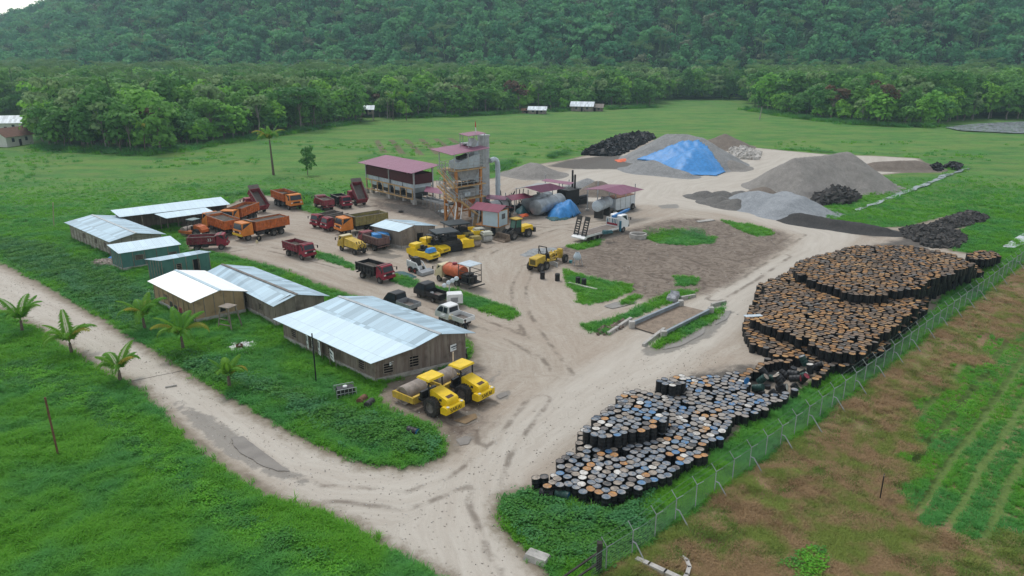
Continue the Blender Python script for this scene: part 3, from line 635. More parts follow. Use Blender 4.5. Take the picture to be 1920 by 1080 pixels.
crumple('tarpaulin',[(858,682),(872,679),(878,682),(866,686)],.35,TRPB,'small scrap of blue tarpaulin beside the white plastic sheet',seed=11,res=.12)
# ================================================================ BUILDINGS
def plane_uv(name,a,b,c,d,mat,parent,th=.04):
    # a,b eave left/right ; d,c ridge left/right
    a,b,c,d=map(Vector,(a,b,c,d)); off=parent.location if parent else Vector((0,0,0))
    ex=(b-a).normalized(); V=[a,b,c,d]; n=ex.cross(d-a).normalized(); ey=n.cross(ex).normalized()
    u=[(p-a).dot(ex) for p in V]; v=[(p-d).dot(ey) for p in V]
    V=[p-off for p in V]; up=n if n.z>0 else -n
    W=[p-up*th for p in V]
    F=[(0,1,2,3),(7,6,5,4),(0,4,5,1),(1,5,6,2),(2,6,7,3),(3,7,4,0)]
    return npmesh(name,[tuple(p) for p in V+W],F,mat,parent,attrs={'u':u*2,'v':v*2})
def shed(label,secs,roofs,wm,zin=.07,sin_=.035,base=None,cap=True,group='worker sheds with zinc roofs',open_front=False,name='shed',windows=(),posts=False,bp=None):
    S=[(at(*l),at(*r)) for l,r in secs]
    c=sum((a+b for a,b in S),Vector())/(2*len(S)); c.z=0
    root=empty(name,c,0,label,'shed',group)
    for i in range(len(S)-1):
        (a,b),(d,e)=S[i],S[i+1]
        if d.z>a.z: plane_uv('roof',a,b,e,d,roofs[i],root)
        else: plane_uv('roof',e,d,a,b,roofs[i],root)
    k=max(range(len(S)),key=lambda i:S[i][0].z)
    if cap and 0<k<len(S)-1:
        b=MB(); p,q=S[k][0]-c,S[k][1]-c; b.beam(p+Vector((0,0,.0)),q,.32,.07); b.build('ridge_cap',STL if cap is True else cap,root)
    # inset footprint
    A=S[0][0];B=S[0][1];D=S[-1][0];E_=S[-1][1]
    def fp(s,t): return (A*(1-s)+B*s)*(1-t)+(D*(1-s)+E_*s)*t
    dep=(D-A); dep.z=0; dl=dep.length; dn=dep/dl
    ts=[max(0,min(1,(x[0]-A).dot(dn)/dl)) for x in S]; zs=[x[0].z for x in S]
    def zt(t): return float(np.interp(t,ts,zs))
    t0,t1=zin,1-zin; s0,s1=sin_,1-sin_
    m=MB()
    tl=[t0]+[t for t in ts if t0<t<t1]+[t1]
    def P3(s,t,z): p=fp(s,t)-c; return (p.x,p.y,z)
    for s in (s0,s1):
        m.poly([P3(s,t0,-.3)]+[P3(s,t,zt(t)-.05) for t in tl]+[P3(s,t1,-.3)])
    for t in ((t0,t1) if not open_front else (t1,)):
        m.poly([P3(s0,t,-.3),P3(s1,t,-.3),P3(s1,t,zt(t)-.05),P3(s0,t,zt(t)-.05)])
    m.build('wall',wm,root)
    if base:
        q=MB()
        for (sa,ta,sb,tb) in ((s0,t0,s1,t0),(s1,t0,s1,t1),(s1,t1,s0,t1),(s0,t1,s0,t0)):
            a_=Vector(P3(sa,ta,.15)); b_=Vector(P3(sb,tb,.15)); q.beam(a_,b_,.2,.5)
        q.build('plinth',base,root)
    # corner posts and battens
    q=MB()
    for t in (t0,t1):
        L=int((B-A).length/1.3)
        for i in range(L+1):
            s=s0+(s1-s0)*i/L
            q=MB()
            if open_front and t==t0:
                if i%2==0: q.beam(P3(s,t,0),P3(s,t,zt(t)-.06),.12); q.build('post',WOOD,root)
            else: q.beam(P3(s,t+(-.004 if t==t0 else .004),0),P3(s,t,zt(t)-.07),.07); q.build('batten',WOOD,root)
    for s in (s0,s1):
        for i in range(6):
            t=t0+(t1-t0)*i/5; q=MB(); q.beam(P3(s,t,0),P3(s,t,zt(t)-.07),.07); q.build('batten',WOOD,root)
    # purlin ends under the eaves
    for (f,pos,w_,h_,z0_,mt) in windows:
        q=MB()
        if f=='R' or f=='L':
            s=s1 if f=='R' else s0; a_=Vector(P3(s,pos,z0_)); b_=Vector(P3(s,pos+w_/dl,z0_)); o_=(B-A).normalized()*(.03 if f=='R' else -.03)
        else:
            t=t0 if f=='F' else t1; a_=Vector(P3(pos,t,z0_)); b_=Vector(P3(pos+w_/(B-A).length,t,z0_)); o_=dn*(-.03 if f=='F' else .03)
        o_=Vector((o_.x,o_.y,0)); up=Vector((0,0,h_))
        q.poly([a_+o_*1.2,b_+o_*1.2,b_+o_*1.2+up,a_+o_*1.2+up]); wn_=q.build('window' if h_<1.5 else 'door',mt,root)
        q=MB()
        for k_ in range(5 if h_<1.5 else 0):
            zz_=h_*k_/4; q.beam(a_+o_*2.2+Vector((0,0,zz_)),b_+o_*2.2+Vector((0,0,zz_)),.05)
        for e_ in (a_,b_): q.beam(e_+o_*2.2,e_+o_*2.2+up,.07)
        q.build('frame',WOOD,wn_)
    root['fp']=0; del root['fp']
    return root,(lambda s,t,z:(Vector(P3(s,t,z))+c)),(s0,s1,t0,t1),c
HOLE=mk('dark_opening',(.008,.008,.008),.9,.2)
big,bfp,bst,bc=shed('largest shed with a two tone blue zinc roof nearest the yellow rollers',[((511,598,2.1),(695,682,2.1)),((585,575,2.9),(776,653,2.9)),((635,555,3.5),(826,626,3.5)),((699,555,2.9),(892,624,2.9))],[RF_PALE,RF_BLUE,RF_BLUE],BOARD,base=CONC,
 windows=[('R',.14,.9,.9,.7,HOLE),('R',.38,.9,1.0,.75,HOLE),('F',.13,.9,.8,.75,HOLE),('F',.52,.9,.8,.75,HOLE),('F',.82,.9,.8,.75,HOLE),('B',.3,.8,1.8,0,HOLE),('F',.3,.6,.7,.9,HOLE)])
shed('mid sized zinc roofed shed between the white roofed hut and the largest shed',[((386,510,2.3),(512,575,2.3)),((416,495,3.1),(557,552,3.1)),((475,500,2.3),(619,555,2.3))],[RF_BLUE,RF_BLUE],BOARDG,base=CONC,cap=mk('rusty_ridge',(.18,.16,.14),.8,.3),windows=[('F',.55,.7,.7,.9,HOLE),('F',.75,.7,.7,.9,HOLE),('F',.3,.8,1.7,.1,HOLE)])
shed('tan plywood hut with a plain white sheet roof',[((276,527,2.4),(357,568,2.4)),((329,506,3.1),(412,544,3.1)),((384,507,2.4),(466,546,2.4))],[RF_WHITE,RF_WHITE],PLY,base=CONC,cap=mk('blue_grey_ridge',(.45,.58,.65),.5,.1),windows=[('L',.4,.8,.7,.9,HOLE),('F',.3,.5,.5,1.0,HOLE)])
shed('westernmost block walled shed with a gabled zinc roof',[((120,417,2.4),(204,454,2.4)),((172,402.5,3.15),(255,437,3.15)),((217,404,2.4),(312,439,2.4))],[RF_BLUE,RF_BLUE],BLOCK,windows=[('F',.35,.7,.7,1.0,HOLE),('F',.6,.7,.7,1.0,HOLE),('F',.8,.6,.7,1.0,HOLE)])
shed('green walled shed with a single slope zinc roof',[((222,475.5,2.4),(340,458,2.4)),((200,459,3.0),(319,442,3.0))],[RF_PALE],GREENW,base=CONC,cap=False,windows=[('F',.25,1.0,.6,1.2,HOLE),('F',.78,1.0,.6,.9,HOLE)])
shed('small green toilet block with a narrow zinc roof behind the white roofed hut',[((300,489,2.5),(396,472,2.5)),((270,486,2.7),(374,469,2.7))],[RF_BLUE],GREENW,cap=False,windows=[('F',.62,.8,1.8,.1,HOLE),('F',.3,.6,.9,.8,HOLE)])
shed('long open fronted workshop at the back of the truck park',[((224,407,2.8),(432,383,2.8)),((207,394,3.5),(414,369,3.5))],[RF_PALE],BOARD,cap=False,open_front=True)
# canopy of the workshop
r=empty('canopy',at(345,412),0,'low zinc canopy on posts in front of the long workshop','canopy'); c=r.location
plane_uv('roof',at(312,409.5,2.3),at(402,397,2.5),at(385,389,2.9),at(289,401,2.7),RF_PALE,r)
for a,b in ((316,411),(398,398),(355,404)): MB().beam(at(a,b+19)-c,at(a,b+19)-c+Vector((0,0,2.35)),.14).build('post',WOOD,r)
shed('small board shed with a zinc gable roof in the middle of the yard',[((694,423,2.6),(748,434.5,2.6)),((724,411,3.15),(777,422,3.15)),((772,413,2.6),(822,423,2.6))],[RF_PALE,RF_BLUE],BOARDG,base=CONC,windows=[('R',.45,1.1,1.8,.1,HOLE)])
# clutter under the eaves
def small(name,mb,mat,label,cat,loc=None,rz=0,group=None,smooth=False):
    o=mb.build(name,mat,None,smooth); 
    if loc is not None: o.location=loc; o.rotation_euler=(0,0,rz)
    return tag(o,label,cat,group)
def text(s,size,mat,parent,M,name='lettering',ext=.01):
    cu=bpy.data.curves.new('t','FONT'); cu.body=s; cu.size=size; cu.extrude=ext; cu.align_x='CENTER'; cu.align_y='CENTER'; cu.offset=0
    to=bpy.data.objects.new('t',cu); col.objects.link(to); dg=bpy.context.evaluated_depsgraph_get(); me=bpy.data.meshes.new_from_object(to.evaluated_get(dg))
    bpy.data.objects.remove(to); me.transform(M); me.materials.clear(); me.materials.append(mat)
    o=bpy.data.objects.new(name,me); return link(o,parent)
def face_M(o,n,up=(0,0,1)):
    n=Vector(n).normalized(); u=Vector(up); x=u.cross(n).normalized(); y=n.cross(x).normalized()
    return Matrix(((x.x,y.x,n.x,o[0]),(x.y,y.y,n.y,o[1]),(x.z,y.z,n.z,o[2]),(0,0,0,1)))
# sign boards in front of the largest shed
s0,s1,t0,t1=bst; fn=(bfp(.5,t0,0)-bfp(.5,t1,0)); fn.z=0; fn.normalize(); al=(bfp(1,.5,0)-bfp(0,.5,0)); al.z=0; al.normalize()
INK=mk('dark_sign_ink',(.02,.04,.07),.6,.1); SIGN=mk('white_sign_board',(.75,.78,.78),.5,.08)
def sign(px,py,w_,h_,z,kind,label):
    p=at(px,py); r=empty('sign_board',p,0,label,'sign')
    b=MB(); M=face_M((0,0,z),fn); b.box(-w_/2,-h_/2,-.02,w_/2,h_/2,.02,0,M); b.build('panel',SIGN,r)
    b=MB()
    for s in (-.4,.4): 
        q=al*w_*s; b.beam((q.x-fn.x*.05,q.y-fn.y*.05,0),(q.x-fn.x*.05,q.y-fn.y*.05,z+h_/2),.06)
    b.build('post',WOOD,r)
    b=MB()
    if kind=='ring':
        n=20
        for k in range(n):
            a0,a1=2*math.pi*k/n,2*math.pi*(k+1)/n; R1,R2=w_*.33,w_*.20
            b.poly([M@Vector((R1*math.cos(a0),h_*.16+R1*math.sin(a0),.026)),M@Vector((R1*math.cos(a1),h_*.16+R1*math.sin(a1),.026)),M@Vector((R2*math.cos(a1),h_*.16+R2*math.sin(a1),.026)),M@Vector((R2*math.cos(a0),h_*.16+R2*math.sin(a0),.026))])
        b.box(-w_*.28,-h_*.30,.022,w_*.28,-h_*.24,.03,0,M); b.box(-w_*.22,-h_*.40,.022,w_*.22,-h_*.36,.03,0,M); b.box(-w_*.05,h_*.05,.022,w_*.05,h_*.27,.03,0,M)
    else:
        x=-w_*.42
        for ww in (.10,.07,.09,.05,.09,.08,.07,.10):
            b.box(x,h_*.08,.022,x+w_*ww*.8,h_*.30,.03,0,M); x+=w_*ww
        b.box(-w_*.25,-h_*.28,.022,w_*.25,-h_*.14,.03,0,M)
    b.build('emblem',INK,r)
sign(578,662,.75,1.35,1.25,'ring','first tall white sign board with a round emblem from the left')
sign(588,669,.55,1.2,1.2,'ring','middle tall white sign board half hidden by the thin post')
sign(600,675,.85,1.35,1.25,'ring','third tall white sign board with a round emblem from the left')
sign(624,688,1.2,.85,1.15,'text','low wide white sign board right of the emblem boards')
for px,py,z,w_,lb in ((842,657,1.75,1.0,'white name plate near the back corner of the largest shed'),(735,699,1.5,.5,'small white notice on the gable wall of the largest shed')):
    t=.82 if px>800 else .22; p=bfp(s1,t,z)+al*.05; b=MB(); M=face_M(tuple(p),al); b.box(-w_/2,-w_*.3,-.015,w_/2,w_*.3,.015,0,M); o=b.build('wall_sign',SIGN); tag(o,lb,'sign')
    b=MB(); b.box(-w_*.4,w_*.02,.017,w_*.4,w_*.14,.022,0,M); b.box(-w_*.25,-w_*.15,.017,w_*.25,-w_*.08,.022,0,M); b.build('print',INK,o)
# ================================================================ ASPHALT PLANT
def frame_at(a,b,name,label,cat,z=0):
    a=Vector((a.x,a.y,z)); d=b-a; rz=math.atan2(d.y,d.x); return empty(name,a,rz,label,cat),math.hypot(d.x,d.y)
# feed bins : local X left->right along the front, local Y to the back
r,L=frame_at(at(689,361),at(778,384),'feed_bin_unit','long row of cold feed bins with maroon panels under a purple roof','feed bins')
D=4.2; c=r.location
def lm(root,p): return root.matrix_basis.inverted()@p
def rplane(root,a,b,c_,d,mat,th=.05,name='roof'):
    V=[Vector(p) for p in (a,b,c_,d)]; ex=(V[1]-V[0]).normalized(); n=ex.cross(V[3]-V[0]).normalized(); ey=n.cross(ex)
    u=[(p-V[0]).dot(ex) for p in V]; v=[(p-V[3]).dot(ey) for p in V]; up=n if n.z>0 else -n; W=[p-up*th for p in V]
    return npmesh(name,[tuple(p) for p in V+W],[(0,1,2,3),(7,6,5,4),(0,4,5,1),(1,5,6,2),(2,6,7,3),(3,7,4,0)],mat,root,attrs={'u':u*2,'v':v*2})
rplane(r,(-1,-1.2,6.0),(L+1,-1.2,6.0),(L+1,D+1.2,6.9),(-1,D+1.2,6.9),RF_PURP)
b=MB()
b.box(0,-.03,3.7,L,.03,5.5); b.box(0,D-.03,3.7,L,D+.03,5.5); b.box(-.03,.04,3.7,.03,D-.04,5.5); b.box(L-.03,.04,3.7,L+.03,D-.04,5.5); b.build('side_panel',MAROON,r)
for i in range(3):
    for y in (0,D): MB().box(L*i/2-.12,y-.14,0,L*i/2+.12,y+.10,6.2 if y==0 else 6.7).build('post',STL,r); MB().box(L*i/2-.3,y-.3,-.3,L*i/2+.3,y+.3,.9).build('footing',CONC,r)
for i in range(4):
    x0=L*(i+.04)/4; x1=L*(i+.96)/4; b=MB(); b.prism([(x0,3.65),(x1,3.65),(x1,3.0),(x1-1.0,1.9),(x0+1.0,1.9),(x0,3.0)],.25,D-.25); b.build('hopper',PLB,r)
    MB().box(x0+.7,.5,1.2,x1-.7,D-.5,1.88).build('feeder_gate',DGR,r)
b=MB()
for z in (2.9,1.0): b.beam((0.2,-.25,z),(L-.2,-.25,z),.16,.22); b.beam((0.2,D+.25,z),(L-.2,D+.25,z),.16,.22)
for i in range(9): b.beam((.3+(L-.6)*i/8,-.25,1.0),(.3+(L-.6)*i/8,-.25,2.9),.14)
b.build('frame',YORS,r)
for i in range(6): MB().box(L*(i+.3)/6,.4,0,L*(i+.3)/6+.5,1.0,1.0).build('footing',CONC,r)
MB().box(.4,1.2,.85,L+1,2.6,1.05).build('belt',BLK,r)
# inclined conveyor from bins to dryer
a=at(797,372,1.0); e=at(846,384,3.0); r=empty('conveyor',Vector((a.x,a.y,0)),0,'inclined feed conveyor running from the feed bins to the tower','conveyor'); c=r.location
b=MB(); b.beam(a-c,e-c,1.0,.15); b.build('belt',BLK,r); b=MB()
for s in (-.6,.6): b.beam(a-c+Vector((s*.6,s,.1)),e-c+Vector((s*.6,s,.1)),.12,.35)
for k in range(7):
    p=(a-c).lerp(e-c,k/6); 
    for s in (-.6,.6): b.beam((p.x+s*.6,p.y+s,0),(p.x+s*.6,p.y+s,p.z+.9),.08)
b.build('frame',GRY,r)
rr=empty('canopy',at(806,372),0,'small purple sheet roof over the conveyor beside the feed bins','canopy'); c=rr.location
plane_uv('roof',at(795,359,3.1),at(829,364,3.1),at(828,354,3.4),at(799,349,3.4),RF_PURP,rr)
for p in ((800,376),(826,378),(806,366),(824,370)): MB().beam(at(*p)-c,at(*p)-c+Vector((0,0,3.1)),.12).build('post',STL,rr)
# tower
O=at(853.6,376,4.0); X=at(910,366.7,4.0); r,LX=frame_at(O,X,'mixing_tower','tall orange framed mixing tower with stairs, purple roofs and a flag on top','tower'); LX=6.2; LY=3.6
b=MB()
for x in (.5,LX-.6):
    for y in (.3,LY-.3): b.box(x-.18,y-.18,0,x+.18,y+.18,8.8)
b.beam((.5,.3,.3),(2.6,.3,3.8),.18); b.beam((LX-.6,.3,.3),(2.6,.3,3.8),.18); b.beam((.5,.3,3.8),(.5,LY-.3,.3),.16); b.beam((.5,.3,.3),(.5,LY-.3,3.8),.16)
for z in (2.0,6.1): b.beam((.5,.3,z),(LX-.6,.3,z),.2)
b.build('column',ORS,r)
PZ=[(4.0,'lower'),(6.15,'middle'),(8.75,'upper')]
for z,_ in PZ:
    p=MB(); p.box(-.2,-.3,z-.12,LX+.1,LY+.2,z); p.build('platform',YORS if z<8 else YORS,r)
    q=MB()
    for (a,e) in (((-.2,-.3),(LX+.1,-.3)),((LX+.1,-.3),(LX+.1,LY+.2)),((LX+.1,LY+.2),(-.2,LY+.2)),((-.2,LY+.2),(-.2,-.3))):
        for h in (.55,1.1): q.beam((a[0],a[1],z+h),(e[0],e[1],z+h),.06)
        n=5
        for k in range(n): q.beam((a[0]+(e[0]-a[0])*k/n,a[1]+(e[1]-a[1])*k/n,z),(a[0]+(e[0]-a[0])*k/n,a[1]+(e[1]-a[1])*k/n,z+1.1),.06)
    q.build('railing',STL,r)
b=MB(); b.prism([(1.5,3.2),(2.5,2.2),(3.6,2.2),(4.8,3.2),(4.8,3.85),(1.5,3.85)],.8,2.8); b.build('mixer_chute',ORGB,r)
b=MB(); b.box(1.3,.7,4.05,5.0,3.0,5.4); b.build('pugmill',GRY,r); b=MB(); b.box(2.2,.3,4.3,3.4,.68,5.0); b.build('control_box',PLB,r)
b=MB(); b.prism([(1.0,8.6),(5.4,8.6),(5.4,8.0),(4.4,6.8),(2.0,6.8),(1.0,8.0)],.6,3.1); b.build('hot_bin',GRY,r)
b=MB()
for k in range(6): b.cyl((1.3+.6*k,.25,6.6),(1.3+.6*k,.6,6.6),.2,8)
b.box(1.0,.2,6.2,4.8,.55,6.4); b.build('gate_valve',BLK,r)
b=MB(); b.prism([(1.2,8.8),(5.6,8.8),(5.6,10.9),(4.6,10.9),(1.2,9.9)],.5,3.0); b.build('screen_box',PLB,r)
b=MB(); b.box(2.0,1.0,10.2,3.2,2.2,10.7); b.cyl((1.8,1.5,10.5),(3.6,1.5,10.9),.25,8); b.build('drive_motor',DGR,r)
rplane(r,(-1.4,-1.2,11.5),(LX+.3,-1.2,12.0),(LX+.3,LY+1.0,12.3),(-1.4,LY+1.0,11.9),RF_PURP)
b=MB()
for x,y in ((-.2,-.3),(-.2,LY+.1),(2.6,-.3),(LX,-.3)): b.beam((x,y,8.75),(x,y,11.7),.12)
b.build('roof_post',STL,r)
b=MB(); b.box(LX-1.2,1.2,.2,LX-.2,2.2,12.9); b.build('bucket_elevator',PLB,r)
b=MB()
for k in range(11): b.box(LX-1.25,1.14,.8+k*1.1,LX-.15,1.19,.88+k*1.1)
b.beam((LX-.1,1.1,1),(LX-.1,1.1,12.8),.05); b.beam((LX+.3,1.1,1),(LX+.3,1.1,12.8),.05)
for k in range(27): b.beam((LX-.1,1.1,1.2+k*.43),(LX+.3,1.1,1.2+k*.43),.04)
b.build('ladder',STL,r)
b=MB(); b.prism([(LX-1.9,12.2),(LX-1.2,11.9),(LX-.4,12.9),(LX-1.1,13.4)],1.1,2.3); b.build('elevator_head',STL,r)
b=MB(); b.box(LX-1.9,2.3,12.4,LX+.6,4.2,12.5);
for x in(LX-1.8,LX+.5):
    b.beam((x,3.3,12.5),(x,3.3,14.2),.08)
b.build('top_platform',GRY,r)
rplane(r,(LX-2.8,.6,13.9),(LX+1.0,.6,14.1),(LX+1.0,3.2,14.3),(LX-2.8,3.2,14.1),RF_PURP)
b=MB()
for x,y in ((LX-2.6,.8),(LX-2.6,3.0),(LX+.8,.8)): b.beam((x,y,12.0),(x,y,14.0),.09)
b.build('roof_post',STL,r)
b=MB(); b.beam((LX-1.4,.6,12.2),(LX-1.4,.6,14.4),.07); fl=b.build('flag_pole',STL,r)
b=MB(); b.poly([(LX-1.37,.6,16.4),(LX-1.1,.7,15.8),(LX-1.05,.72,15.1),(LX-1.37,.6,15.3)],0); b.poly([(LX-1.37,.6,15.3),(LX-1.05,.72,15.1),(LX-1.0,.75,14.4),(LX-1.37,.6,14.5)],1); b.build('flag',[mk('flag_red',(.5,.03,.03),.7,.1),WHT],fl)
def stair(p,q,name='stair'):
    b=MB(); p=Vector(p);q=Vector(q); d=(q-p); hn=Vector((-d.y,d.x,0)).normalized()*.42
    for s in (-1,1): b.beam(p+hn*s,q+hn*s,.10,.26,0)
    for k in range(12): m=p.lerp(q,(k+.5)/12); b.beam(m-hn,m+hn,.22,.05,0)
    for s in (-1,1):
        for h in (.5,1.0): b.beam(p+hn*s+Vector((0,0,h)),q+hn*s+Vector((0,0,h)),.06,.06,1)
        for k in range(5): m=p.lerp(q,k/4)+hn*s; b.beam(m,m+Vector((0,0,1.0)),.06,.06,1)
    b.build(name,[YORS,STL],r)
stair((-1.0,2.6,8.75),(-.6,-.8,6.15)); stair((-1.0,3.0,6.15),(-.4,-.9,4.0)); stair((.3,-.9,4.0),(3.4,-1.4,1.4)); stair((3.4,-1.4,1.4),(1.4,-3.2,0))
for x in (-.3,.9): MB().pipe([(x+.3,-.2,3.8),(x+.1,-.5,3.2),(x-.6,-1.0,1.6),(x-.9,-1.2,.6)],.10).build('chute_pipe',WHT,r)
# bag house / stack behind tower
p=at(916,404); r=empty('dust_collector',p,R(38),'grey dust collector column with a bent exhaust pipe behind the tower','dust collector')
b=MB(); b.box(-.8,.4,.0,.6,1.8,13.4); b.build('column_casing',mk('pale_casing_steel',(.40,.42,.43),.5,.2,.3,(.25,.2,.16)),r)
for k in range(5): MB().box(-.86,.34,2.2+k*2.3,.66,1.86,2.32+k*2.3).build('flange',STL,r)
MB().box(-.9,.3,13.4,.7,1.9,13.6).build('flange',STL,r)
pts=[(.6,.2,9.3),(1.4,.2,9.5),(2.0,.2,9.2),(2.2,.2,8.4),(2.2,.2,1.4)]
b=MB(); b.pipe(pts,.42,14); 
for z in (7.6,5.0,2.8): b.cyl((2.2,.2,z),(2.2,.2,z+.15),.50,14)
b.build('exhaust_pipe',PLB,r,smooth=True); b=MB(); b.cyl((3.6,.2,1.2),(3.6,1.4,1.2),1.35,18); b.box(2.6,.0,0,4.8,1.6,.8); b.build('fan_housing',GRY,r)
# dryer drum
a=at(905,398,1.6); e=at(950,388,1.6); r=empty('dryer_drum',Vector((a.x,a.y,0)),math.atan2((e-a).y,(e-a).x),'grey rotary dryer drum under low purple roofs behind the control cabin','dryer'); Ld=(e-a).length
b=MB(); b.cyl((0,0,1.9),(Ld,0,2.2),1.1,20); b.build('drum',GRY,r,smooth=True); b=MB()
for x in (.3,1.2,Ld*.6,Ld-.6): b.cyl((x,0,1.93),(x+.25,0,1.94),1.28,20)
b.build('riding_ring',DGR,r,smooth=True); b=MB(); b.box(.2,-1,0,Ld,1,.7); b.cyl((-1.0,0,1.9),(0,0,1.9),.5,12); b.build('drum_base',DGR,r)
def post_roof(label,pts,mat,posts,name='canopy',back=None):
    c=at(posts[0][0],posts[0][1]); r=empty(name,c,0,label,'canopy'); W=[at(*p) for p in pts]
    plane_uv('roof',W[0],W[1],W[2],W[3],mat,r)
    if back: W2=[at(*p) for p in back[:4]]; plane_uv('roof',W2[0],W2[1],W2[2],W2[3],mat if len(back)<5 else back[4],r)
    for p in posts:
        g=at(p[0],p[1]); 
        MB().beam(g-c,g-c+Vector((0,0,p[2])),.16).build('post',STL,r); MB().box(g.x-c.x-.3,g.y-c.y-.3,-.2,g.x-c.x+.3,g.y-c.y+.3,.35).build('footing',CONC,r)
    return r
post_roof('low purple roof just right of the tower pipe',[(912,373,3.2),(948,375,3.2),(951,368,3.5),(909,364,3.5)],RF_PURP,[(914,404,3.2),(945,408,3.2),(948,396,3.3)])
post_roof('faded red and purple low roof between dryer and silver tank',[(960,376,3.2),(1001,369,3.2),(983,362,3.7),(947,367,3.7)],RF_MAR,[(965,403,3.2),(990,398,3.3),(955,404,3.4)])
# control cabin on blocks
O=at(904.5,421,1.6); X=at(934.5,425.5,1.6); r,L=frame_at(O,X,'control_cabin','pale blue control cabin with a dark red roof raised on blocks','cabin'); Dp=2.6
MB().box(.3,.3,0,L-.3,Dp-.2,1.5).build('block_base',BLOCK,r); MB().box(0,0,1.5,L,Dp,4.0).build('wall',mk('pale_cabin_wall',(.50,.62,.68),.5,.08,.15),r)
b=MB()
for (x,y) in ((0,0),(L,0),(L,Dp),(0,Dp)): b.box(x-.07,y-.07,1.45,x+.07,y+.07,4.02)
for z in (1.5,3.95): b.box(-.05,-.06,z-.06,L+.05,-.01,z+.06); b.box(L+.01,-.05,z-.06,L+.06,Dp+.05,z+.06)
b.build('trim',ORS,r)
wd=MB().box(L+.01,.9,2.6,L+.04,1.8,3.4).build('window',GLS,r); b=MB()
for k in range(4): b.box(L+.045,.9+k*.3-.02,2.6,L+.06,.9+k*.3+.02,3.4)
b.build('bars',STL,wd)
MB().box(L*.55,-.03,.1,L*.75,.29,1.35).build('door',HOLE,r)
rplane(r,(-1.9,-.8,4.0),(L+.6,-.8,4.0),(L+.6,Dp/2,4.75),(-1.9,Dp/2,4.75),RF_MAR); rplane(r,(L+.6,Dp+.8,4.0),(-1.9,Dp+.8,4.0),(-1.9,Dp/2,4.75),(L+.6,Dp/2,4.75),RF_MAR)
MB().box(-1.3,.0,1.4,-.04,Dp,1.52).build('landing',ORS,r); MB().box(-1.3,Dp-.05,1.5,-.04,Dp,3.9).build('side_screen',MAROON,r)
# silver tank shed
post_roof('purple gabled roof on posts over the silver tank',[(1015,361,4.0),(1062,352.5,4.0),(1032,343.6,5.2),(983,350.7,5.2)],RF_PURP,[(1016,398.5,4.0),(1035.5,389.7,4.0),(1054,384,4.1),(968,393,3.9),(990,397,3.9),(1048,378,4.0)],back=[(1008,343,3.6),(962,355,3.6),(983,350.8,5.18),(1032,343.7,5.18),RF_GRY])
def tank(label,a,e,rad,mat,legs=True,name='storage_tank'):
    r=empty(name,Vector((a.x,a.y,0)),math.atan2((e-a).y,(e-a).x),label,'tank'); L=math.hypot((e-a).x,(e-a).y); z=a.z
    b=MB(); b.lathe([(0.01,-.25),(rad*.6,-.18),(rad*.93,-.05),(rad,.1),(rad,L-.1),(rad*.93,L+.05),(rad*.6,L+.18),(.01,L+.25)],(0,0,z),'x',24); b.build('shell',mat,r,smooth=True)
    for x in (L*.2,L*.8): MB().box(x-.25,-rad*.8,0,x+.25,rad*.8,z-rad*.75).build('saddle',DGR,r)
    b=MB(); b.cyl((L*.5,0,z+rad-.05),(L*.5,0,z+rad+.25),.3,12); b.cyl((L*.5,0,z+rad+.25),(L*.5,0,z+rad+.3),.36,12); b.build('hatch',GRY,r)
    b=MB()
    for x in (L*.15,L*.42,L*.68): b.cyl((x,0,z),(x+.08,0,z),rad+.03,24)
    b.build('band',STL,r); return r
SILV=mk('silver_tank_steel',(.36,.39,.41),.4,.25,.35,(.12,.10,.08),.8,metal=.4)
tank('large silver bitumen tank lying under the purple gabled roof',at(1004,389,1.6),at(1050,376,1.6),1.35,SILV)
tank('second silver tank lying behind the first under the same roof',at(988,382,1.6),at(1030,371,1.6),1.2,SILV)
b=MB(); rr=random.Random(3)
for k in range(14): x=rr.uniform(0,7);y=rr.uniform(0,3); b.beam((x,y,.3),(x+rr.uniform(-2,2),y+rr.uniform(-1,1),rr.uniform(1,3.8)),.12)
for k in range(6): b.box(k*1.2,.3,0,k*1.2+.7,1.1,rr.uniform(.8,1.8))
small('pipe_work',b,BLK,'tangle of black pipes and pumps around the silver tanks','pipes',at(958,398),R(40))
post_roof('flat purple roof on posts farthest back behind the silver tank shed',[(1015,339,4.6),(1068,346.5,4.6),(1077,342,4.8),(1024,335,4.8)],RF_PURP,[(1022,372,4.6),(1066,383,4.6),(1074,376,4.7)])
p=at(1060,389); r=empty('oil_heater',p,R(42),'black oil heater with two thin stacks beside the silver tank','heater')
MB().box(0,0,.3,3.6,2.2,2.9).build('casing',BLK,r); b=MB(); b.cyl((2.8,.4,2.6),(2.8,.4,5.6),.18,10); b.cyl((3.4,1.6,2.0),(3.4,1.6,6.2),.18,10); b.build('stack',BLK,r)
b=MB(); b.box(3.7,0,0,6.0,1.4,1.0); b.cyl((4,.6,1.2),(6.4,.6,1.2),.35,10); b.build('burner',BLK,r); b=MB(); b.box(.1,-.5,2.95,3.6,2.4,3.1); b.build('top_rack',DGR,r)
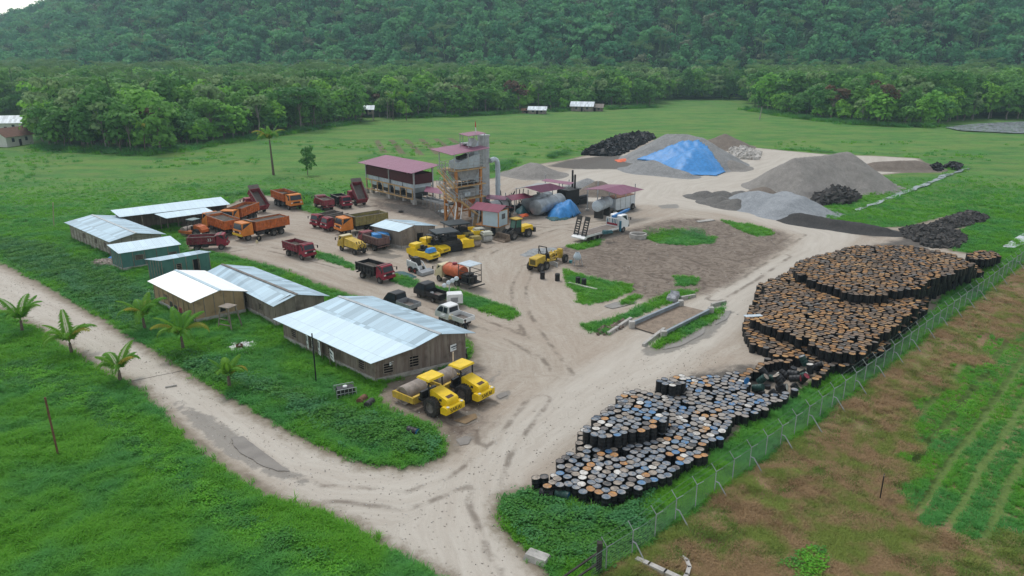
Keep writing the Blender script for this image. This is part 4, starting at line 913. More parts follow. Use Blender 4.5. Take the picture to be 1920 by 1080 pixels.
# fuel shed
post_roof('wide purple gabled roof on posts over the white fuel tank',[(1164,366,4.4),(1207,355,4.4),(1169,346,5.4),(1128,355,5.4)],RF_PURP,[(1141,393,4.5),(1153,400,4.4),(1172,395,4.4),(1189,390,4.4),(1101,395,4.2),(1120,385,4.4)],back=[(1137,345.5,4.4),(1094,355,4.4),(1128,355.05,5.38),(1169,346.05,5.38)])
tank('grey cylindrical fuel tank on a stand under the wide purple roof',at(1119,387,2.2),at(1140,378,2.2),.95,PLB)
a=at(1153,401); e=at(1190,391); r=empty('fuel_tank_trailer',a,math.atan2((e-a).y,(e-a).x),'white box shaped fuel tank with a wheel under the wide purple roof','tank'); L=(e-a).length
b=MB(); b.prism([(0,1.0),(.6,.5),(L-1,.5),(L,1.0),(L,2.6),(0,2.6)],0,2.4,0); b.build('body',mk('white_tank_paint',(.58,.63,.66),.5,.12,.2),r); MB().box(-.02,-.03,2.6,L+.02,2.43,2.66).build('top',RUST,r)
b=MB()
for k in range(4): b.box(L*k/4,-.05,.6,L*k/4+.06,0,2.6)
b.build('rib',STL,r)
def wheelmb(r_,w_,n=20):
    b=MB(); b.lathe([(r_*.55,-w_/2),(r_*.92,-w_/2),(r_,-w_*.35),(r_,w_*.35),(r_*.92,w_/2),(r_*.55,w_/2)],(0,0,0),'y',n); return b
_wc={}
def wheel(parent,x,y,r_,w_=.25,rim=None,name='wheel',treads=False):
    key=(round(r_,2),round(w_,2),rim.name if rim else '',treads)
    if key not in _wc:
        b=wheelmb(r_,w_)
        if treads:
            for k in range(22):
                t=2*math.pi*k/22; M=Matrix.Rotation(-t,4,'Y'); b.box(r_*.97,-w_*.48,-.045,r_*1.04,w_*.48,.045,0,M)
        o=b.build(name,TYR,parent,smooth=True)
        b=MB(); b.lathe([(.01,-w_*.30),(r_*.25,-w_*.34),(r_*.3,-w_*.2),(r_*.5,-w_*.25),(r_*.58,-w_*.45),(r_*.60,-w_*.3),(r_*.60,w_*.3),(r_*.58,w_*.45),(r_*.5,w_*.25),(r_*.3,w_*.2),(r_*.25,w_*.34),(.01,w_*.30)],(0,0,0),'y',16)
        q=b.build('rim',rim or RIM,o,smooth=True); _wc[key]=(o.data,q.data)
    else:
        o=link(bpy.data.objects.new(name,_wc[key][0]),parent); q=link(bpy.data.objects.new('rim',_wc[key][1]),o)
    o.location=(x,y,r_); return o
wheel(r,L-.9,-.15,.55,.3)
def place(F_,R_,hw,wf,wr):
    f=at(*F_); q=at(*R_); h=(f-q).normalized(); n=Vector((-h.y,h.x,0))
    if n.dot(f)<0: n=-n
    mid=(f+q)/2+n*hw; o=mid-h*((wf+wr)/2); return o,math.atan2(h.y,h.x)
# ================================================================ VEHICLES
def cab(root,x0,x1,hw,z0,zt,zm,mat,slope=.3,rear=True,visor=None):
    # forward control cab: x0 rear, x1 nose
    b=MB(); b.prism([(x0,z0),(x0,zt-.08),(x0+.12,zt),(x1-slope-.05,zt),(x1-slope,zt-.06),(x1-.06,zm),(x1,zm-.1),(x1,z0+.25),(x1-.05,z0)],-hw,hw,0,(zm,.10)); c=b.build('cab',mat,root)
    f=lambda z:(x1-.06)+(-slope+.06)*(z-zm)/(zt-.06-zm)
    za,zb=zm+.06,zt-.14; b=MB(); yy=hw-.16
    b.poly([(f(za)+.025,-yy,za),(f(za)+.025,yy,za),(f(zb)+.025,yy-.05,zb),(f(zb)+.025,-yy+.05,zb)]); b.build('windscreen',GLS,c)
    for s in (-1,1):
        y=s*(hw-.10+.012); y2=s*(hw-.1+.012)
        b=MB(); b.poly([(x0+.25,y,za+.02),(x1-.30,y,za+.02),(x1-slope-.22,y2,zb),(x0+.25,y2,zb)]); b.build('side_window',GLS,c)
        b=MB(); b.beam((x1-.25,s*hw,zm+.5),(x1+.1,s*(hw+.25),zm+.45),.04); b.box(x1+.05,s*(hw+.25)-.08,zm+.1,x1+.10,s*(hw+.25)+.08,zm+.5); b.build('mirror',BLK,c)
        b=MB(); b.box(x1,s*hw*.72-.15,z0+.42,x1+.03,s*hw*.72+.15,z0+.60); b.build('headlight',HEAD,c)
    b=MB(); b.box(x1,-hw*.5,z0+.40,x1+.025,hw*.5,z0+.68); b.build('grille',BLK,c)
    b=MB(); b.box(x1-.1,-hw-.02,z0+.02,x1+.12,hw+.02,z0+.30); b.build('bumper',visor or mat,root)
    return c
def bed(root,x0,x1,hw,z0,h,mat,ribs=6,tilt=0,load=.25,rim=None,lip=True,loadm=None):
    g=bpy.data.objects.new('bed',None)
    b=MB(); t=.07
    b.box(x0,-hw,z0,x1,hw,z0+.1); b.box(x0+t,-hw,z0+.1,x1-t,-hw+t,z0+h); b.box(x0+t,hw-t,z0+.1,x1-t,hw,z0+h); b.box(x1-t,-hw,z0+.1,x1,hw,z0+h+.12)
    for s in (-1,1):
        for k in range(ribs+1):
            x=x0+.05+(x1-x0-.15)*k/ribs; b.box(x,s*(hw+.05)-.05,z0,x+.09,s*(hw+.05)+.05,z0+h-.02)
        b.box(x0,s*(hw+.04)-.08,z0+h-.10,x1,s*(hw+.04)+.08,z0+h+.02); b.box(x0+.02,s*(hw+.03)-.06,z0+h*.45,x1,s*(hw+.03)+.06,z0+h*.45+.07)
    o=b.build('bed',mat,root)
    b=MB(); b.box(x0-.06,-hw,z0,x0,hw,z0+h-.03)
    for k in range(4): b.box(x0-.12,-hw+.05+k*(2*hw-.2)/3,z0,x0-.06,-hw+.15+k*(2*hw-.2)/3,z0+h-.05)
    b.build('tailgate',mat,o)
    if lip:
        b=MB(); b.prism([(x1,z0+h+.12),(x1-.05,z0+h+.02),(x1+.75,z0+h+.22),(x1+.75,z0+h+.28)],-hw,hw); b.build('cab_guard',rim or BEDM,o)
    b=MB(); b.box(x0-.03,-hw-.05,z0+h+.021,x1,-hw+.10,z0+h+.06); b.box(x0-.03,hw-.10,z0+h+.021,x1,hw+.05,z0+h+.06); b.build('top_rail',BEDM,o)
    b=MB(); b.box(x0+t+.002,-hw+t+.002,z0+.1,x1-t-.002,hw-t-.002,z0+.1+h*load); b.build('load',loadm or (SOIL if load>.2 else BEDM),o)
    if tilt:
        M=Matrix.Translation((x0+.3,0,z0))@Matrix.Rotation(-tilt,4,'Y')@Matrix.Translation((-x0-.3,0,-z0))
        o.matrix_basis=M
        b=MB(); p=M@Vector((x1-.9,0,z0)); b.cyl((x1-1.5,0,.7),p,.09,8); b.build('hoist',STL,root)
    return o
def dump_truck(label,F_,R_,cabm,bedm,big=False,tilt=0,load=.3,name='dump_truck',bump=None,beds=None,n_rear=None,group='tipper trucks',ribs=None,lip=True):
    if not big:
        hw=.95; wf,wr=1.65,-1.65; r_=.43; loc,rz=place(F_,R_,hw,wf,wr); root=empty(name,loc,rz,label,'truck',group)
        cab(root,1.05,2.45,.92,.62,2.2,1.42,cabm,visor=bump)
        b=MB(); b.box(-2.6,-.42,.55,2.2,-.30,.8); b.box(-2.6,.30,.55,2.2,.42,.8); b.box(-.9,-.9,.45,-.1,-.5,.85); b.box(-1.9,-.7,.38,-1.4,.7,.5); b.box(1.4,-.7,.38,1.9,.7,.5); b.build('chassis',DGR,root)
        bed(root,-2.75,.95,1.0,.98,1.0 if not beds else beds,bedm,ribs or 6,tilt,load,lip=lip)
        for x in (wf,wr):
            for s in (-1,1): wheel(root,x,s*.82,r_,.28 if x>0 else .42)
        b=MB(); b.box(-2.7,-1.0,.62,-2.62,1.0,.8); b.build('rear_bar',bedm,root)
    else:
        hw=1.22; wf=2.9; wr=-1.35; r_=.52; loc,rz=place(F_,R_,hw,wf,wr); root=empty(name,loc,rz,label,'truck',group)
        cab(root,2.0,4.0,1.2,.85,2.75,1.75,cabm,.3,visor=bump)
        b=MB(); b.box(-3.8,-.5,.75,3.8,-.34,1.05); b.box(-3.8,.34,.75,3.8,.5,1.05); b.box(.3,-1.15,.6,1.3,-.6,1.1); b.box(.2,.6,.6,1.4,1.15,1.1)
        for x in (wf,wr,wr-1.3): b.box(x-.15,-.9,.42,x+.15,.9,.62)
        b.build('chassis',DGR,root)
        bed(root,-4.1,1.6,1.25,1.3,1.35 if not beds else beds,bedm,ribs or 9,tilt,load,lip=lip)
        for x in (wf,wr,wr-1.3):
            for s in (-1,1): wheel(root,x,s*1.02,r_,.30 if x>0 else .5)
        b=MB()
        for s in (-1,1): b.box(wr-2.0,s*1.02-.28,1.1,wr+.7,s*1.02+.28,1.14)
        b.build('mudguard',BLK,root)
    return root
YB=mk('yellow_bumper',(.65,.45,.02),.5,.1,.2)
dump_truck('big orange tipper with a high slatted orange bed, cab facing the green roofed side',(468,452),(514,442.5),ORG,ORGB,True,bump=YB,load=.8) ['label']='big orange tipper with its side showing, nearest of the orange trucks'
dump_truck('big orange tipper half loaded with soil beside the orange roller',(384,432),(410,442),ORG,ORGB,True,load=.75)
dump_truck('big orange and red tipper parked behind the nearest orange tipper',(440,428),(478,412),ORG,ORGB,True,load=.6)
dump_truck('big orange tipper at the back of the park with its cab towards the feed bins',(551,398),(512,383),ORG,ORGB,True,load=.5)
dump_truck('red tipper with its bed raised steeply, left of the back orange tipper',(455,394),(483,401),RED,REDB,False,tilt=R(42),load=.05)
t=dump_truck('red tipper numbered 33 on its bed side beside the workshop',(413,469),(372,471),RED,REDB,False,load=.6)
M=face_M((.2,-1.10,1.55),(0,-1,0)); text('33',.55,WHT,t,M)
dump_truck('lone red tipper in the middle of the dirt lane',(565.3,488.4),(540,480),RED,REDB,load=.45)
t=dump_truck('red cabbed tipper with a black bed nearest the pickups',(712,532.5),(678.4,522),RED,BLK,load=.5)
dump_truck('leftmost red tipper of the three before the feed bins, tail towards the camera',(589.7,388),(605.6,395.6),RED,REDB,load=.7)
dump_truck('middle red tipper of the three before the feed bins, cab towards the camera',(644,393.7),(622,384),RED,BLK,load=.5)
dump_truck('red tipper with its bed raised next to the feed bins',(648,378),(671,388),RED,REDB,tilt=R(45),load=.05)
dump_truck('leftmost red cab of the row beside the olive bedded tipper',(606,428),(632,422),RED,BEDM,load=.5)
dump_truck('red tipper between the leftmost red cab and the orange cab',(626,434),(652,429),RED,BEDM,load=.5)
dump_truck('orange cabbed tipper with a long olive yellow bed',(657,441.5),(697,434.5),ORG,OLV,True,load=.6,bump=ORG)
dump_truck('worn purple brown tipper beside the yellow tank truck',(677,463),(701,470.6),REDB,mk('purple_brown_bed',(.16,.09,.09),.8,.3,.6),load=.4,lip=False)
r=empty('cover',at(714,462),R(20),'blue tarpaulin cover over a box behind the purple brown tipper','cover'); b=MB(); b.box(-1.3,-1.0,1.1,1.3,1.0,2.0,0,None,.15,.15); b.build('sheet',TRPB,r); b=MB(); b.box(-1.25,-.95,.5,1.25,.95,1.09); b.cyl((-.6,-1,.4),(-.6,1,.4),.4,14); b.build('carrier',DGR,r)
# yellow vacuum tank truck
loc,rz=place((638.5,470.6),(663.8,479),.95,1.6,-1.6); r=empty('tank_truck',loc,rz,'small dusty yellow tank truck with hoses at its tail','truck')
c=cab(r,1.1,2.4,.9,.6,2.15,1.4,YELD); b=MB(); b.prism([(1.2,2.15),(2.1,2.15),(2.05,2.22),(1.2,2.22)],-.85,.85); b.build('roof_panel',CREAM,c)
b=MB(); b.box(-2.3,-.4,.55,2.2,.4,.78); b.box(-2.4,-.85,.78,1.0,.85,.9); b.build('chassis',DGR,r)
b=MB(); b.prism([(-2.3,.92),(.95,.92),(.95,1.95),(-1.6,1.75),(-2.3,1.5)],-.85,.85,0,(1.4,.2)); b.build('tank',YELD,r); b=MB()
for k in range(8): t=2*math.pi*k/8; t2=2*math.pi*(k+1)/8; b.cyl((-2.45,.4*math.cos(t),1.3+.35*math.sin(t)),(-2.45,.4*math.cos(t2),1.3+.35*math.sin(t2)),.05,6)
for k in range(4): b.beam((-2.6,-.7+.4*k,.5),(-1.9,-.6+.4*k,1.9),.08)
b.build('hose',DGR,r)
for x in (1.6,-1.6):
    for s in (-1,1): wheel(r,x,s*.78,.4,.28)
# orange bitumen distributor
loc,rz=place((823,528),(854.7,538),.95,1.7,-1.5); r=empty('bitumen_distributor',loc,rz,'cream cabbed truck with an orange bitumen tank and a rear canopy','truck')
cab(r,1.2,2.4,.9,.6,2.15,1.4,CREAM); b=MB(); b.box(-3.0,-.45,.55,2.2,.45,.8); b.build('chassis',DGR,r)
b=MB(); b.lathe([(.01,-1.95),(.6,-1.9),(.85,-1.75),(.9,-1.5),(.9,.8),(.85,1.0),(.6,1.1),(.01,1.15)],(0,0,1.65),'x',22); tk=b.build('tank',mk('orange_tank_paint',(.48,.11,.04),.5,.3,.35,(.3,.13,.06)),r,smooth=True); tk.scale=(1,1.0,.88); tk.location=(0,0,.2)
b=MB()
for x in (-1.4,-.3,.7): b.cyl((x,0,1.65),(x+.07,0,1.65),.84,20)
b.build('band',RED,r); MB().cyl((-.3,0,2.4),(-.3,0,2.62),.3,12).build('hatch',RED,r)
b=MB(); b.box(-4.0,-1.0,3.0,-1.9,1.0,3.06); b.build('canopy',PLB,r)
b=MB()
for x in (-3.9,-2.0):
    for y in (-.95,.95): b.beam((x,y,.7),(x,y,3.0),.06)
for z in (.8,1.6,2.2): b.beam((-3.9,-.95,z),(-3.9,.95,z),.06); b.beam((-3.9,-.95,z),(-2,-.95,z),.06); b.beam((-3.9,.95,z),(-2,.95,z),.06)
b.box(-3.9,-.95,.68,-1.9,.95,.76); b.beam((-4.1,-1.3,.45),(-4.1,1.3,.45),.12)
b.build('rear_frame',DGR,r); b=MB(); b.box(-3.0,-.6,.78,-2.1,.6,1.7); b.cyl((-3.5,-.3,.8),(-3.5,-.3,1.6),.25,8); b.box(-3.8,.1,.78,-3.3,.6,1.5); b.build('burner_unit',BLK,r)
for x in (1.7,-1.5):
    for s in (-1,1): wheel(r,x,s*.8,.42,.28)
# pickups
def pickup(label,F_,R_,m,cabm=None,cargo=(),bedcol=None):
    hw=.83; loc,rz=place(F_,R_,hw-.08,1.25,-1.15); r=empty('pickup_truck',loc,rz,label,'pickup','small pickups beside the largest shed'); cm=cabm or m
    b=MB(); b.prism([(.05,.42),(.05,1.0),(.10,1.78),(.25,1.84),(1.25,1.84),(1.40,1.78),(1.95,1.12),(2.08,.95),(2.1,.45)],-hw,hw,0,(1.3,.12)); c=b.build('cab',cm,r)
    b=MB(); b.poly([(1.98,-.62,1.12),(1.98,.62,1.12),(1.48,.60,1.73),(1.48,-.60,1.73)]); b.build('windscreen',GLS,c)
    b=MB(); b.poly([(.03,-.6,1.2),(.03,.6,1.2),(.075,.6,1.7),(.075,-.6,1.7)]); b.build('rear_window',GLS,c)
    for s in (-1,1):
        for (xa,xb) in ((.2,.75),(.85,1.75)):
            b=MB(); y=s*(hw+.006); yt=s*(hw-.10); b.poly([(xa,y if False else s*(hw-.0+.006),1.12),(xb,s*(hw+.006),1.12),(min(xb,1.38),yt+s*-.005,1.70),(xa,yt-s*.005,1.70)]); 
            b.v=[(x,s*(hw+.012 if z<1.3 else hw-.108+0.0),z) if z<1.3 else (x,s*(hw-.105),z) for x,y_,z in b.v]; b.build('side_window',GLS,c)
        MB().box(2.1,s*.6-.12,.62,2.13,s*.6+.12,.78).build('headlight',HEAD,c)
    b=MB(); hh=.42
    b.box(-2.2,-hw,.62,.0,hw,.70); b.box(-2.2,-hw,.70,0,-hw+.05,.70+hh); b.box(-2.2,hw-.05,.70,0,hw,.70+hh); b.box(-.06,-hw+.05,.7,0,hw-.05,.7+hh+.1); bo=b.build('bed',m if not bedcol else bedcol,r)
    MB().box(-2.25,-hw,.66,-2.20,hw,.70+hh-.02).build('tailgate',m if not bedcol else bedcol,bo)
    MB().box(-2.18,-hw+.052,.701,-.07,hw-.052,.715).build('bed_floor',BEDM,bo)
    b=MB(); b.box(-2.1,-.4,.35,1.9,.4,.6); b.build('chassis',DGR,r)
    for x in (1.25,-1.15):
        for s in (-1,1): wheel(r,x,s*(hw-.12),.31,.2)
    return r
pickup('black pickup with white sacks in its bed, farthest of the three pickups',(786,558.8),(810.6,567.2),BLK)
pickup('black cabbed pickup with a grey flat bed half hidden by the largest shed',(730,578),(757,587),BLK,bedcol=GRY)
pickup('white pickup with its bed full of goods behind the largest shed',(826,602),(857,613),WHT,cabm=WHT)
def crate_lumps(name,px,z,n,m,label,cat,seed,s=.25,spread=.5):
    p=at(px[0],px[1],z); r=random.Random(seed); b=MB()
    for k in range(n):
        M=Matrix.Translation((r.uniform(-spread,spread),r.uniform(-spread,spread),0))@Matrix.Rotation(r.uniform(0,6),4,'Z'); w_=s*r.uniform(.7,1.3); b.box(-w_,-w_*.6,0,w_,w_*.6,w_*.7,0,M,w_*.25,w_*.2)
    o=b.build(name,m); o.location=p; return tag(o,label,cat)
crate_lumps('sack','x' and (804,548),.72,1,mk('pale_sack',(.5,.55,.52),.8,.2),'pale sack lying in the bed of the black pickup','sack',1,.45,.1)
crate_lumps('sack',(808,550),.72,1,WHT,'white sack next to the pale sack in the black pickup','sack',2,.3,.1)
crate_lumps('cloth_bundle',(817,556),.72,1,RED,'red bundle in the bed of the black pickup','bundle',3,.3,.1)
crate_lumps('sack',(832,592),.72,1,WHT,'white sack behind the cab of the white pickup','sack',4,.4,.1)
crate_lumps('sack',(845,596),.72,1,CREAM,'cream sack in the middle of the white pickup bed','sack',5,.35,.1)
crate_lumps('toolbox',(840,590),.72,1,BLK,'black tool box in the bed of the white pickup','toolbox',6,.25,.1)
# compressor trailer + lamp mast
p=at(853,574); r=empty('compressor_trailer',p,R(10),'white boxy generator trailer with two small wheels behind the black pickup','trailer')
b=MB(); b.prism([(-.85,.5),(.85,.5),(.85,1.45),(.75,1.55),(-.75,1.55),(-.85,1.45)],-.6,.6); b.build('housing',WHT,r); MB().beam((-.85,0,.45),(-1.9,0,.4),.1).build('drawbar',DGR,r)
b=MB(); b.box(-.5,-.612,.7,.3,-.60,1.2); b.build('side_vent',GRY,r)
for s in (-1,1): wheel(r,0,s*.68,.33,.2)
p=at(842,566); r=empty('lamp_mast',p,R(15),'short folded mast with four round floodlights beside the generator trailer','floodlight')
MB().beam((0,0,.3),(.1,0,2.2),.12).build('mast',STL,r)
for k,(x,z) in enumerate(((-.5,2.0),(0,2.3),(.45,2.5),(.9,2.7))): b=MB(); b.lathe([(.01,-.12),(.2,-.08),(.27,.06),(.01,.08)],(x,-.1,z),'y',14); b.build('floodlight',mk('floodlight_glass',(.6,.66,.7),.15,.05),r,smooth=True)
# ---- smooth drum rollers
def roller(label,F_,R_,pole=False):
    loc,rz=place(F_,R_,1.05,1.75,-1.45); r=empty('road_roller',loc,rz,label,'roller','yellow single drum rollers')
    b=MB(); b.lathe([(.01,-.95),(.60,-.95),(.62,-1.06),(.77,-1.06),(.77,1.06),(.62,1.06),(.60,.95),(.01,.95)],(1.75,0,.77),'y',36); b.build('drum',DRUMST,r,smooth=True)
    b=MB()
    for s in (-1,1): b.prism([(.3,.55),(2.7,.45),(2.75,.95),(2.4,1.05),(.3,1.05)],s*1.2-.07,s*1.2+.07)
    b.box(.25,-1.13,.5,.5,1.13,1.1); b.box(2.62,-1.13,.5,2.78,1.13,.92); b.build('drum_frame',YELD,r)
    b=MB(); b.box(-.25,-.25,.6,.25,.25,1.0); b.build('articulation',BLK,r)
    b=MB(); b.box(-.95,-.85,.85,.1,.85,1.05); b.box(-.25,-.8,1.05,.0,.8,1.6); b.box(-.75,-.25,1.05,-.35,.25,1.35); b.box(-.85,-.25,1.3,-.72,.25,1.85); b.build('driver_deck',BLK,r)
    b=MB(); b.cyl((-.1,0,1.5),(-.3,0,1.85),.03,6); 
    for k in range(10): t=2*math.pi*k/10;t2=2*math.pi*(k+1)/10; b.cyl((-.3+.06*math.cos(t),.2*math.sin(t),1.85+.18*math.cos(t)),(-.3+.06*math.cos(t2),.2*math.sin(t2),1.85+.18*math.cos(t2)),.025,5)
    b.build('steering_wheel',BLK,r)
    b=MB(); b.box(-1.15,-.85,2.72,.25,.85,2.86,0,None,.06,.06); cn=b.build('canopy',YEL,r)
    b=MB()
    for s in (-1,1): b.beam((-1.0,s*.72,1.3),(-1.0,s*.72,2.72),.09)
    b.build('canopy_post',BLK,cn)
    b=MB(); b.prism([(-.95,1.0),(-.95,1.95),(-1.1,2.0),(-2.75,1.62),(-2.85,1.5),(-2.85,1.15),(-2.6,1.0)],-.62,.62,0,(1.8,.05)); h=b.build('engine_hood',YEL,r)
    zt=lambda x:2.0+(x+1.1)*(1.62-2.0)/(-1.65)
    b=MB(); b.poly([(-2.35,-.33,zt(-2.35)+.012),(-2.68,-.33,zt(-2.68)+.012),(-2.68,.33,zt(-2.68)+.012),(-2.35,.33,zt(-2.35)+.012)]); b.build('hood_grille',mk('brown_grille',(.09,.05,.03),.7,.2),h)
    for s in (-1,1): MB().box(-2.25,s*.622-.006,1.35,-2.0,s*.622+.006,1.55).build('side_vent',BLK,h)
    b=MB(); b.prism([(-2.45,.55),(-2.45,1.0),(-2.6,1.16),(-3.08,1.16),(-3.16,1.10),(-3.16,.62),(-3.0,.55)],-.98,.98); bp_=b.build('rear_body',YEL,r)
    text('SAKAI',.46,BLK,bp_,Matrix.Translation((-3.172,0,.86))@face_M((0,0,0),(-1,0,0)),ext=.008)
    text('SAKAI',.24,BLK,r,Matrix.Translation((1.2,-1.275,.85))@face_M((0,0,0),(0,-1,0)),ext=.01)
    for s in (-1,1):
        MB().box(-3.14,s*.75-.1,1.162,-2.95,s*.75+.1,1.22).build('rear_lamp',HEAD,bp_)
        wheel(r,-1.45,s*.88,.76,.56,mk('grey_hub',(.17,.155,.14),.7,.2,.3),treads=True)
    MB().beam((-1.3,-1.0,.9),(-.2,-1.02,.9),.10,.05).build('step',ORS,r)
    return r
ROLLERS=[(( 748,743),(798,777)),((793,709),(855,751))]
roller('yellow single drum roller nearest the camera',(762,761),(801,778))
roller('yellow single drum roller behind the nearest one, against the shed corner',(822,738),(858,752))
p=at(849,735); b=MB(); b.beam((0,0,0),(.12,0,3.6),.10); small('striped_pole',b,mk('pale_striped_pole',(.6,.5,.42),.7,.3),'thin pale pole standing between the two yellow rollers','pole',p)
# ---- pneumatic tyre rollers
def prow(label,F_,R_,canopy):
    loc,rz=place(F_,R_,.85,1.6,-1.6); r=empty('tyre_roller',loc,rz,label,'roller','yellow pneumatic tyre rollers')
    b=MB(); b.prism([(-2.3,.75),(-2.35,1.35),(-1.6,1.65),(-.7,1.65),(-.6,1.3),(1.6,1.3),(2.3,1.1),(2.35,.6),(1.9,.45),(.9,.6),(-1.2,.45)],-.9,.9); b.build('body',YEL,r)
    b=MB(); b.prism([(-2.1,1.66),(-1.9,2.1),(-.8,2.1),(-.7,1.66)],-.7,.7); b.build('hood',YEL,r)
    b=MB(); b.box(-.5,-.6,1.31,.5,.6,1.5); b.box(-.3,-.25,1.5,0,.25,2.0); b.box(.4,-.3,1.5,.55,.3,2.0); b.build('driver_seat',BLK,r)
    for k in range(5): wheel(r,1.6,-.72+.36*k,.45,.24,name='front_wheel')
    for k in range(4): wheel(r,-1.6,-.72+.48*k,.45,.26,name='rear_wheel')
    text('SAKAI',.38,BLK,r,Matrix.Translation((2.375,0,.86))@face_M((0,0,0),(1,0,0)))
    if canopy:
        b=MB(); b.box(-.9,-.7,2.6,.8,.7,2.7); cn=b.build('canopy',BLK,r); b=MB()
        for s in (-1,1): b.beam((-.7,s*.6,1.6),(-.7,s*.6,2.6),.07); b.beam((.6,s*.6,1.4),(.6,s*.6,2.6),.07)
        b.build('canopy_post',BLK,cn)
    return r
prow('front yellow tyre roller with blue cloth on its nose, beside the skid steer',(803,493),(769,485),False)
prow('rear yellow tyre roller close behind the front one',(822,481),(790,474),True)
crate_lumps('blue_cloth',(808,472),1.35,1,TRPB,'blue cloth lying on the front yellow tyre roller','cloth',9,.6,.1)
# ---- pavers
def paver(label,px,rz,s=1.0):
    r=empty('asphalt_paver',at(*px),rz,label,'paver','black roofed asphalt pavers')
    b=MB(); b.prism([(-2.6,.5),(-2.6,1.5),(-1.2,1.7),(.8,1.7),(1.1,1.2),(1.1,.5)],-1.1,1.1); b.build('body',DGR,r)
    b=MB(); b.prism([(1.1,.45),(1.1,1.05),(2.7,1.3),(2.9,.6),(2.7,.45)],-1.35,1.35); b.build('hopper_floor',YEL,r)
    for q in (-1,1): b=MB(); b.prism([(1.1,1.0),(1.1,1.7),(2.7,1.6),(2.7,1.25)],q*1.45-.06,q*1.45+.06); b.build('hopper_wing',YEL,r)
    b=MB(); b.prism([(-3.6,.15),(-3.6,.65),(-3.3,.8),(-2.7,.7),(-2.7,.15)],-2.3,2.3); b.build('screed',BLK,r)
    b=MB(); b.box(-2.7,-2.2,.82,-2.6,2.2,1.0)
    for q in (-1,1): b.beam((-3.2,q*1.3,.7),(1.0,q*1.3,1.0),.16,.3); b.prism([(-2.2,.05),(-2.4,.4),(-2.2,.75),(.9,.75),(1.1,.4),(.9,.05)],q*.95-.22,q*.95+.22)
    b.build('track_frame',BLK,r)
    b=MB(); b.box(-2.9,-1.5,2.95,.5,1.5,3.03); b.box(-2.95,-1.55,2.88,.55,1.55,2.95); cn=b.build('canopy',mk('dark_canopy',(.04,.05,.055),.45,.2,.1),r)
    b=MB()
    for x in (-2.5,.2):
        for q in (-1,1): b.beam((x,q*1.1,1.4),(x,q*1.1,2.88),.1)
    b.build('canopy_post',BLK,cn)
    b=MB(); b.box(-1.8,-1.0,1.7,-1.2,-.4,2.2); b.box(-1.8,.4,1.7,-1.2,1.0,2.2); b.cyl((-.6,0,1.7),(-.6,0,2.5),.12,8); b.box(-.9,-.5,1.7,.6,.6,2.1); b.build('controls',BLK,r)
    return r
paver('black roofed asphalt paver with yellow hopper next to the yellow tyre rollers',(848,469),R(28))
paver('second black roofed paver standing farther back by the cabin stairs',(868,452),R(30))
# ---- tandem rollers
def tandem(label,px,rz,m,dm):
    r=empty('tandem_roller',at(*px),rz,label,'roller','tandem rollers by the cabin')
    for x in (-1.3,1.3):
        b=MB(); b.lathe([(.01,-.6),(.45,-.6),(.5,-.7),(.6,-.7),(.6,.7),(.5,.7),(.45,.6),(.01,.6)],(x,0,.6),'y',26); b.build('drum',dm,r,smooth=True)
        b=MB(); b.box(x-.7,-.8,1.15,x+.7,.8,1.3); b.prism([(x-.65,1.31),(x-.5,1.6),(x+.5,1.6),(x+.65,1.31)],-.7,.7); b.build('body',m,r)
    b=MB(); b.box(-.55,-.6,.5,.55,.6,1.1); b.box(-.3,-.3,1.1,.3,.3,1.6); b.build('driver_seat',BLK,r)
    return r
tandem('worn yellow brown tandem roller between the paver and the green one',(884,459),R(118),mk('brown_yellow',(.28,.22,.07),.7,.3,.4),DRUMST)
tandem('cream and green tandem roller beside the loader bucket',(905,450),R(118),mk('cream_body',(.5,.5,.42),.6,.2,.3),mk('bright_drum_steel',(.42,.42,.40),.5,.2,.2))
# ---- wheel loader
loc,rz=place((963.5,450.2),(990.8,444.4),.95,1.45,-1.45); r=empty('wheel_loader',loc,rz,'yellow wheel loader with its bucket on the ground below the cabin','loader')
b=MB(); b.prism([(-.3,.9),(-.3,1.7),(-2.4,1.75),(-2.6,1.5),(-2.6,.9)],-.75,.75); b.build('engine_hood',YEL,r); MB().box(-2.95,-1.0,.6,-2.6,1.0,1.3).build('counterweight',DGR,r)
MB().box(-2.4,-.5,.6,2.0,.5,1.0).build('chassis',DGR,r)
b=MB(); b.prism([(-.35,1.0),(-.35,2.9),(.65,2.9),(.95,1.6),(.85,1.0)],-.6,.6); cb=b.build('cab',BLK,r); MB().box(-.5,-.75,2.9,.9,.75,3.02).build('roof',YELD,cb)
for s in (-1,1): b=MB(); b.poly([(-.25,s*.612,1.7),(.75,s*.612,1.7),(.58,s*.612,2.75),(-.25,s*.612,2.75)]); b.build('side_window',mk('green_glass',(.05,.14,.10),.1,.2),cb)
b=MB(); b.poly([(.965,-.5,1.65),(.965,.5,1.65),(.67,.5,2.8),(.67,-.5,2.8)]); b.build('windscreen',mk('green_glass',(.05,.14,.10)),cb)
b=MB()
for s in (-1,1): b.beam((.9,s*.4,1.5),(2.6,s*.4,.55),.2,.35); b.beam((1.0,s*.15,1.1),(2.4,s*.15,1.0),.12)
b.build('lift_arm',DGR,r)
b=MB(); b.prism([(2.5,.1),(2.55,1.0),(2.65,1.1),(2.75,1.0),(2.7,.25),(3.6,.15),(3.7,.05),(2.7,.05)],-1.35,1.35); 
for s in (-1,1): b.prism([(2.55,.1),(2.6,1.05),(3.0,.9),(3.6,.12)],s*1.33-.03,s*1.33+.03)
for k in range(8): b.box(3.68,-1.3+.35*k,.04,3.85,-1.2+.35*k,.10)
b.build('bucket',mk('worn_bucket_steel',(.20,.15,.11),.7,.3,.3),r)
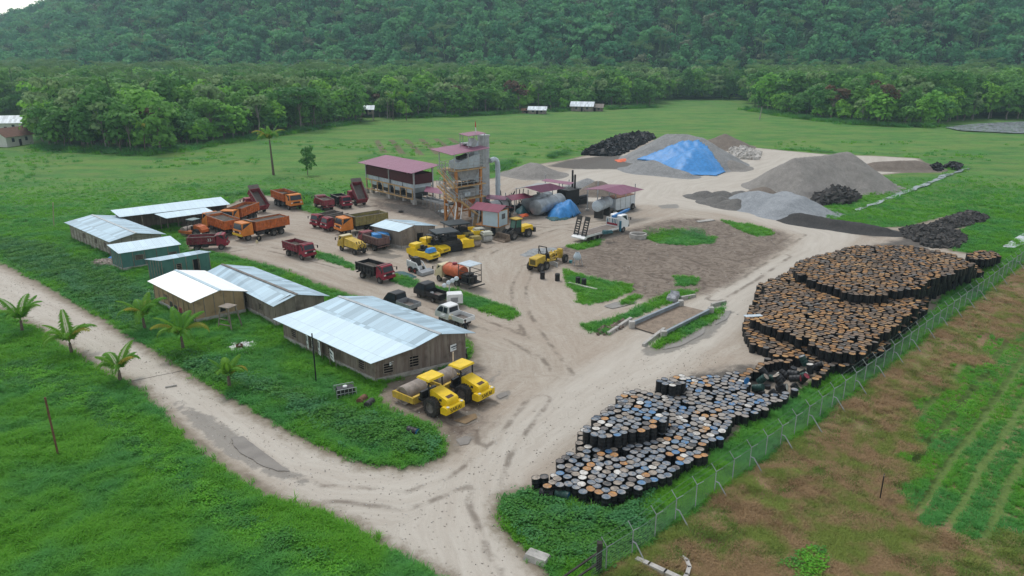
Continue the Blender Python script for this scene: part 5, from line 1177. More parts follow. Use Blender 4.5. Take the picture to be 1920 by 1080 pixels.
for x in (1.45,-1.45):
    for s in (-1,1): wheel(r,x,s*.9,.68,.45,treads=True)
    for s in (-1,1): MB().box(x-.75,s*.9-.25,1.40,x+.75,s*.9+.25,1.46).build('mudguard',YELD,r) if x<0 else None
# ---- motor grader
loc,rz=place((1064,491),(1017,510),1.0,3.0,-2.0); r=empty('motor_grader',loc,rz,'old yellow motor grader with a black roll bar, parked by the cement mixer','grader')
b=MB(); b.prism([(-3.2,.8),(-3.2,1.75),(-1.2,1.9),(-1.2,.8)],-.6,.6); b.build('engine_hood',YELD,r); b=MB(); b.box(-3.215,-.42,.95,-3.2,.42,1.6); b.build('radiator',mk('olive_grille',(.12,.1,.03),.7,.3),r)
b=MB(); b.box(-1.2,-.6,.8,.2,.6,1.1); b.prism([(.1,1.0),(.1,1.4),(2.2,1.75),(3.2,1.55),(3.2,1.25),(2.2,1.4)],-.16,.16); b.box(2.9,-.35,.5,3.3,.35,1.75); b.build('main_frame',YELD,r)
b=MB(); b.beam((-1.0,-.6,1.1),(-1.0,-.6,2.9),.1); b.beam((-1.0,.6,1.1),(-1.0,.6,2.9),.1); b.beam((-1.0,-.6,2.9),(-1.0,.6,2.9),.1); b.beam((-.1,.6,1.1),(-1.0,.6,2.6),.08);b.beam((-.1,-.6,1.1),(-1.0,-.6,2.6),.08); b.build('roll_bar',BLK,r)
b=MB(); b.box(-.9,-.25,1.1,-.4,.25,1.5); b.box(-.9,-.25,1.5,-.8,.25,1.9); b.box(.0,-.3,1.1,.15,.3,1.75); b.build('driver_seat',BLK,r)
b=MB(); b.cyl((.9,0,.75),(.9,0,.85),.7,20); 
for s in (-1,1): b.beam((.9,s*.4,.8),(2.8,0,.8),.1); b.cyl((1.4,s*.5,.9),(1.4,s*.25,1.9),.07,8); b.cyl((.5,s*.5,.9),(.6,s*.3,1.6),.05,8)
b.box(1.2,-.55,1.5,1.6,.55,1.62); b.build('blade_circle',YELD,r)
M=Matrix.Translation((.9,0,.4))@Matrix.Rotation(R(-25),4,'Z'); b=MB(); b.box(-.06,-1.7,-.3,.06,1.7,.3,0,M); b.build('blade',STL,r)
for x in (-2.55,-1.35):
    for s in (-1,1): wheel(r,x,s*.85,.55,.35,treads=True)
for s in (-1,1): wheel(r,3.1,s*.85,.55,.35,treads=True)
# ---- skid steer
loc,rz=place((779.7,512.8),(770,510),.55,.5,-.5); r=empty('skid_steer_loader',loc,rz,'small white skid steer loader with a wide grey sweeper bucket','skid steer')
b=MB(); b.prism([(-1.2,.4),(-1.25,1.1),(-1.0,1.4),(-.3,1.3),(.6,.9),(.7,.4)],-.45,.45); b.build('body',WHT,r)
b=MB(); b.prism([(-.5,1.0),(-.5,1.95),(.35,1.95),(.6,.95)],-.38,.38); b.build('cab_cage',BLK,r)
b=MB()
for s in (-1,1): b.beam((-1.1,s*.55,1.45),(.6,s*.55,1.3),.12,.2); b.beam((.6,s*.55,1.35),(1.3,s*.55,.4),.12,.16); b.beam((-1.1,s*.55,.7),(-1.1,s*.55,1.5),.12)
b.build('lift_arm',WHT,r); b=MB(); b.prism([(1.15,.08),(1.15,.5),(1.5,.65),(2.2,.45),(2.25,.08)],-1.0,1.0); b.build('sweeper_box',GRY,r)
for x in (.5,-.5):
    for s in (-1,1): wheel(r,x,s*.6,.38,.26,RRIM)
# ---- low bed truck with crane
loc,rz=place((1170,435.7),(1113.4,451.7),1.15,4.0,-3.3); r=empty('low_bed_truck',loc,rz,'long flat bed truck with a white cab, folded blue crane and raised rear ramps','truck')
cab(r,3.4,5.3,1.15,.75,2.75,1.75,mk('bright_white_paint',(.82,.83,.83),.35,.05,.05),.4,visor=BLK)
b=MB(); b.box(-5.2,-1.2,.95,2.6,1.2,1.08); d=b.build('deck',mk('steel_deck',(.20,.165,.14),.7,.3,.3),r)
b=MB(); b.box(-5.2,-1.24,.80,2.6,-1.2,1.1); b.box(-5.2,1.2,.80,2.6,1.24,1.1); b.build('side_rail',WHT,r)
b=MB(); b.box(-5.0,-.5,.6,5.0,-.3,.94); b.box(-5.0,.3,.6,5.0,.5,.94)
for s in (-1,1): b.box(-1.5,s*1.1-.04,.45,2.5,s*1.1+.04,.55); b.box(-1.5,s*1.1-.04,.68,2.5,s*1.1+.04,.76)
b.build('chassis',DGR,r)
MB().prism([(-5.2,.6),(-5.2,1.05),(-5.9,.75),(-5.9,.6)],-1.22,1.22).build('beaver_tail',WHT,r)
for s in (-1,1):
    M=Matrix.Translation((-5.4,s*.75,1.0))@Matrix.Rotation(R(18),4,'Y'); b=MB(); b.box(-.05,-.42,0,.15,-.32,2.9,0,M); b.box(-.05,.32,0,.15,.42,2.9,0,M); b.box(-.04,-.32,2.4,.12,.32,2.9,0,M)
    for k in range(7): b.box(-.04,-.32,.1+k*.36,.10,.32,.28+k*.36,0,M)
    b.build('ramp',DGR,r)
b=MB(); b.box(2.5,-1.15,1.1,2.6,1.15,1.25); b.box(2.5,-1.15,2.3,2.6,1.15,2.42)
for k in range(8): b.box(2.5,-1.15+.32*k,1.25,2.6,-1.08+.32*k,2.3)
b.build('head_board',WHT,r); MB().box(2.46,-1.0,1.3,2.495,1.0,1.6).build('red_board',RED,r)
b=MB(); b.box(2.75,-.35,.9,3.25,.35,2.3); b.box(2.85,-1.35,.4,3.1,-1.1,2.0); b.box(2.85,1.1,.4,3.1,1.35,2.0); b.build('crane_base',mk('teal_crane',(.03,.16,.24),.5,.2,.2),r); M=Matrix.Translation((3.0,0,2.4))@Matrix.Rotation(R(-8),4,'Y'); b=MB(); b.box(-.4,-.2,0,3.4,.2,.35,0,M); b.box(3.4,-.14,.05,3.9,.14,.3,0,M); b.build('crane_boom',BLUE,r)
for x in (4.0,-2.1,-3.3):
    for s in (-1,1): wheel(r,x,s*1.0,.48,.3 if x>0 else .45)
crate_lumps('tarpaulin_bundle',(1140,437),1.3,3,TRPG,'dark green tarpaulin bundle on the deck of the long flat bed truck','bundle',12,.5,.5)
# ---- orange soil roller by the workshop
loc,rz=place((352,444),(367,446),.9,1.3,-1.3); rz=math.atan2((at(385,446)-at(352,441)).y,(at(385,446)-at(352,441)).x)
r=empty('soil_roller',at(368,443),rz,'old orange soil roller with a small dark canopy by the workshop','roller')
b=MB(); b.prism([(.3,.9),(.3,1.9),(1.6,1.75),(2.2,1.3),(2.2,.9)],-.65,.65); b.build('engine_hood',mk('orange_hood',(.5,.12,.03),.5,.2,.2),r); b=MB(); b.lathe([(.01,-.9),(.7,-.9),(.7,.9),(.01,.9)],(-1.7,0,.7),'y',26); b.build('drum',DRUMST,r,smooth=True)
b=MB(); b.box(-2.5,-1.05,.5,-.6,-.92,.9); b.box(-2.5,.92,.5,-.6,1.05,.9); b.box(-.75,-1.05,.5,.3,1.05,.95); b.build('frame',ORGB,r); b=MB(); b.box(-.6,-.3,.96,-.1,.3,1.6); b.build('driver_seat',BLK,r)
cn=MB().box(-1.0,-.75,2.6,.5,.75,2.68).build('canopy',mk('grey_green_canopy',(.18,.25,.25),.5,.2),r); b=MB()
for x in (-.9,.4):
    for s in(-1,1): b.beam((x,s*.65,.9),(x,s*.65,2.6),.07)
b.build('canopy_post',DGR,cn)
for s in (-1,1): wheel(r,1.1,s*.85,.7,.4,treads=True)
# ---- cement mixer
p=at(1082,497); r=empty('cement_mixer',p,R(20),'small grey cement mixer on a frame beside the motor grader','cement mixer')
b=MB(); b.lathe([(.01,.7),(.35,.75),(.52,1.05),(.5,1.3),(.25,1.75),(.2,1.75)],(0,0,0),'z',18); b.build('mixing_drum',PLB,r,smooth=True); b=MB()
for x in (-.5,.5):
    for y in (-.35,.35): b.beam((x*1.2,y*1.2,0),(x*.8,y*.5,1.2),.07)
b.beam((-.5,0,1.1),(.5,0,1.1),.08); b.build('stand',GRY,r)
b=MB(); b.cyl((0,0,0),(0,0,.35),.2,12,.24); small('bucket',b,mk('teal_plastic',(.03,.2,.22),.5,.2),'small teal bucket between the grader and the mixer','bucket',at(1070,493))
# ---- site things
for i,(a,z,lb) in enumerate([((1017,523),.0,'first black drum from the left in front of the grader'),((1045,526.5),0,'second black drum from the left in front of the grader'),((1083.5,533),0,'left drum of the black pair by the pale plank'),((1094.6,536),0,'right drum of the black pair by the pale plank')]):
    b=MB(); b.lathe([(.01,.0),(.3,.0),(.31,.3),(.3,.31),(.3,.6),(.31,.61),(.3,.92),(.28,.92),(.28,.88),(.01,.88)],(0,0,0),'z',18); o=small('oil_drum',b,BLK,lb,'drum',at(*a),0,'black drums near the grader',True)
def plank(a,e,w_,h_,m,label,name='plank',cat='plank',z=.1):
    A=at(*a);E=at(*e); b=MB(); c=(A+E)/2; b.beam(A-c+Vector((0,0,z)),E-c+Vector((0,0,z)),w_,h_); return small(name,b,m,label,cat,c)
plank((1066,532),(1119,545),.35,.25,CONC,'pale concrete beam lying on the grass by the two black drums','concrete_beam','beam')
plank((1308,417),(1337,413),.9,.12,CONC,'flat pale slab lying on the mud flat by the haul road','slab','slab')
plank((240,717),(365,691),.02,.02,DGR,'thin wire lying across the left road','wire','wire',.05)
plank((310,728-0),(332,724),.1,.1,CONC,'short pale stick beside the left palms','stick','stick')
b=MB(); b.lathe([(1.3,0),(1.3,.7),(1.1,.72),(1.1,.1)],(0,0,0),'z',26); b.box(-1.2,-.1,.72,1.2,.1,.8); o=small('well_ring',b,CONC,'round concrete well ring near the flat bed truck','well ring',at(1196,446),smooth=True)
# IBC tank, lying drums
r=empty('caged_tank',at(648,741),R(25),'dark liquid tank in a steel cage lying in the grass','tank'); MB().box(-.75,-.5,.1,.75,.5,.75,0,None,.08,.08).build('tank',BLK,r); b=MB()
for k in range(6): b.beam((-.8+.32*k,-.55,.05),(-.8+.32*k,-.55,.8),.04); b.beam((-.8+.32*k,.55,.05),(-.8+.32*k,.55,.8),.04)
for z in (.1,.45,.8): 
    for y in (-.55,.55): b.beam((-.8,y,z),(.8,y,z),.04)
b.build('cage',STL,r); MB().cyl((0,0,.75),(0,0,.86),.18,12).build('cap',WHT,r)
def drum_mb():
    b=MB(); b.lathe([(.01,.0),(.29,.0),(.3,.02),(.29,.04),(.29,.29),(.302,.31),(.29,.33),(.29,.57),(.302,.59),(.29,.61),(.29,.85),(.30,.88),(.285,.88)],(0,0,0),'z',16,0); b.lathe([(.285,.865),(.01,.865)],(0,0,0),'z',16,1); return b
def lying(px,rz,z,mats,label,name='oil_drum',roll=0,group=None):
    o=drum_mb().build(name,mats,None,True); o.matrix_basis=Matrix.Translation(at(px[0],px[1],z)+Vector((0,0,.30)))@Matrix.Rotation(rz,4,'Z')@Matrix.Rotation(R(90)+roll,4,'Y'); return tag(o,label,'drum',group)
RW=mk('red_white_rust',(.42,.20,.14),.8,.4,.4)
lying((674,760),R(70),0,[RUST,RW],'rusty drum with an orange patch lying in the grass, left of a pair').location.z=.3
lying((688,767),R(70),0,[DGR,RUST],'dark rusty drum lying in the grass, right of a pair')
lying((765,812),R(-30),0,[BLK,BLUE],'black drum lying on the grass tip beside the muddy roller park')
def tyre(px,z,label,flatd=True,rz=0,r_=.45):
    b=wheelmb(r_,.25); o=b.build('tyre',TYR,None,True); o.matrix_basis=Matrix.Translation(at(px[0],px[1],z)+Vector((0,0,.13 if flatd else r_)))@Matrix.Rotation(rz,4,'Z')@Matrix.Rotation(R(90) if flatd else 0,4,'X'); return tag(o,label,'tyre',None)
tyre((721,566),.72,'spare tyre lying in the grey bed of the black cabbed pickup',r_=.3); tyre((1424,660),0,'tyre leaning at the foot of the rusty drums beside the dirt road',False,R(20),.4); tyre((752,398),0,'worn tyre lying flat in front of the feed bins')
tyre((1383,0+457),0,'tyre') if False else None
tyre((486,452),0,'tyre standing beside the nearest orange tipper cab',False,R(60),.45)
for k,(a,lb) in enumerate((((487,450),'yellow jerrycan on the dirt beside the nearest orange tipper'),((482,456),'second jerrycan on the dirt, nearer than the other one'))): b=MB(); b.box(-.18,-.12,0,.18,.12,.42,0,None,.04,.03); b.box(-.05,-.03,.42,.08,.03,.5); small('jerrycan',b,CREAM,lb,'jerrycan',at(*a))
# wooden tower stand by tan hut
r=empty('timber_stand',at(432,614),R(-25),'grey timber stand with steps beside the tan plywood hut','stand'); b=MB()
for x in (-1,1):
    for y in (-.6,.6): b.beam((x*.9,y*1.2,0),(x*.55,y*.8,2.3),.1)
for z in (.5,1.1,1.7): b.beam((-.85+z*.1,-.7+z*.05,z),(.85-z*.1,-.7+z*.05,z),.08)
b.build('leg',WOOD,r); MB().box(-.7,-.6,2.3,.7,.6,2.38).build('top',WOOD,r)
for i,(a,c_,lb) in enumerate([((335,582),BLK,'dark cloth hanging under the eave of the tan hut, left'),((343,586),REDB,'dark red cloth hanging under the eave of the tan hut, right'),((326,575),DGR,'grey cloth hanging at the far left of the tan hut wall'),((422,583),BLK,'black pan hanging on the gable wall of the tan hut')]):
    p=at(a[0],a[1],1.4)-Vector((.15,.15,0)); b=MB(); b.prism([(-.3,0),(.3,.05),(.25,.6),(-.25,.62)],-.03,.03); o=small('hanging_cloth',b,c_,lb,'cloth',p,R(-42 if i<3 else 45))
b=MB(); b.lathe([(.01,0),(.3,0),(.32,.6),(.28,.6)],(0,0,0),'z',14); small('burn_barrel',b,RUST,'rusty cut down barrel standing in the white litter heap','barrel',at(450,657),0,None,True)
# motorbike behind big shed corner
r=empty('motorbike',at(868,668),R(-60),'black motorbike parked at the back corner of the largest shed','motorbike')
for x in (-.62,.62): wheel(r,x,0,.29,.1)
b=MB(); b.prism([(-.75,.55),(-.7,.8),(-.1,.75),(.1,.5),(.4,.55),(.5,.95),(.6,.95),(.55,.35),(.1,.3),(-.4,.35)],-.12,.12); b.build('body',BLK,r); b=MB(); b.beam((.5,-.33,1.0),(.5,.33,1.0),.04); b.beam((.5,0,1.0),(.65,0,.3),.06); b.build('handlebar',STL,r)
# ---- bridge
A0=at(1185,599,.9);A1=at(1277,560,.9);B0=at(1245,617,.9);B1=at(1333.5,573,.9)
for a in (A0,A1,B0,B1): a.z=0
r=empty('bridge',(A0+B1)/2,0,'small yard bridge with two low steel side beams and timber deck','bridge'); c=r.location
SB=mk('blue_grey_beam',(.26,.30,.33),.5,.2,.3,(.3,.25,.2))
for a,e in ((A0,A1),(B0,B1)):
    b=MB(); up=Vector((0,0,.30)); b.beam(a-c+up,e-c+up,.06,.5); b.beam(a-c+Vector((0,0,.58)),e-c+Vector((0,0,.58)),.26,.06); b.beam(a-c+Vector((0,0,.03)),e-c+Vector((0,0,.03)),.3,.06); b.build('side_beam',SB,r)
    for q in (a,e): MB().box(q.x-c.x-.28,q.y-c.y-.28,-.3,q.x-c.x+.28,q.y-c.y+.28,.72).build('end_block',CONC,r)
b=MB(); n_=26
for k in range(n_):
    p0=(A0-c).lerp(A1-c,k/n_);p1=(A0-c).lerp(A1-c,(k+.92)/n_);q0=(B0-c).lerp(B1-c,k/n_);q1=(B0-c).lerp(B1-c,(k+.92)/n_); z=.16
    b.poly([(p0.x,p0.y,z),(q0.x,q0.y,z),(q1.x,q1.y,z),(p1.x,p1.y,z)])
b.build('deck',mk('worn_deck_timber',(.26,.20,.15),.9,.3,.6,(.3,.24,.18)),r)
for (a,e,lb) in (((1277,563),(1303,556),'far left concrete wing wall of the bridge ramp'),((1334,576),(1360,568),'far right concrete wing wall of the bridge ramp'),((1245,622),(1206,650),'near right concrete wing wall of the bridge ramp'),((1183,602),(1140,628),'near left concrete wing wall of the bridge ramp')):
    A=at(*a);E=at(*e); b=MB(); c2=(A+E)/2; b.beam(A-c2+Vector((0,0,.2)),E-c2+Vector((0,0,.05)),.3,.5); small('wing_wall',b,CONC,lb,'kerb',c2)
b=MB(); b.prism([(-1,0),(-.9,.5),(-.3,.8),(.2,.5),(.5,1.0),(1,.3),(1,0)],-.5,.5); small('wrapped_bundle',b,mk('grey_wrap',(.35,.36,.38),.7,.5),'grey wrapped bundle lying at the far end of the bridge','bundle',at(1262,563),R(60))
b=MB(); b.box(-.6,-.5,0,.6,.5,.3,0,None,.1,.1); small('concrete_block',b,CONC,'pale concrete kerb block at the corner of the bottom road','block',at(1008,1050),R(-30)).scale=(1.25,.8,1.3)
# culvert head walls at bottom right
def curvewall(px,h,w_,label):
    W=[at(*p) for p in px]; c=W[0].copy(); r_=MB()
    for a,e in zip(W[:-1],W[1:]): r_.beam(a-c+Vector((0,0,h/2-.3)),e-c+Vector((0,0,h/2-.3))+(e-a).normalized()*.1,w_,h)
    return small('culvert_wall',r_,CONC,label,'wall',c)
curvewall([(1192,1058),(1215,1068),(1245,1082),(1275,1096)],.75,.3,'straight concrete culvert wall below the fence corner')
curvewall([(1278,1049),(1287,1056),(1292,1068),(1288,1082),(1278,1096)],.55,.22,'curved concrete culvert wall right of the straight one')
# posts, signs
b=MB(); b.cyl((0,0,0),(-.05,0,4.6),.07,8); small('sign_post',b,RUST,'thin rusty iron post standing in the left grass field','post',at(110,857))
b=MB(); b.cyl((0,0,0),(0,0,4.5),.06,8); small('flag_pole',b,BLK,'thin dark pole in front of the sign boards of the largest shed','pole',at(593,717))
b=MB(); b.cyl((0,0,0),(.6,0,3.9),.09,6); small('bamboo_pole',b,mk('bamboo',(.35,.36,.2),.7,.2),'leaning pale bamboo pole left of the westernmost shed','pole',at(101,424))
r=empty('field_marker',at(1650,934),R(60),'small dark marker board on a post in the dry grass','marker'); MB().cyl((0,0,0),(0,0,1.6),.04,6).build('post',BLK,r); MB().box(.03,-.02,.75,.5,.02,1.5).build('board',BLK,r)
b=MB(); b.cyl((0,0,0),(.5,0,5),.25,6,.12); small('dead_trunk',b,mk('pale_dead_wood',(.35,.33,.28),.9,.2),'leaning dead tree stump standing alone in the far field','dead tree',at(1424,224))
# ---- chain link fence
W=[Vector((x,y,0)) for x,y in fence_w]
seg=[(b_-a_).length for a_,b_ in zip(W[:-1],W[1:])]; tot=sum(seg)
def fpt(s):
    for a_,b_,l in zip(W[:-1],W[1:],seg):
        if s<=l: return a_.lerp(b_,s/l),(b_-a_).normalized()
        s-=l
    return W[-1],(W[-1]-W[-2]).normalized()
fr=empty('chain_link_fence',W[0],0,'long green grey chain link fence with forked posts beside the drums','fence'); c=W[0]
s=1.2;k=0; FP=[]
WIRE=mk('fence_wire',(.10,.15,.12),.6,.2)
PW=mk('fence_post_steel',(.34,.36,.36),.5,.2,.1)
FH=1.75
while s<tot:
    p,t=fpt(s); n=Vector((t.y,-t.x,0)); q=p-c; b=MB(); b.cyl(q,q+Vector((0,0,FH)),.03,6); b.cyl(q+Vector((0,0,FH)),q+n*.40+Vector((0,0,FH+.42)),.024,6); b.cyl(q+Vector((0,0,FH)),q-n*.40+Vector((0,0,FH+.42)),.024,6)
    po=b.build('post',PW,fr)
    if k%2==1: b=MB(); b.cyl(q+Vector((0,0,1.05)),q+n*.25+Vector((0,0,1.05)),.04,6); b.cyl(q+n*.25+Vector((0,0,1.05)),q+n*1.15+Vector((0,0,0)),.04,6); b.build('brace',PW,po)
    FP.append(s); s+=2.15; k+=1
b=MB(); m=int(tot/1.1)
for i in range(m):
    p,_=fpt(tot*i/m);q,_=fpt(tot*(i+1)/m)
    for h in np.arange(.08,FH+.01,.16): b.cyl(p-c+Vector((0,0,h)),q-c+Vector((0,0,h)),.009,3,cap=False)
    for (o_,h) in ((.2,FH+.2),(.38,FH+.4),(-.2,FH+.2),(-.38,FH+.4)): t=(q-p).normalized(); n=Vector((t.y,-t.x,0)); b.cyl(p-c+n*o_+Vector((0,0,h)),q-c+n*o_+Vector((0,0,h)),.009,3,cap=False)
    for j in range(6):
        pa=p.lerp(q,j/6)-c; pb=p.lerp(q,(j+1)/6)-c; b.cyl(pa+Vector((0,0,.02)),pa+Vector((0,0,FH)),.005,3,cap=False)
b.build('wire_mesh',WIRE,fr)
r=empty('gate_post',at(1122,1078),0,'dark timber corner post at the lower end of the fence','post'); MB().box(-.14,-.14,-.3,.14,.14,2.1).build('post',mk('dark_timber',(.05,.045,.04),.9,.3),r); b=MB(); b.beam((0,0,1.5),(-3.2,-2.4,.9),.09); b.beam((0,0,.8),(-3.2,-2.4,.3),.09); b.build('rail',mk('dark_timber',(.05,.045,.04)),r)
# ---- person
def person(px,rz,label):
    me=bpy.data.meshes.new('body')
    J=dict(p=(0,0,.92),ch=(.03,0,1.22),nk=(.06,0,1.43),hb=(.08,0,1.52),ht=(.10,0,1.68),ls=(.03,.19,1.38),le=(.10,.26,1.12),lh=(.26,.22,.95),rs=(.03,-.19,1.38),re=(-.06,-.27,1.13),rh=(.02,-.26,.89),
      lhp=(0,.10,.88),lk=(.16,.11,.50),la=(.10,.11,.08),lt=(.26,.12,.03),rhp=(0,-.10,.88),rk=(-.02,-.11,.48),ra=(-.26,-.11,.14),rt=(-.14,-.12,.03))
    K=list(J); rad=dict(p=.15,ch=.15,nk=.06,hb=.08,ht=.085,ls=.07,le=.05,lh=.035,rs=.07,re=.05,rh=.035,lhp=.10,lk=.065,la=.04,lt=.035,rhp=.10,rk=.065,ra=.04,rt=.035)
    E=[('p','ch'),('ch','nk'),('nk','hb'),('hb','ht'),('ch','ls'),('ls','le'),('le','lh'),('ch','rs'),('rs','re'),('re','rh'),('p','lhp'),('lhp','lk'),('lk','la'),('la','lt'),('p','rhp'),('rhp','rk'),('rk','ra'),('ra','rt')]
    me.from_pydata([J[k] for k in K],[(K.index(a),K.index(b)) for a,b in E],[])
    o=bpy.data.objects.new('person',me); col.objects.link(o); sk=o.modifiers.new('skin','SKIN'); 
    for i,k in enumerate(K):
        v=me.skin_vertices[0].data[i] if me.skin_vertices else None
    if not me.skin_vertices:
        bm=bmesh.new(); bm.from_mesh(me); bm.verts.layers.skin.verify(); bm.to_mesh(me); bm.free()
    for i,k in enumerate(K):
        v=me.skin_vertices[0].data[i]; v.radius=(rad[k],rad[k]*(1.25 if k in('ch','p') else 1)); v.use_root=(k=='p')
    ss=o.modifiers.new('sub','SUBSURF'); ss.levels=1; ss.render_levels=1
    g=N('person_surface'); sp=g.n('ShaderNodeSeparateXYZ'); g.L(g.obj(),sp.inputs[0]); z=sp.outputs[2]
    cc=g.mix(g.math('GREATER_THAN',z,.62),(.16,.08,.05),(.03,.03,.035)); cc=g.mix(g.math('GREATER_THAN',z,.95),cc,(.02,.02,.025)); cc=g.mix(g.math('GREATER_THAN',z,1.44),cc,(.17,.09,.06))
    me.materials.append(g.fin(cc,.8)); o.location=at(*px); o.rotation_euler=(0,0,rz)
    b=MB(); b.lathe([(.105,1.6),(.11,1.68),(.09,1.75),(.01,1.79)],(.09,0,0),'z',12); b.build('hair',BLK,o,smooth=True)
    return tag(o,label,'person')
person((873,631),R(100),'person in a dark shirt and shorts walking behind the largest shed')
# ================================================================ DRUMS
DT=(at(1850,545)-at(1206,1031)); DT.z=0; DT.normalize(); DN=Vector((-DT.y,DT.x,0))  # along fence / towards road
D0=at(1150,962)
LIDS={}
def lidmat(name,a,b,c):
    g=N(name); oi=g.n('ShaderNodeObjectInfo'); v=g.n('ShaderNodeVectorMath',operation='ADD'); g.L(g.obj(),v.inputs[0]); g.L(g.comb(g.math('MULTIPLY',oi.outputs['Random'],37.0),g.math('MULTIPLY',oi.outputs['Random'],91.0)),v.inputs[1])
    n=g.noise(3.2,5,.7,v.outputs[0]); x=g.mix(g.ramp(n,.42,.58),a,b); x=g.mix(g.ramp(g.noise(6,4,.7,v.outputs[0]),.55,.68),x,c); return g.fin(x,.55)
LID=[('grey blue dusty',lidmat('grey_blue_lid',(.10,.14,.19),(.28,.27,.26),(.42,.38,.33)),.44),('tan dusty',lidmat('tan_lid',(.20,.17,.14),(.36,.30,.24),(.10,.12,.15)),.22),('rusty orange',lidmat('orange_lid',(.50,.24,.07),(.30,.17,.09),(.42,.36,.28)),.09),('nearly white',lidmat('white_lid',(.62,.60,.56),(.42,.38,.33),(.7,.7,.68)),.09),('bright blue',lidmat('blue_lid',(.06,.18,.36),(.16,.22,.28),(.36,.34,.31)),.08),('dark grey',lidmat('dark_lid',(.06,.062,.065),(.15,.13,.12),(.26,.22,.18)),.08)]
DRB=mk('black_drum_side',(.013,.014,.016),.42,.3,.12,(.10,.09,.08))
DPROTO=[]
for nm,m,_ in LID:
    b=drum_mb(); me_=bpy.data.meshes.new('oil_drum'); me_.from_pydata(b.v,[],b.f); me_.materials.append(DRB); me_.materials.append(m); me_.polygons.foreach_set('material_index',b.m); me_.polygons.foreach_set('use_smooth',[True]*len(b.f))
    try: me_.set_sharp_from_angle(angle=R(40))
    except Exception: pass
    DPROTO.append(me_)
def hexpts(poly,sp=.625,seed=0,jit=.06):
    # rows along DN, indexed by i from the near end
    W=np.asarray(poly); M=np.array([[DT.x,DT.y],[DN.x,DN.y]]); Q=(W-np.array([D0.x,D0.y]))@M.T
    lo=Q.min(0)-1; hi=Q.max(0)+1; rr=np.random.default_rng(seed); out=[]
    i0=int(math.floor(lo[0]/(sp*.866)))
    for i in range(i0,int(hi[0]/(sp*.866))+1):
        wob=.25*math.sin(i*.9)
        for j in range(int(lo[1]/sp)-1,int(hi[1]/sp)+2):
            u=i*sp*.866+rr.normal()*jit; v=(j+(.5 if i%2 else 0))*sp+rr.normal()*jit+wob
            out.append((i,j,u,v))
    A=np.array(out); P=np.array([D0.x,D0.y])+A[:,2:3]*np.array([DT.x,DT.y])+A[:,3:4]*np.array([DN.x,DN.y])
    d=sdf(W,P)
    return A,P,d
N1=wp([(983,900),(1000,886),(1030,880),(1045,852),(1076,840),(1084,812),(1100,790),(1130,768),(1175,730),(1200,728),(1232,742),(1236,712),(1262,700),(1300,704),(1370,698),(1400,690),(1440,672),(1480,668),(1545,685),(1560,692),(1520,720),(1480,738),(1455,762),(1400,778),(1368,800),(1362,822),(1325,832),(1330,850),(1285,875),(1240,905),(1180,925),(1158,950),(1135,942),(1110,928),(1070,920),(1035,915),(1012,905)],.88)
N2=wp([(1090,808),(1110,786),(1150,758),(1185,736),(1232,750),(1252,758),(1252,786),(1225,806),(1165,820),(1102,820)],1.76)
N2b=wp([(1236,712),(1285,703),(1292,720),(1242,727)],1.76)
R1=wp([(1392,612),(1398,585),(1415,560),(1424,530),(1478,508),(1495,488),(1545,474),(1700,462),(1795,478),(1846,508),(1800,528),(1745,552),(1738,580),(1700,612),(1655,655),(1600,682),(1545,690),(1500,672),(1450,668),(1440,656),(1400,645)],.88)
R2=wp([(1408,600),(1425,560),(1432,535),(1485,515),(1500,492),(1545,478),(1600,463),(1700,462),(1790,478),(1838,500),(1800,518),(1742,540),(1722,552),(1728,575),(1690,605),(1640,640),(1615,665),(1560,662),(1500,640),(1480,628),(1430,612)],1.76)
R3=wp([(1487,512),(1500,490),(1545,476),(1600,460),(1700,458),(1785,474),(1832,496),(1790,512),(1745,527),(1722,543),(1690,545),(1640,556),(1590,552),(1560,540),(1520,525)],2.64)
S1=wp([(1812,480),(1830,470),(1870,474),(1880,484),(1850,493),(1815,489)],.88)
S2=wp([(1812,476),(1830,468),(1870,471),(1877,480),(1850,488),(1815,485)],1.76)
DR=[] # x,y,z,kind(0 near,1 rusty),i,j,layer
def addlayer(poly,above,z,kind,seed,layer,skip=None):
    A,P,d=hexpts(poly,seed=seed); rr=np.random.default_rng(seed+9)
    k=(d+.35*(fbm(P[:,0]*.8,P[:,1]*.8,5)-.5)*2>.12)&(rr.random(len(d))>.02)
    if above is not None:
        for ab in above:
            k&=~(sdf(ab,P)>1.4)
    if skip is not None: k&=~(sdf(skip,P)>0)
    for (i,j,_,_),p in zip(A[k],P[k]): DR.append((p[0],p[1],z+rr.normal()*.01,kind,int(i),int(j),layer))
LY=wp([(1400,715),(1440,690),(1500,683),(1550,690),(1520,722),(1480,742),(1440,748),(1405,740)],.5)
addlayer(N1,[N2,N2b],0,0,1,1,LY); addlayer(N2,None,.88,0,2,2); addlayer(N2b,None,.88,0,3,2)
nN=len(DR)
addlayer(R1,[R2],0,1,4,1); addlayer(R2,[R3],.88,1,5,2); addlayer(R3,None,1.76,1,6,3); addlayer(S1,[S2],0,1,7,1); addlayer(S2,None,.88,1,8,2)
near=[d for d in DR if d[3]==0]
def isrust(d): x,y=pr((d[0],d[1],.9)); return x>1385 and y<712
order=sorted(range(len(near)),key=lambda k:(isrust(near[k]),near[k][0]**2+near[k][1]**2-(600 if near[k][6]==2 else 0)))
chosen=set(order[:283]); rows={}
for k in chosen:
    d=near[k]; rows.setdefault((d[6],d[4]),[]).append((-d[5],k))
ordn=['first','second','third','fourth','fifth','sixth','seventh','eighth','ninth','tenth','eleventh','twelfth','thirteenth','fourteenth','fifteenth','sixteenth','seventeenth','eighteenth','nineteenth','twentieth','twenty-first','twenty-second','twenty-third','twenty-fourth','twenty-fifth','twenty-sixth','twenty-seventh','twenty-eighth','twenty-ninth','thirtieth']
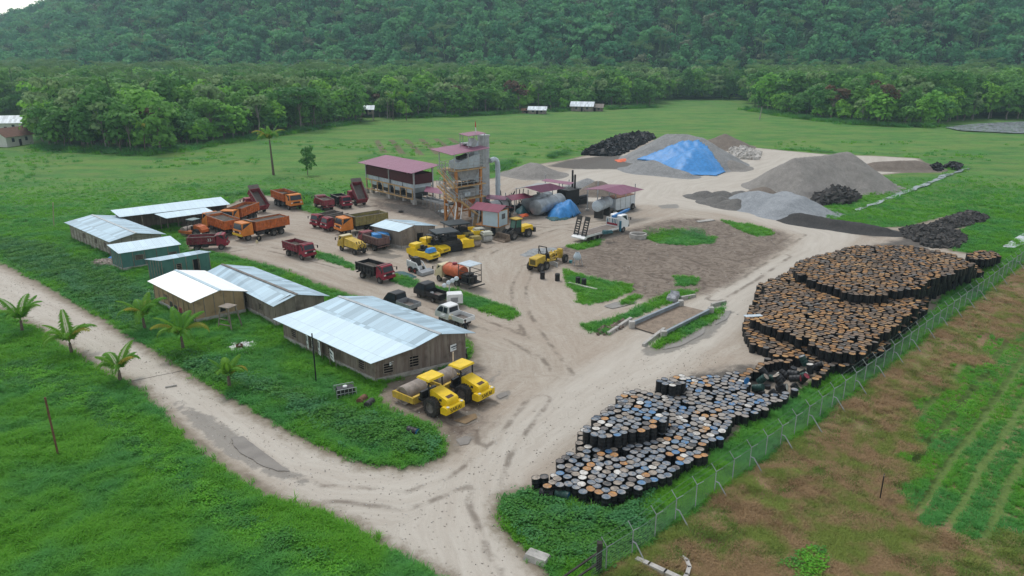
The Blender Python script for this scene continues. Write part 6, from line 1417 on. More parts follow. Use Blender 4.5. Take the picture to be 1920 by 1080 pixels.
def ordw(n):
    if n<30: return ordn[n]
    t=['thirt','fort','fift','sixt','sevent','eight','ninet'][(n+1)//10-3]; u=(n+1)%10
    return t+('ieth' if u==0 else 'y-'+ordn[u-1])
r_=random.Random(5); wts=[x[2] for x in LID]
rk={L:sorted({k[1] for k in rows if k[0]==L}) for L in (1,2)}
for (L,i),lst in sorted(rows.items()):
    lst.sort()
    for q,(_,k) in enumerate(lst):
        d=near[k]; t=r_.choices(range(6),wts)[0]
        o=bpy.data.objects.new('oil_drum',DPROTO[t]); col.objects.link(o); o.location=(d[0],d[1],d[2]); o.rotation_euler=(r_.gauss(0,.035),r_.gauss(0,.035),r_.uniform(0,6.28))
        tag(o,'%s lidded drum, %s from the road in %s %srow from near tip'%(LID[t][0],ordw(q),ordw(rk[L].index(i)),'upper ' if L==2 else ''),'drum','standing oil drums of the near pile')
rest=[near[k] for k in range(len(near)) if k not in chosen]+[d for d in DR if d[3]==1]
print('DRUMS',len(near),len(DR))
def drummass(name,L,label):
    n=12; A=np.array([[d[0],d[1],d[2]] for d in L]); ang=np.arange(n)*2*np.pi/n; rr=np.random.default_rng(3)
    ring=np.stack([np.cos(ang),np.sin(ang)],1); prof=[(.29,0),(.30,.3),(.29,.32),(.29,.6),(.30,.62),(.30,.88)]
    tv=np.concatenate([np.column_stack([ring*r,np.full(n,h)]) for r,h in prof]); nl=len(prof)
    tf=[[a*n+k,a*n+(k+1)%n,(a+1)*n+(k+1)%n,(a+1)*n+k] for a in range(nl-1) for k in range(n)]
    lid=np.column_stack([ring*.285,np.full(n,.862)]); lf=[[0,1+2*k,2+2*k,3+2*k] for k in range(5)]
    base=len(tv); tv=np.concatenate([tv,lid]); tf=np.array(tf+[[base+x for x in f] for f in lf]); mi=np.array([0]*((nl-1)*n)+[1]*5)
    rot=rr.uniform(0,6.28,len(A)); c,s=np.cos(rot),np.sin(rot)
    tl=rr.normal(0,.05,(len(A),2))
    near_=np.array([d[3]==0 and not isrust(d) for d in L]); V=np.empty((len(A),len(tv),3)); V[:,:,0]=tv[:,0]*c[:,None]-tv[:,1]*s[:,None]; V[:,:,1]=tv[:,0]*s[:,None]+tv[:,1]*c[:,None]; V[:,:,2]=tv[:,2]+V[:,:,0]*tl[:,:1]+V[:,:,1]*tl[:,1:]
    V+=A[:,None,:]; F=tf[None]+(np.arange(len(A))*len(tv))[:,None,None]
    g=N('rusty_drum_lids'); ge=g.n('ShaderNodeNewGeometry'); cr=g.n('ShaderNodeValToRGB'); cr.color_ramp.interpolation='CONSTANT'; e=cr.color_ramp.elements
    for k,(p,c_) in enumerate([(0,(.30,.155,.06)),(.18,(.17,.115,.075)),(.36,(.38,.20,.075)),(.50,(.22,.155,.11)),(.66,(.09,.07,.055)),(.80,(.42,.24,.10)),(.9,(.14,.13,.12))]):
        el=e[k] if k<2 else e.new(p); el.position=p; el.color=c_+(1,)
    g.L(ge.outputs['Random Per Island'],cr.inputs[0]); n1=g.noise(2.6,5,.7,ge.outputs['Position']); x=g.mix(g.math('MULTIPLY',g.ramp(n1,.45,.62),.75),cr.outputs[0],(.10,.075,.055)); x=g.mix(g.math('MULTIPLY',g.ramp(g.noise(.25,4,.6,ge.outputs['Position']),.5,.7),.4),x,(.38,.25,.13))
    m=g.fin(x,.7)
    MI=np.tile(mi,(len(A),1)); MI[near_]*=2
    g=N('dusty_drum_lids'); ge=g.n('ShaderNodeNewGeometry'); cr=g.n('ShaderNodeValToRGB'); cr.color_ramp.interpolation='CONSTANT'; e=cr.color_ramp.elements
    for k,(p,c_) in enumerate([(0,(.14,.17,.21)),(.3,(.26,.23,.20)),(.5,(.09,.12,.16)),(.66,(.30,.27,.24)),(.78,(.45,.24,.09)),(.86,(.58,.56,.52)),(.92,(.07,.18,.34))]):
        el=e[k] if k<2 else e.new(p); el.position=p; el.color=c_+(1,)
    g.L(ge.outputs['Random Per Island'],cr.inputs[0]); x=g.mix(g.ramp(g.noise(3,5,.7,ge.outputs['Position']),.45,.6),cr.outputs[0],(.30,.27,.24)); m2=g.fin(x,.6)
    o=npmesh(name,V.reshape(-1,3),F.reshape(-1,4),[DRB,m,m2],mi=MI.ravel()); return tag(o,label,'drums',None,'stuff')
drummass('oil_drums',rest,'thousands of stacked black drums with rusty orange lids filling the yard corner')
# fallen drums
rl=random.Random(8)
fl=[(1445,738,.45),(1462,727,.5),(1480,716,.5),(1458,712,.55),(1430,732,.45),(1496,708,.55),(1412,733,0),(1427,740,0),(1447,747,0),(1422,722,0),(1438,728,0),(1455,733,.0),(1472,738,0),(1437,712,.2),(1452,716,0),(1468,722,0),(1486,727,0),(1462,702,.2),(1478,707,.1),(1495,714,0),(1500,722,0),(1488,695,.3),(1503,700,.2),(1518,706,0),(1510,690,.4),(1525,694,.2),(1535,701,0)]
GRD=mk('dark_green_drum',(.02,.06,.05),.45,.3,.15,(.10,.09,.08)); sid=['left edge','left part','middle','right part','right edge']
for k,(a,b_,z) in enumerate(fl):
    m=GRD if k%5==4 else BLK; rw='top' if k<6 else ('nearest' if k<13 else ('middle' if k<21 else 'farthest')); idx=k if k<6 else (k-6 if k<13 else (k-13 if k<21 else k-21))
    lying((a,b_),R(-38)+rl.gauss(0,.15),z,[m,RED if k%6==2 else LID[k%4][1]],'toppled %s drum, %s in the %s line of the fallen heap'%('green' if m is GRD else 'black',ordw(idx),rw),group='toppled drums',roll=rl.uniform(0,6))
lying((1018,924),R(-10),0,[GRD,BLK],'dark green drum lying at the near tip of the drum pile'); lying((1012,931),R(-15),0,[BLK,BLK],'black drum lying in the grass at the near tip of the pile'); lying((1042,932),R(-25),0,[GRD,BLUE],'green drum lying in the grass right of the two lying drums')
b=MB(); b.lathe([(.01,-.02),(.3,-.02),(.3,.02),(.01,.02)],(0,0,0),'x',20); o=small('drum_lid',b,BLUE,'bright blue round lid standing on the drums beside the fallen heap','lid',at(1400,714,1.2),R(-60))
b=MB(); b.lathe([(.01,-.02),(.3,-.02),(.3,.02),(.01,.02)],(0,0,0),'x',20); o=small('drum_lid',b,BLUE,'blue round drum end at the lower edge of the fallen heap','lid',at(1424,758,.5),R(-70))
b=MB(); b.box(-.9,-.3,0,.9,.3,.03); small('metal_sheet',b,PLB,'pale blue metal sheet lying on the left corner of the rusty drums','sheet',at(1412,592,1.78),R(10))
# ================================================================ PALMS
def frond(L,droop,seed,n=26,wid=.75):
    r=random.Random(seed); b=MB(); pts=[]; x=z=0; a=R(72); st=L/n
    for k in range(n+1):
        pts.append(Vector((x,0,z))); a-=droop/n*(.5+1.2*k/n); x+=math.cos(a)*st; z+=math.sin(a)*st
    for k in range(n):
        w0=.035*(1-k/n)+.01; p,q=pts[k],pts[k+1]; b.poly([p+Vector((0,-w0,0)),p+Vector((0,w0,0)),q+Vector((0,w0,0)),q+Vector((0,-w0,0))])
        if k<3: continue
        t=k/n; ll=wid*math.sin(math.pi*min(1,.12+t*.86))**.6*(1.05-.3*t); d=(q-p).normalized()
        for s in (-1,1):
            for h in (0,.5):
                pp=p.lerp(q,h); l2=ll*r.uniform(.85,1.1); out=(Vector((0,s,0))*.82+d*.55+Vector((0,0,-.15))).normalized(); tip=pp+out*l2+Vector((0,0,-.38*l2*r.uniform(.6,1.4))); m=pp+out*l2*.5; wv=d*.045
                b.poly([pp-wv,m-wv+Vector((0,0,-.02)),tip,m+wv])
    return b
def palm(label,px,th,L,n,seed,z0=0,yellow=1,group=None,rad=.13,cat='palm',name='coconut_palm',tilt=None):
    r=random.Random(seed); root=empty(name,at(*px),r.uniform(0,6.28),label,cat,group)
    b=MB(); p=Vector((0,0,-.1)); k_=6; lean=Vector((r.uniform(-.08,.08),r.uniform(-.08,.08),1)).normalized(); rr=rad*1.5
    for k in range(k_): q=p+lean*(th+.1)/k_; b.cyl(p,q,rr,8,rr*.88,cap=(k in(0,k_-1))); p=q; rr*=.90
    b.build('trunk',BARKP,root,smooth=True); top=p
    for k in range(n):
        f=frond(L*r.uniform(.8,1.08),R(r.uniform(70,165)) if k>2 else R(r.uniform(30,60)),seed*50+k,wid=.26*L if L<3.2 else .8); o=f.build('frond',FRONDY if (k>=n-yellow) else FROND,root); o.location=top; o.rotation_euler=(0,0,k*2.4+r.uniform(-.3,.3))
    return root
GP='young coconut palms along the left road'
palm('young palm at the far left of the dirt road, at the picture edge',(42,622),1.2,3.4,9,1,yellow=0,group=GP)
palm('second young palm from the left on the near side of the road',(135,664),1.2,3.5,9,2,yellow=1,group=GP)
palm('young palm on the near side of the road closest to the camera',(226,716),1.1,2.9,8,3,yellow=1,group=GP)
palm('young palm with a yellowing frond beside the tan plywood hut',(272,618),1.3,3.3,10,4,yellow=2,group=GP)
palm('biggest young palm across the road in front of the tan hut',(344,656),1.4,3.5,10,5,yellow=2,group=GP)
palm('smallest young palm in the grass left of the sign boards',(431,727),1.1,2.3,7,6,yellow=1,group=GP)
palm('tall lone coconut palm with a bare trunk in the far left field',(513,328),7.9,4.8,20,7,yellow=7,rad=.2)
palm('coconut palm at the forest edge behind the left field',(272,288),6.5,4.4,14,8,yellow=3)
palm('left coconut palm of the pair beside the stilt hut',(737,226),8,5.0,14,9,yellow=2)
palm('right coconut palm of the pair beside the stilt hut',(762,226),8.5,5.2,14,10,yellow=2)
# ================================================================ TREES
def crown_mesh(name,kind,n,leaf,seed,mat):
    r=np.random.default_rng(seed); lobes=[]
    if kind=='umbrella':
        for k in range(7): a=r.uniform(0,6.28); d=r.uniform(0,3.2); lobes.append((d*math.cos(a),d*math.sin(a),r.uniform(6.5,10),r.uniform(1.8,3.0),.45))
    elif kind=='tall':
        for k in range(8): z=2.6+k*1.15; rr=1.9*math.sin(math.pi*min(1,(k+1.5)/9.5)); lobes.append((r.normal()*.6,r.normal()*.6,z,rr+.4,1.0))
    elif kind=='loose':
        for k in range(9): a=r.uniform(0,6.28); d=r.uniform(.6,2.8); lobes.append((d*math.cos(a),d*math.sin(a),r.uniform(5,10.5),r.uniform(.9,1.6),.9))
    elif kind=='low':
        for k in range(7): a=r.uniform(0,6.28); d=r.uniform(0,2.4); lobes.append((d*math.cos(a),d*math.sin(a),r.uniform(2.0,5.5),r.uniform(1.3,2.3),.9))
    else:
        for k in range(10): a=r.uniform(0,6.28); d=r.uniform(0,2.5); lobes.append((d*math.cos(a),d*math.sin(a),2.6+k*.72+r.uniform(-.4,.4),r.uniform(1.5,2.6),.85))
    L=np.array(lobes); w=L[:,3]**2; idx=r.choice(len(L),n,p=w/w.sum()); dirs=r.normal(size=(n,3)); dirs/=np.linalg.norm(dirs,axis=1)[:,None]
    dirs[:,2]=np.where(dirs[:,2]<-.3,-dirs[:,2]*.6,dirs[:,2])
    rad=L[idx,3]*(r.uniform(.72,1.08,n)); C=L[idx,:3]+dirs*rad[:,None]*np.column_stack([np.ones(n),np.ones(n),L[idx,4]])
    nn=dirs+r.normal(size=(n,3))*.45+[0,0,.35]; nn/=np.linalg.norm(nn,axis=1)[:,None]
    t=np.cross(nn,r.normal(size=(n,3))); t/=np.linalg.norm(t,axis=1)[:,None]; bt=np.cross(nn,t); s=leaf*r.uniform(.6,1.4,n)[:,None]
    V=np.stack([C-t*s-bt*s*.55,C+t*s*.2-bt*s*.9-nn*s*.2,C+t*s+bt*s*.5,C-t*s*.3+bt*s*.85-nn*s*.2],1).reshape(-1,3); F=np.arange(4*n).reshape(-1,4)
    me=bpy.data.meshes.new(name); me.from_pydata(V.tolist(),[],F.tolist()); me.materials.append(mat); me.polygons.foreach_set('use_smooth',[False]*n); return me,L
def trunk_mesh(L,seed,mat,r0=.22,thin=False):
    r=random.Random(seed); b=MB(); top=Vector((0,0,float(np.mean(L[:,2])))); p=Vector((0,0,-.3)); rr=r0
    for k in range(5): q=Vector((r.gauss(0,.12),r.gauss(0,.12),top.z*(k+1)/5)); b.cyl(p,q,rr,6,rr*.8,cap=False); p=q; rr*=.8
    for l in L[:6]: b.cyl((p.x*.5,p.y*.5,top.z*.55),(l[0],l[1],l[2]),.09,5,.03,cap=False)
    me=bpy.data.meshes.new('trunk'); me.from_pydata(b.v,[],b.f); me.materials.append(mat); return me
PALEB=mk('pale_bark',(.24,.22,.19),.9,.2,sc_=3)
KIN=[('round','dark green bushy',LEAF,.30),('round','fresh green bushy',LEAFB,.16),('tall','slender upright',LEAF,.14),('loose','loose thin crowned',LEAFP,.10),('umbrella','flat topped spreading',LEAF,.12),('low','low shrubby',LEAFB,.16),('loose','reddish leaved',LEAFR,.02),('low','low dark shrubby',LEAF,.09)]
TP=[]
for k,(kd,ds,m,wt) in enumerate(KIN):
    for v in range(2):
        me_,L=crown_mesh('crown',kd,520 if kd!='loose' else 280,.42,100+k*7+v,m); TP.append((me_,trunk_mesh(L,k*3+v,PALEB if k in(3,1) else BARK),ds,wt/2))
EDX=[-200,0,60,150,290,400,480,600,640,700,760,850,1000,1065,1225,1240,1395,1410,1430,1500,1600,1700,1760,1785,1850,2150]
EDY=[262,262,276,283,288,271,257,240,233,224,220,217,210,207,199,187,187,204,209,221,232,237,237,228,224,222]
r=np.random.default_rng(11); gx,gy=np.meshgrid(np.arange(-480,480,4.6),np.arange(186,560,4.6)); C=np.stack([gx.ravel(),gy.ravel()],1)+r.uniform(-2,2,(gx.size,2))
pp=prn(np.column_stack([C,np.zeros(len(C))])); k=(pp[:,0]>-160)&(pp[:,0]<2080)&(pp[:,1]<np.interp(pp[:,0],EDX,EDY))&~((pp[:,0]<75)&(pp[:,1]>215))
k&=(r.random(len(k))>.12)
for hx,hy,hw_ in ((689,225,22),(1008,211,22),(988,210,14),(1098,206,30),(1118,206,22),(750,228,30),(272,288,16)): k&=~((np.abs(pp[:,0]-hx)<hw_)&(pp[:,1]>hy-5))
C=C[k]; pp=pp[k]; dist=np.hypot(C[:,0],C[:,1]); ed=np.interp(pp[:,0],EDX,EDY)-pp[:,1]
inview=(pp[:,0]>-10)&(pp[:,0]<1930)
score=np.where(inview,dist+ed*6,1e6); od=np.argsort(score); ind=od[:285]; oth=od[285:]
print('TREES',len(C))
LMK=[(-50,'the picture edge'),(30,'the white houses'),(272,'the forest palm'),(400,'the forest bend'),(513,'the lone palm'),(690,'the stilt hut'),(750,'the palm pair'),(880,'the tower'),(1003,'the tin hut'),(1100,'the farmhouse'),(1240,'the meadow gap'),(1424,'the dead stump'),(1560,'the right forest middle'),(1700,'the right forest end'),(1790,'the far pond')]
cnt={}
dsts=np.sort(dist[ind]); 
for q in sorted(ind,key=lambda q:pp[q,0]):
    ti=r.choice(len(TP),p=np.array([t[3] for t in TP])/sum(t[3] for t in TP)); cm,tm,ds,_=TP[ti]
    lm_=[x for x in LMK if x[0]<=pp[q,0]][-1]; depth='front' if ed[q]<2.5 else ('second' if ed[q]<6 else 'back')
    key=(ds,depth,lm_[1]); n_=cnt.get(key,0); cnt[key]=n_+1
    root=empty('forest_tree',(C[q,0],C[q,1],0),r.uniform(0,6.28),'%s line %s tree, %s such right of %s'%(depth,ds,ordw(n_),lm_[1]),'tree','trees along the forest edge')
    s=r.choice([.75,.95,1.1,1.3,1.55],p=[.15,.3,.3,.18,.07])*r.uniform(.92,1.08); root.scale=(s*1.15,s*1.15,s*r.uniform(.82,1.2))
    o=bpy.data.objects.new('crown',cm); link(o,root); o=bpy.data.objects.new('trunk',tm); link(o,root)
# geometry-nodes scatter of many instances as one object
def scatter(name,pts,protos,smin,smax,label,cat,tilt=.1,seed=0,mat=None,zs=None):
    me=bpy.data.meshes.new(name); P=np.asarray(pts,np.float32); me.vertices.add(len(P)); me.vertices.foreach_set('co',P.ravel()); o=bpy.data.objects.new(name,me); col.objects.link(o)
    t=bpy.data.node_groups.new(name,'GeometryNodeTree'); t.interface.new_socket('Geometry',in_out='INPUT',socket_type='NodeSocketGeometry'); t.interface.new_socket('Geometry',in_out='OUTPUT',socket_type='NodeSocketGeometry')
    gi=t.nodes.new('NodeGroupInput'); go=t.nodes.new('NodeGroupOutput'); ip=t.nodes.new('GeometryNodeInstanceOnPoints'); j=t.nodes.new('GeometryNodeJoinGeometry')
    for pm in protos:
        po=bpy.data.objects.new(pm.name,pm); oi=t.nodes.new('GeometryNodeObjectInfo'); oi.inputs['Object'].default_value=po; oi.inputs['As Instance'].default_value=True; t.links.new(oi.outputs['Geometry'],j.inputs[0])
    t.links.new(gi.outputs[0],ip.inputs['Points']); t.links.new(j.outputs[0],ip.inputs['Instance']); ip.inputs['Pick Instance'].default_value=True
    ri=t.nodes.new('FunctionNodeRandomValue'); ri.data_type='INT'; ri.inputs[4].default_value=0; ri.inputs[5].default_value=len(protos)-1; ri.inputs['Seed'].default_value=seed; t.links.new(ri.outputs[2],ip.inputs['Instance Index'])
    rv=t.nodes.new('FunctionNodeRandomValue'); rv.data_type='FLOAT_VECTOR'; rv.inputs[0].default_value=(-tilt,-tilt,0); rv.inputs[1].default_value=(tilt,tilt,6.283); rv.inputs['Seed'].default_value=seed+1; t.links.new(rv.outputs[0],ip.inputs['Rotation'])
    rs=t.nodes.new('FunctionNodeRandomValue'); rs.data_type='FLOAT'; rs.inputs[2].default_value=smin; rs.inputs[3].default_value=smax; rs.inputs['Seed'].default_value=seed+2; t.links.new(rs.outputs[1],ip.inputs['Scale'])
    t.links.new(ip.outputs[0],go.inputs[0]); m=o.modifiers.new('scatter','NODES'); m.node_group=t
    return tag(o,label,cat,None,'stuff')
def palm_proto(seed,h=9.5,L=4.2):
    b=MB(); r=random.Random(seed)
    for k in range(13):
        f=frond(L*r.uniform(.8,1.1),R(r.uniform(70,165)),seed*9+k,n=9,wid=1.1); M=Matrix.Translation((0,0,h))@Matrix.Rotation(k*2.4,4,'Z'); o_=len(b.v)
        b.v+=[tuple(M@Vector(v)) for v in f.v]; b.f+=[tuple(o_+i for i in q) for q in f.f]
    b.cyl((0,0,-.5),(0,0,h),.16,5); me=bpy.data.meshes.new('palm_crown'); me.from_pydata(b.v,[],b.f); me.materials.append(PALMF); return me
PALMF=leafmat('far_palm_leaves',(.10,.21,.06),(.17,.30,.09),(.07,.15,.05),.3,.5)
PP=[palm_proto(1),palm_proto(2,11)]
scatter('forest',np.column_stack([C[oth],np.full(len(oth),-.5)]),[t[0] for t in TP if t[2]!='reddish leaved']+PP,.8,1.8,'dense mixed green forest behind the edge trees on the plain','forest',seed=4)
HP=[]
for k,(kd,n_,lf,m) in enumerate([('round',260,.55,LEAFH),('round',260,.6,LEAFH),('umbrella',240,.6,LEAFH),('tall',200,.5,LEAFH),('low',220,.5,LEAFH),('loose',160,.45,LEAFH),('round',240,.55,leafmat('hill_leaves_light',(.05,.115,.05),(.075,.15,.06),(.03,.075,.03)))]):
    HP.append(crown_mesh('hill_crown',kd,n_,lf,300+k,m)[0])
gx,gy=np.meshgrid(np.arange(-860,860,7.6),np.arange(500,1060,7.6)); C2=np.stack([gx.ravel(),gy.ravel()],1)+r.uniform(-3,3,(gx.size,2)); C2=C2[np.abs(C2[:,0]/C2[:,1])<.76]
z2=hill_h(C2[:,0],C2[:,1]); C2=C2[z2>-1]; z2=z2[z2>-1]; px2=prn(np.column_stack([C2,z2])); k=px2[:,1]>-60; C2=C2[k]; z2=z2[k]
print('HILL',len(C2))
HP=HP+HP[:3]+[PP[0],crown_mesh('hill_crown','loose',150,.4,350,leafmat('pale_hill_leaves',(.16,.21,.12),(.22,.26,.15),(.10,.14,.08)))[0]]
scatter('hill_forest',np.column_stack([C2,z2-2.0]),HP,.9,2.0,'dense dark green forest covering the hill slopes','forest',seed=9,tilt=.15)
tr=empty('field_tree',at(577,328),0,'small round tree standing alone right of the lone field palm','tree'); o=link(bpy.data.objects.new('crown',TP[0][0]),tr); o=link(bpy.data.objects.new('trunk',TP[0][1]),tr); tr.scale=(.55,.55,.62)
# ================================================================ FAR HOUSES
def house(label,px,w_,d_,h,rz,wm,rm,rise=1.4,stilt=0,name='house',ov=.6):
    r=empty(name,at(*px),rz,label,'house'); z=stilt
    b=MB(); b.box(-w_/2,-d_/2,z,w_/2,d_/2,z+h); b.v+=[]; b.poly([(-w_/2,-d_/2,z+h),(-w_/2,d_/2,z+h),(-w_/2,0,z+h+rise-.08)]); b.poly([(w_/2,-d_/2,z+h),(w_/2,d_/2,z+h),(w_/2,0,z+h+rise-.08)]); b.build('wall',wm,r)
    sl=rise/(d_/2)
    for s in (-1,1): rplane(r,(-w_/2-ov,s*(d_/2+ov),z+h-ov*sl),(w_/2+ov,s*(d_/2+ov),z+h-ov*sl),(w_/2+ov,0,z+h+rise),(-w_/2-ov,0,z+h+rise),rm)
    for x in (-w_*.3,w_*.2): MB().box(x,-d_/2-.04,z+h*.4,x+.9,-d_/2-.01,z+h*.75).build('window',GLS,r)
    MB().box(-.4,-d_/2-.05,z,.45,-d_/2-.02,z+1.9).build('door',HOLE,r)
    if stilt:
        for x in (-w_/2+.2,w_/2-.2):
            for y in (-d_/2+.2,d_/2-.2): MB().beam((x,y,0),(x,y,z),.25).build('stilt',WOOD,r)
    return r
WW=mk('white_plaster',(.62,.62,.58),.9,.1,.1); TIN=roofmat('tin_roof',(.62,.68,.72)); BRF=mk('brown_tile_roof',(.16,.08,.055),.8,.2)
house('white gable walled house at the left edge with a brown roof',(22,272),9,7,3.2,R(75),WW,BRF,2.0)
house('white house with a grey roof behind the brown roofed one',(20,246),10,8,3.4,R(15),WW,TIN,2.0)
house('small wooden stilt hut with a tin roof at the forest edge',(689,226),5.2,4.4,2.2,R(5),BOARD,TIN,1.2,2.6,'stilt_hut')
house('small hut with a bright tin roof at the middle of the forest edge',(1008,213),7.5,5,2.0,R(-8),BOARDG,TIN,1.2)
house('low brown lean-to left of the small tin roofed hut',(988,212),4,3,1.5,R(-8),BOARD,RUST,.6,name='hut')
house('grey farmhouse with a tin and thatch roof right of the tin roofed hut',(1092,208),10,6.5,2.6,R(-12),BOARDG,TIN,1.7)
house('weathered thatched wing attached to the right of the grey farmhouse',(1116,208),7,5,2.0,R(-12),BOARD,mk('grey_thatch',(.25,.22,.19),.95,.3),1.3,name='hut')
# ================================================================ GROUND COVER
def tuft(name,n,h,spread,w_,mat,seed,bend=.5,leafy=False):
    r=random.Random(seed); V=[];F=[]
    for k in range(n):
        a=r.uniform(0,6.28); x=r.gauss(0,spread); y=r.gauss(0,spread); hh=h*r.uniform(.5,1.1); d=Vector((math.cos(a),math.sin(a),0)); s=Vector((-d.y,d.x,0))*w_*r.uniform(.7,1.2); b0=Vector((x,y,0))
        if leafy: c=b0+Vector((0,0,hh)); q=d*w_*1.4; i=len(V); V+=[c-q,c-s+Vector((0,0,.02)),c+q-Vector((0,0,r.uniform(0,.05))),c+s]; F.append((i,i+1,i+2,i+3))
        else: i=len(V); m=b0+Vector((0,0,hh*.6))+d*hh*bend*.35; t=b0+Vector((0,0,hh*.85))+d*hh*bend; V+=[b0-s,b0+s,m+s*.7,m-s*.7,t]; F+=[(i,i+1,i+2,i+3),(i+3,i+2,i+4)]
    me=bpy.data.meshes.new(name); me.from_pydata([tuple(v) for v in V],[],F); me.materials.append(mat); return me
GR1=leafmat('lush_grass',(.15,.43,.028),(.22,.50,.04),(.10,.33,.03),.45,.6,(.12,(.11,.36,.085)))
GR2=leafmat('dark_weeds',(.07,.24,.04),(.12,.34,.04),(.05,.17,.03),.35,.5,(.3,(.08,.26,.09)))
GR3=leafmat('bright_creeper',(.13,.42,.03),(.19,.48,.04),(.09,.31,.03),.35,.45,(.5,(.08,.27,.05)))
GR4=leafmat('dry_grass',(.42,.28,.15),(.48,.34,.18),(.27,.18,.10),.2,.8,(.35,(.22,.28,.06)))
GR5=leafmat('olive_grass',(.17,.29,.05),(.22,.31,.06),(.12,.18,.04),.25,.7)
T1=[tuft('grass_tuft',16,.26+.07*k,.15,.024,GR1,k,1.15) for k in range(3)]
T2=[tuft('weed_tuft',14,.30,.18,.06,GR2,k+10,.5,True) for k in range(2)]+[tuft('weed_tuft',12,.42,.15,.02,GR2,15,.6)]
T3=[tuft('creeper_tuft',12,.24,.16,.055,GR3,k+20,.5,True) for k in range(2)]
T4=[tuft('dry_tuft',16,.20,.18,.012,GR4,k+30,1.4) for k in range(3)]
T5=[tuft('olive_tuft',14,.22,.15,.012,GR5,k+40,.9) for k in range(2)]
rg=np.random.default_rng(21)
def cand(n,y0,y1,power=1.0):
    Y=y0*(y1/y0)**rg.random(n) if power else rg.uniform(y0,y1,n); X=(rg.random(n)*2-1)*Y*.90; return np.column_stack([X,Y])
def gz(P): return ground_z(P)-.03
Pn=cand(300000,30,165); Pn=Pn[rg.random(len(Pn))<np.clip((165-Pn[:,1])/60,0,1)]; dy=sdf(yard_w,Pn); dd=sdf(dry_w,Pn); inn=np.maximum.reduce([sdf(wp(m),Pn) for m in INNER]); BLD=[]
vx=prn(np.column_stack([Pn,np.zeros(len(Pn))])); vis=(vx[:,0]>-30)&(vx[:,0]<1950)&(vx[:,1]<1110)
edge_j=rg.normal(0,.25,len(Pn))
veg=((dy+edge_j<-.05)|(inn+edge_j*.6>.05))&(dd<-.1)&vis
GUL=wp([(300,660),(420,690),(520,725),(620,765),(700,785),(822,822),(815,852),(740,850),(620,802),(500,745),(400,715)]); BOT=wp([(945,945),(1010,935),(1100,958),(1230,930),(1190,1000),(1140,1064),(1040,1055),(980,1005)]); BAND=wp([(-10,690),(60,672),(150,716),(235,795),(300,855),(400,930),(500,995),(600,1040),(690,1095),(620,1095),(480,1020),(380,955),(280,875),(180,785),(60,725),(-10,725)]); W5=wp([(-60,440),(60,450),(200,505),(290,560),(250,620),(130,548),(0,480)])
shedpoly=[wp([(540,645),(707,712),(855,665),(700,560)])]
inshed=np.zeros(len(Pn),bool)
for q in shedpoly: inshed|=sdf(q,Pn)>.2
veg&=~inshed
band=sdf(BAND,Pn)+rg.normal(0,.5,len(Pn))>0; gul=np.maximum.reduce([sdf(GUL,Pn),sdf(BOT,Pn),sdf(W5,Pn)])+rg.normal(0,.6,len(Pn))+2.2*(fbm(Pn[:,0]*.2,Pn[:,1]*.2,31)-.5)>0
def put(name,mask,pr_,lo,hi,label,seed): 
    Q=Pn[mask]; zz_=gz(Q)+(.55*(fbm(Q[:,0]*.55,Q[:,1]*.55,13)-.40)+.35*(fbm(Q[:,0]*1.6,Q[:,1]*1.6,17)-.5) if lo>.5 else 0); zz_=np.where(sdf(yard_w,Q)>-.4,.02,np.maximum(zz_,-.12)); scatter(name,np.column_stack([Q,zz_]),pr_,lo,hi,label,'grass',.18,seed)
put('grass_cover',veg&~band&~gul,T1,.6,1.25,'lush green grass around the yard and roads',1)
put('weed_cover',veg&gul&~band,T2,.7,1.5,'dark leafy weeds between the road and the sheds',2)
put('creeper_cover',veg&band,T3,.7,1.3,'bright broad leaved creeper band beside the left road',3)
dryv=vis&(dd>.1)&(dy<-.2); rowd=sdf(wp(ROWF),Pn)+9*(fbm(Pn[:,0]*.3,Pn[:,1]*.3,91)-.5)
nz=.55*fbm(Pn[:,0]*.28,Pn[:,1]*.28,77)+.45*fbm(Pn[:,0]*1.3,Pn[:,1]*1.3,78)
put('dry_grass_cover',dryv&(nz<.50+.10*np.exp(-((pdist(fence_w,Pn)-5)/4)**2))&(rowd<.5),T4,.6,1.3,'brown dry grass on the right side of the fence',4)
rows_=pdist(np.array([[fence_w[0][0],fence_w[0][1]-40],fence_w[0],fence_w[6],[fence_w[-1][0]+60,fence_w[-1][1]+70]]),Pn)
put('row_grass_cover',dryv&(rowd>=.5)&(np.sin(rows_*3.4+2*fbm(Pn[:,0]*.12,Pn[:,1]*.12,5))<.45)&(rg.random(len(Pn))<.55),T1,.4,.8,'bright green grass rows on the right field',7)
put('olive_grass_cover',dryv&(nz>=.45+.10*np.exp(-((pdist(fence_w,Pn)-5)/4)**2))&(rowd<.5)&(rg.random(len(Pn))<.5),T5,.6,1.2,'short olive grass on the right side of the fence',5)
fd=pdist(fence_w,Pn); dw=(dd>0)&vis&(np.abs(fd-7)<.8)&(fbm(Pn[:,0]*.5,Pn[:,1]*.5,5)>.53)&(rg.random(len(Pn))<.35)
put('ditch_plants',dw,T3,.6,1.3,'leafy plants growing in the ditch outside the fence',6)
# taller clumps dotted over the middle field
Pf=cand(9000,118,230); vx=prn(np.column_stack([Pf,np.zeros(len(Pf))])); kk=(sdf(yard_w,Pf)<-1)&(vx[:,0]>-20)&(vx[:,0]<1940)&(vx[:,1]>np.interp(vx[:,0],EDX,EDY)+4)&(fbm(Pf[:,0]*.06,Pf[:,1]*.06,44)>.50)
CL=[tuft('clump',22,.55,.35,.05,GR1,60,.7),tuft('clump',20,.45,.4,.07,GR2,61,.5,True)]
scatter('field_clumps',np.column_stack([Pf[kk],gz(Pf[kk])]),CL,.6,1.5,'scattered clumps of taller grass on the open field','grass',.1,8)
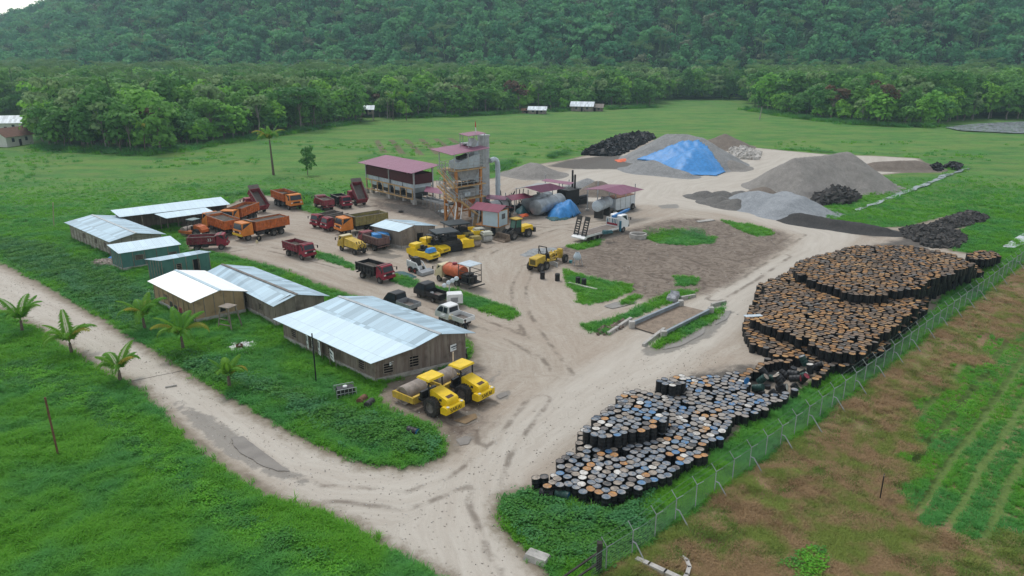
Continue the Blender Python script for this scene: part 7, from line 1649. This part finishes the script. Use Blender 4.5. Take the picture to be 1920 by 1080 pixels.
# overgrown banks: thick shrubs along the yard's far edge
def bank(px,n,label,seed,w_=1.6,s=(.5,.9)):
    W_=wp(px); P=[]
    for a,e in zip(W_[:-1],W_[1:]):
        m=int(n*np.hypot(*(e-a))/10); t=rg.random(m)[:,None]; P.append(a+(e-a)*t+rg.normal(0,w_,(m,2)))
    P=np.concatenate(P); qx=prn(np.column_stack([P,np.zeros(len(P))]))[:,0]
    for hx,hw_ in ((689,16),(1000,30),(1102,32)): m_=np.abs(qx-hx)>hw_; P=P[m_]; qx=qx[m_]
    scatter('undergrowth',np.column_stack([P,np.full(len(P),-.2)]),[tuft('shrub_tuft',60,.9,.5,.09,GR2,70,.5,True),tuft('shrub_tuft',50,.8,.5,.05,GR1,71,.7)],s[0],s[1],label,'undergrowth',.2,seed)
bank([(922,322),(950,308),(990,300),(1050,290)],60,'thick undergrowth on the bank behind the tower',51,1.4,(.8,1.4))
bank([(1000,298),(1060,286),(1100,276)],50,'thick undergrowth left of the scrap rubber heap',52,1.3,(.8,1.3))
bank([(430,372),(470,360),(540,362),(590,375),(680,368)],30,'thick undergrowth behind the parked tippers',53,1.5,(.7,1.2))
bank([(60,276),(150,284),(290,289),(400,272),(480,258),(600,241),(680,227)],26,'scrub along the foot of the left forest edge',54,1.6,(1.2,2.2))
bank([(760,221),(850,218),(1000,211),(1230,201)],26,'scrub along the foot of the middle forest edge',55,1.8,(1.4,2.4))
bank([(1400,206),(1430,210),(1500,222),(1600,233),(1700,238),(1760,238)],26,'scrub along the foot of the right forest edge',56,1.8,(1.4,2.4))
bank([(1225,442),(1265,434),(1305,438),(1300,446)],90,'bright reeds round the wet hollow on the mud flat',57,1.0,(.5,.9))
bank([(1470,280),(1520,283),(1560,288)],40,'rough grass bank at the far side of the yard',58,1.0,(.6,1.0))
# ================================================================ AIR
b=MB(); b.box(-1290,-20,-60,1290,1090,262); hz_=bpy.data.materials.new('haze'); hz_.use_nodes=True; t=hz_.node_tree; t.nodes.clear(); out=t.nodes.new('ShaderNodeOutputMaterial'); pv=t.nodes.new('ShaderNodeVolumePrincipled'); pv.inputs['Density'].default_value=.00024; pv.inputs['Color'].default_value=(.62,.86,1,1); pv.inputs['Anisotropy'].default_value=.2; t.links.new(pv.outputs[0],out.inputs['Volume'])
HAZE=True
if HAZE: o=b.build('haze',hz_); tag(o,kind='stuff')
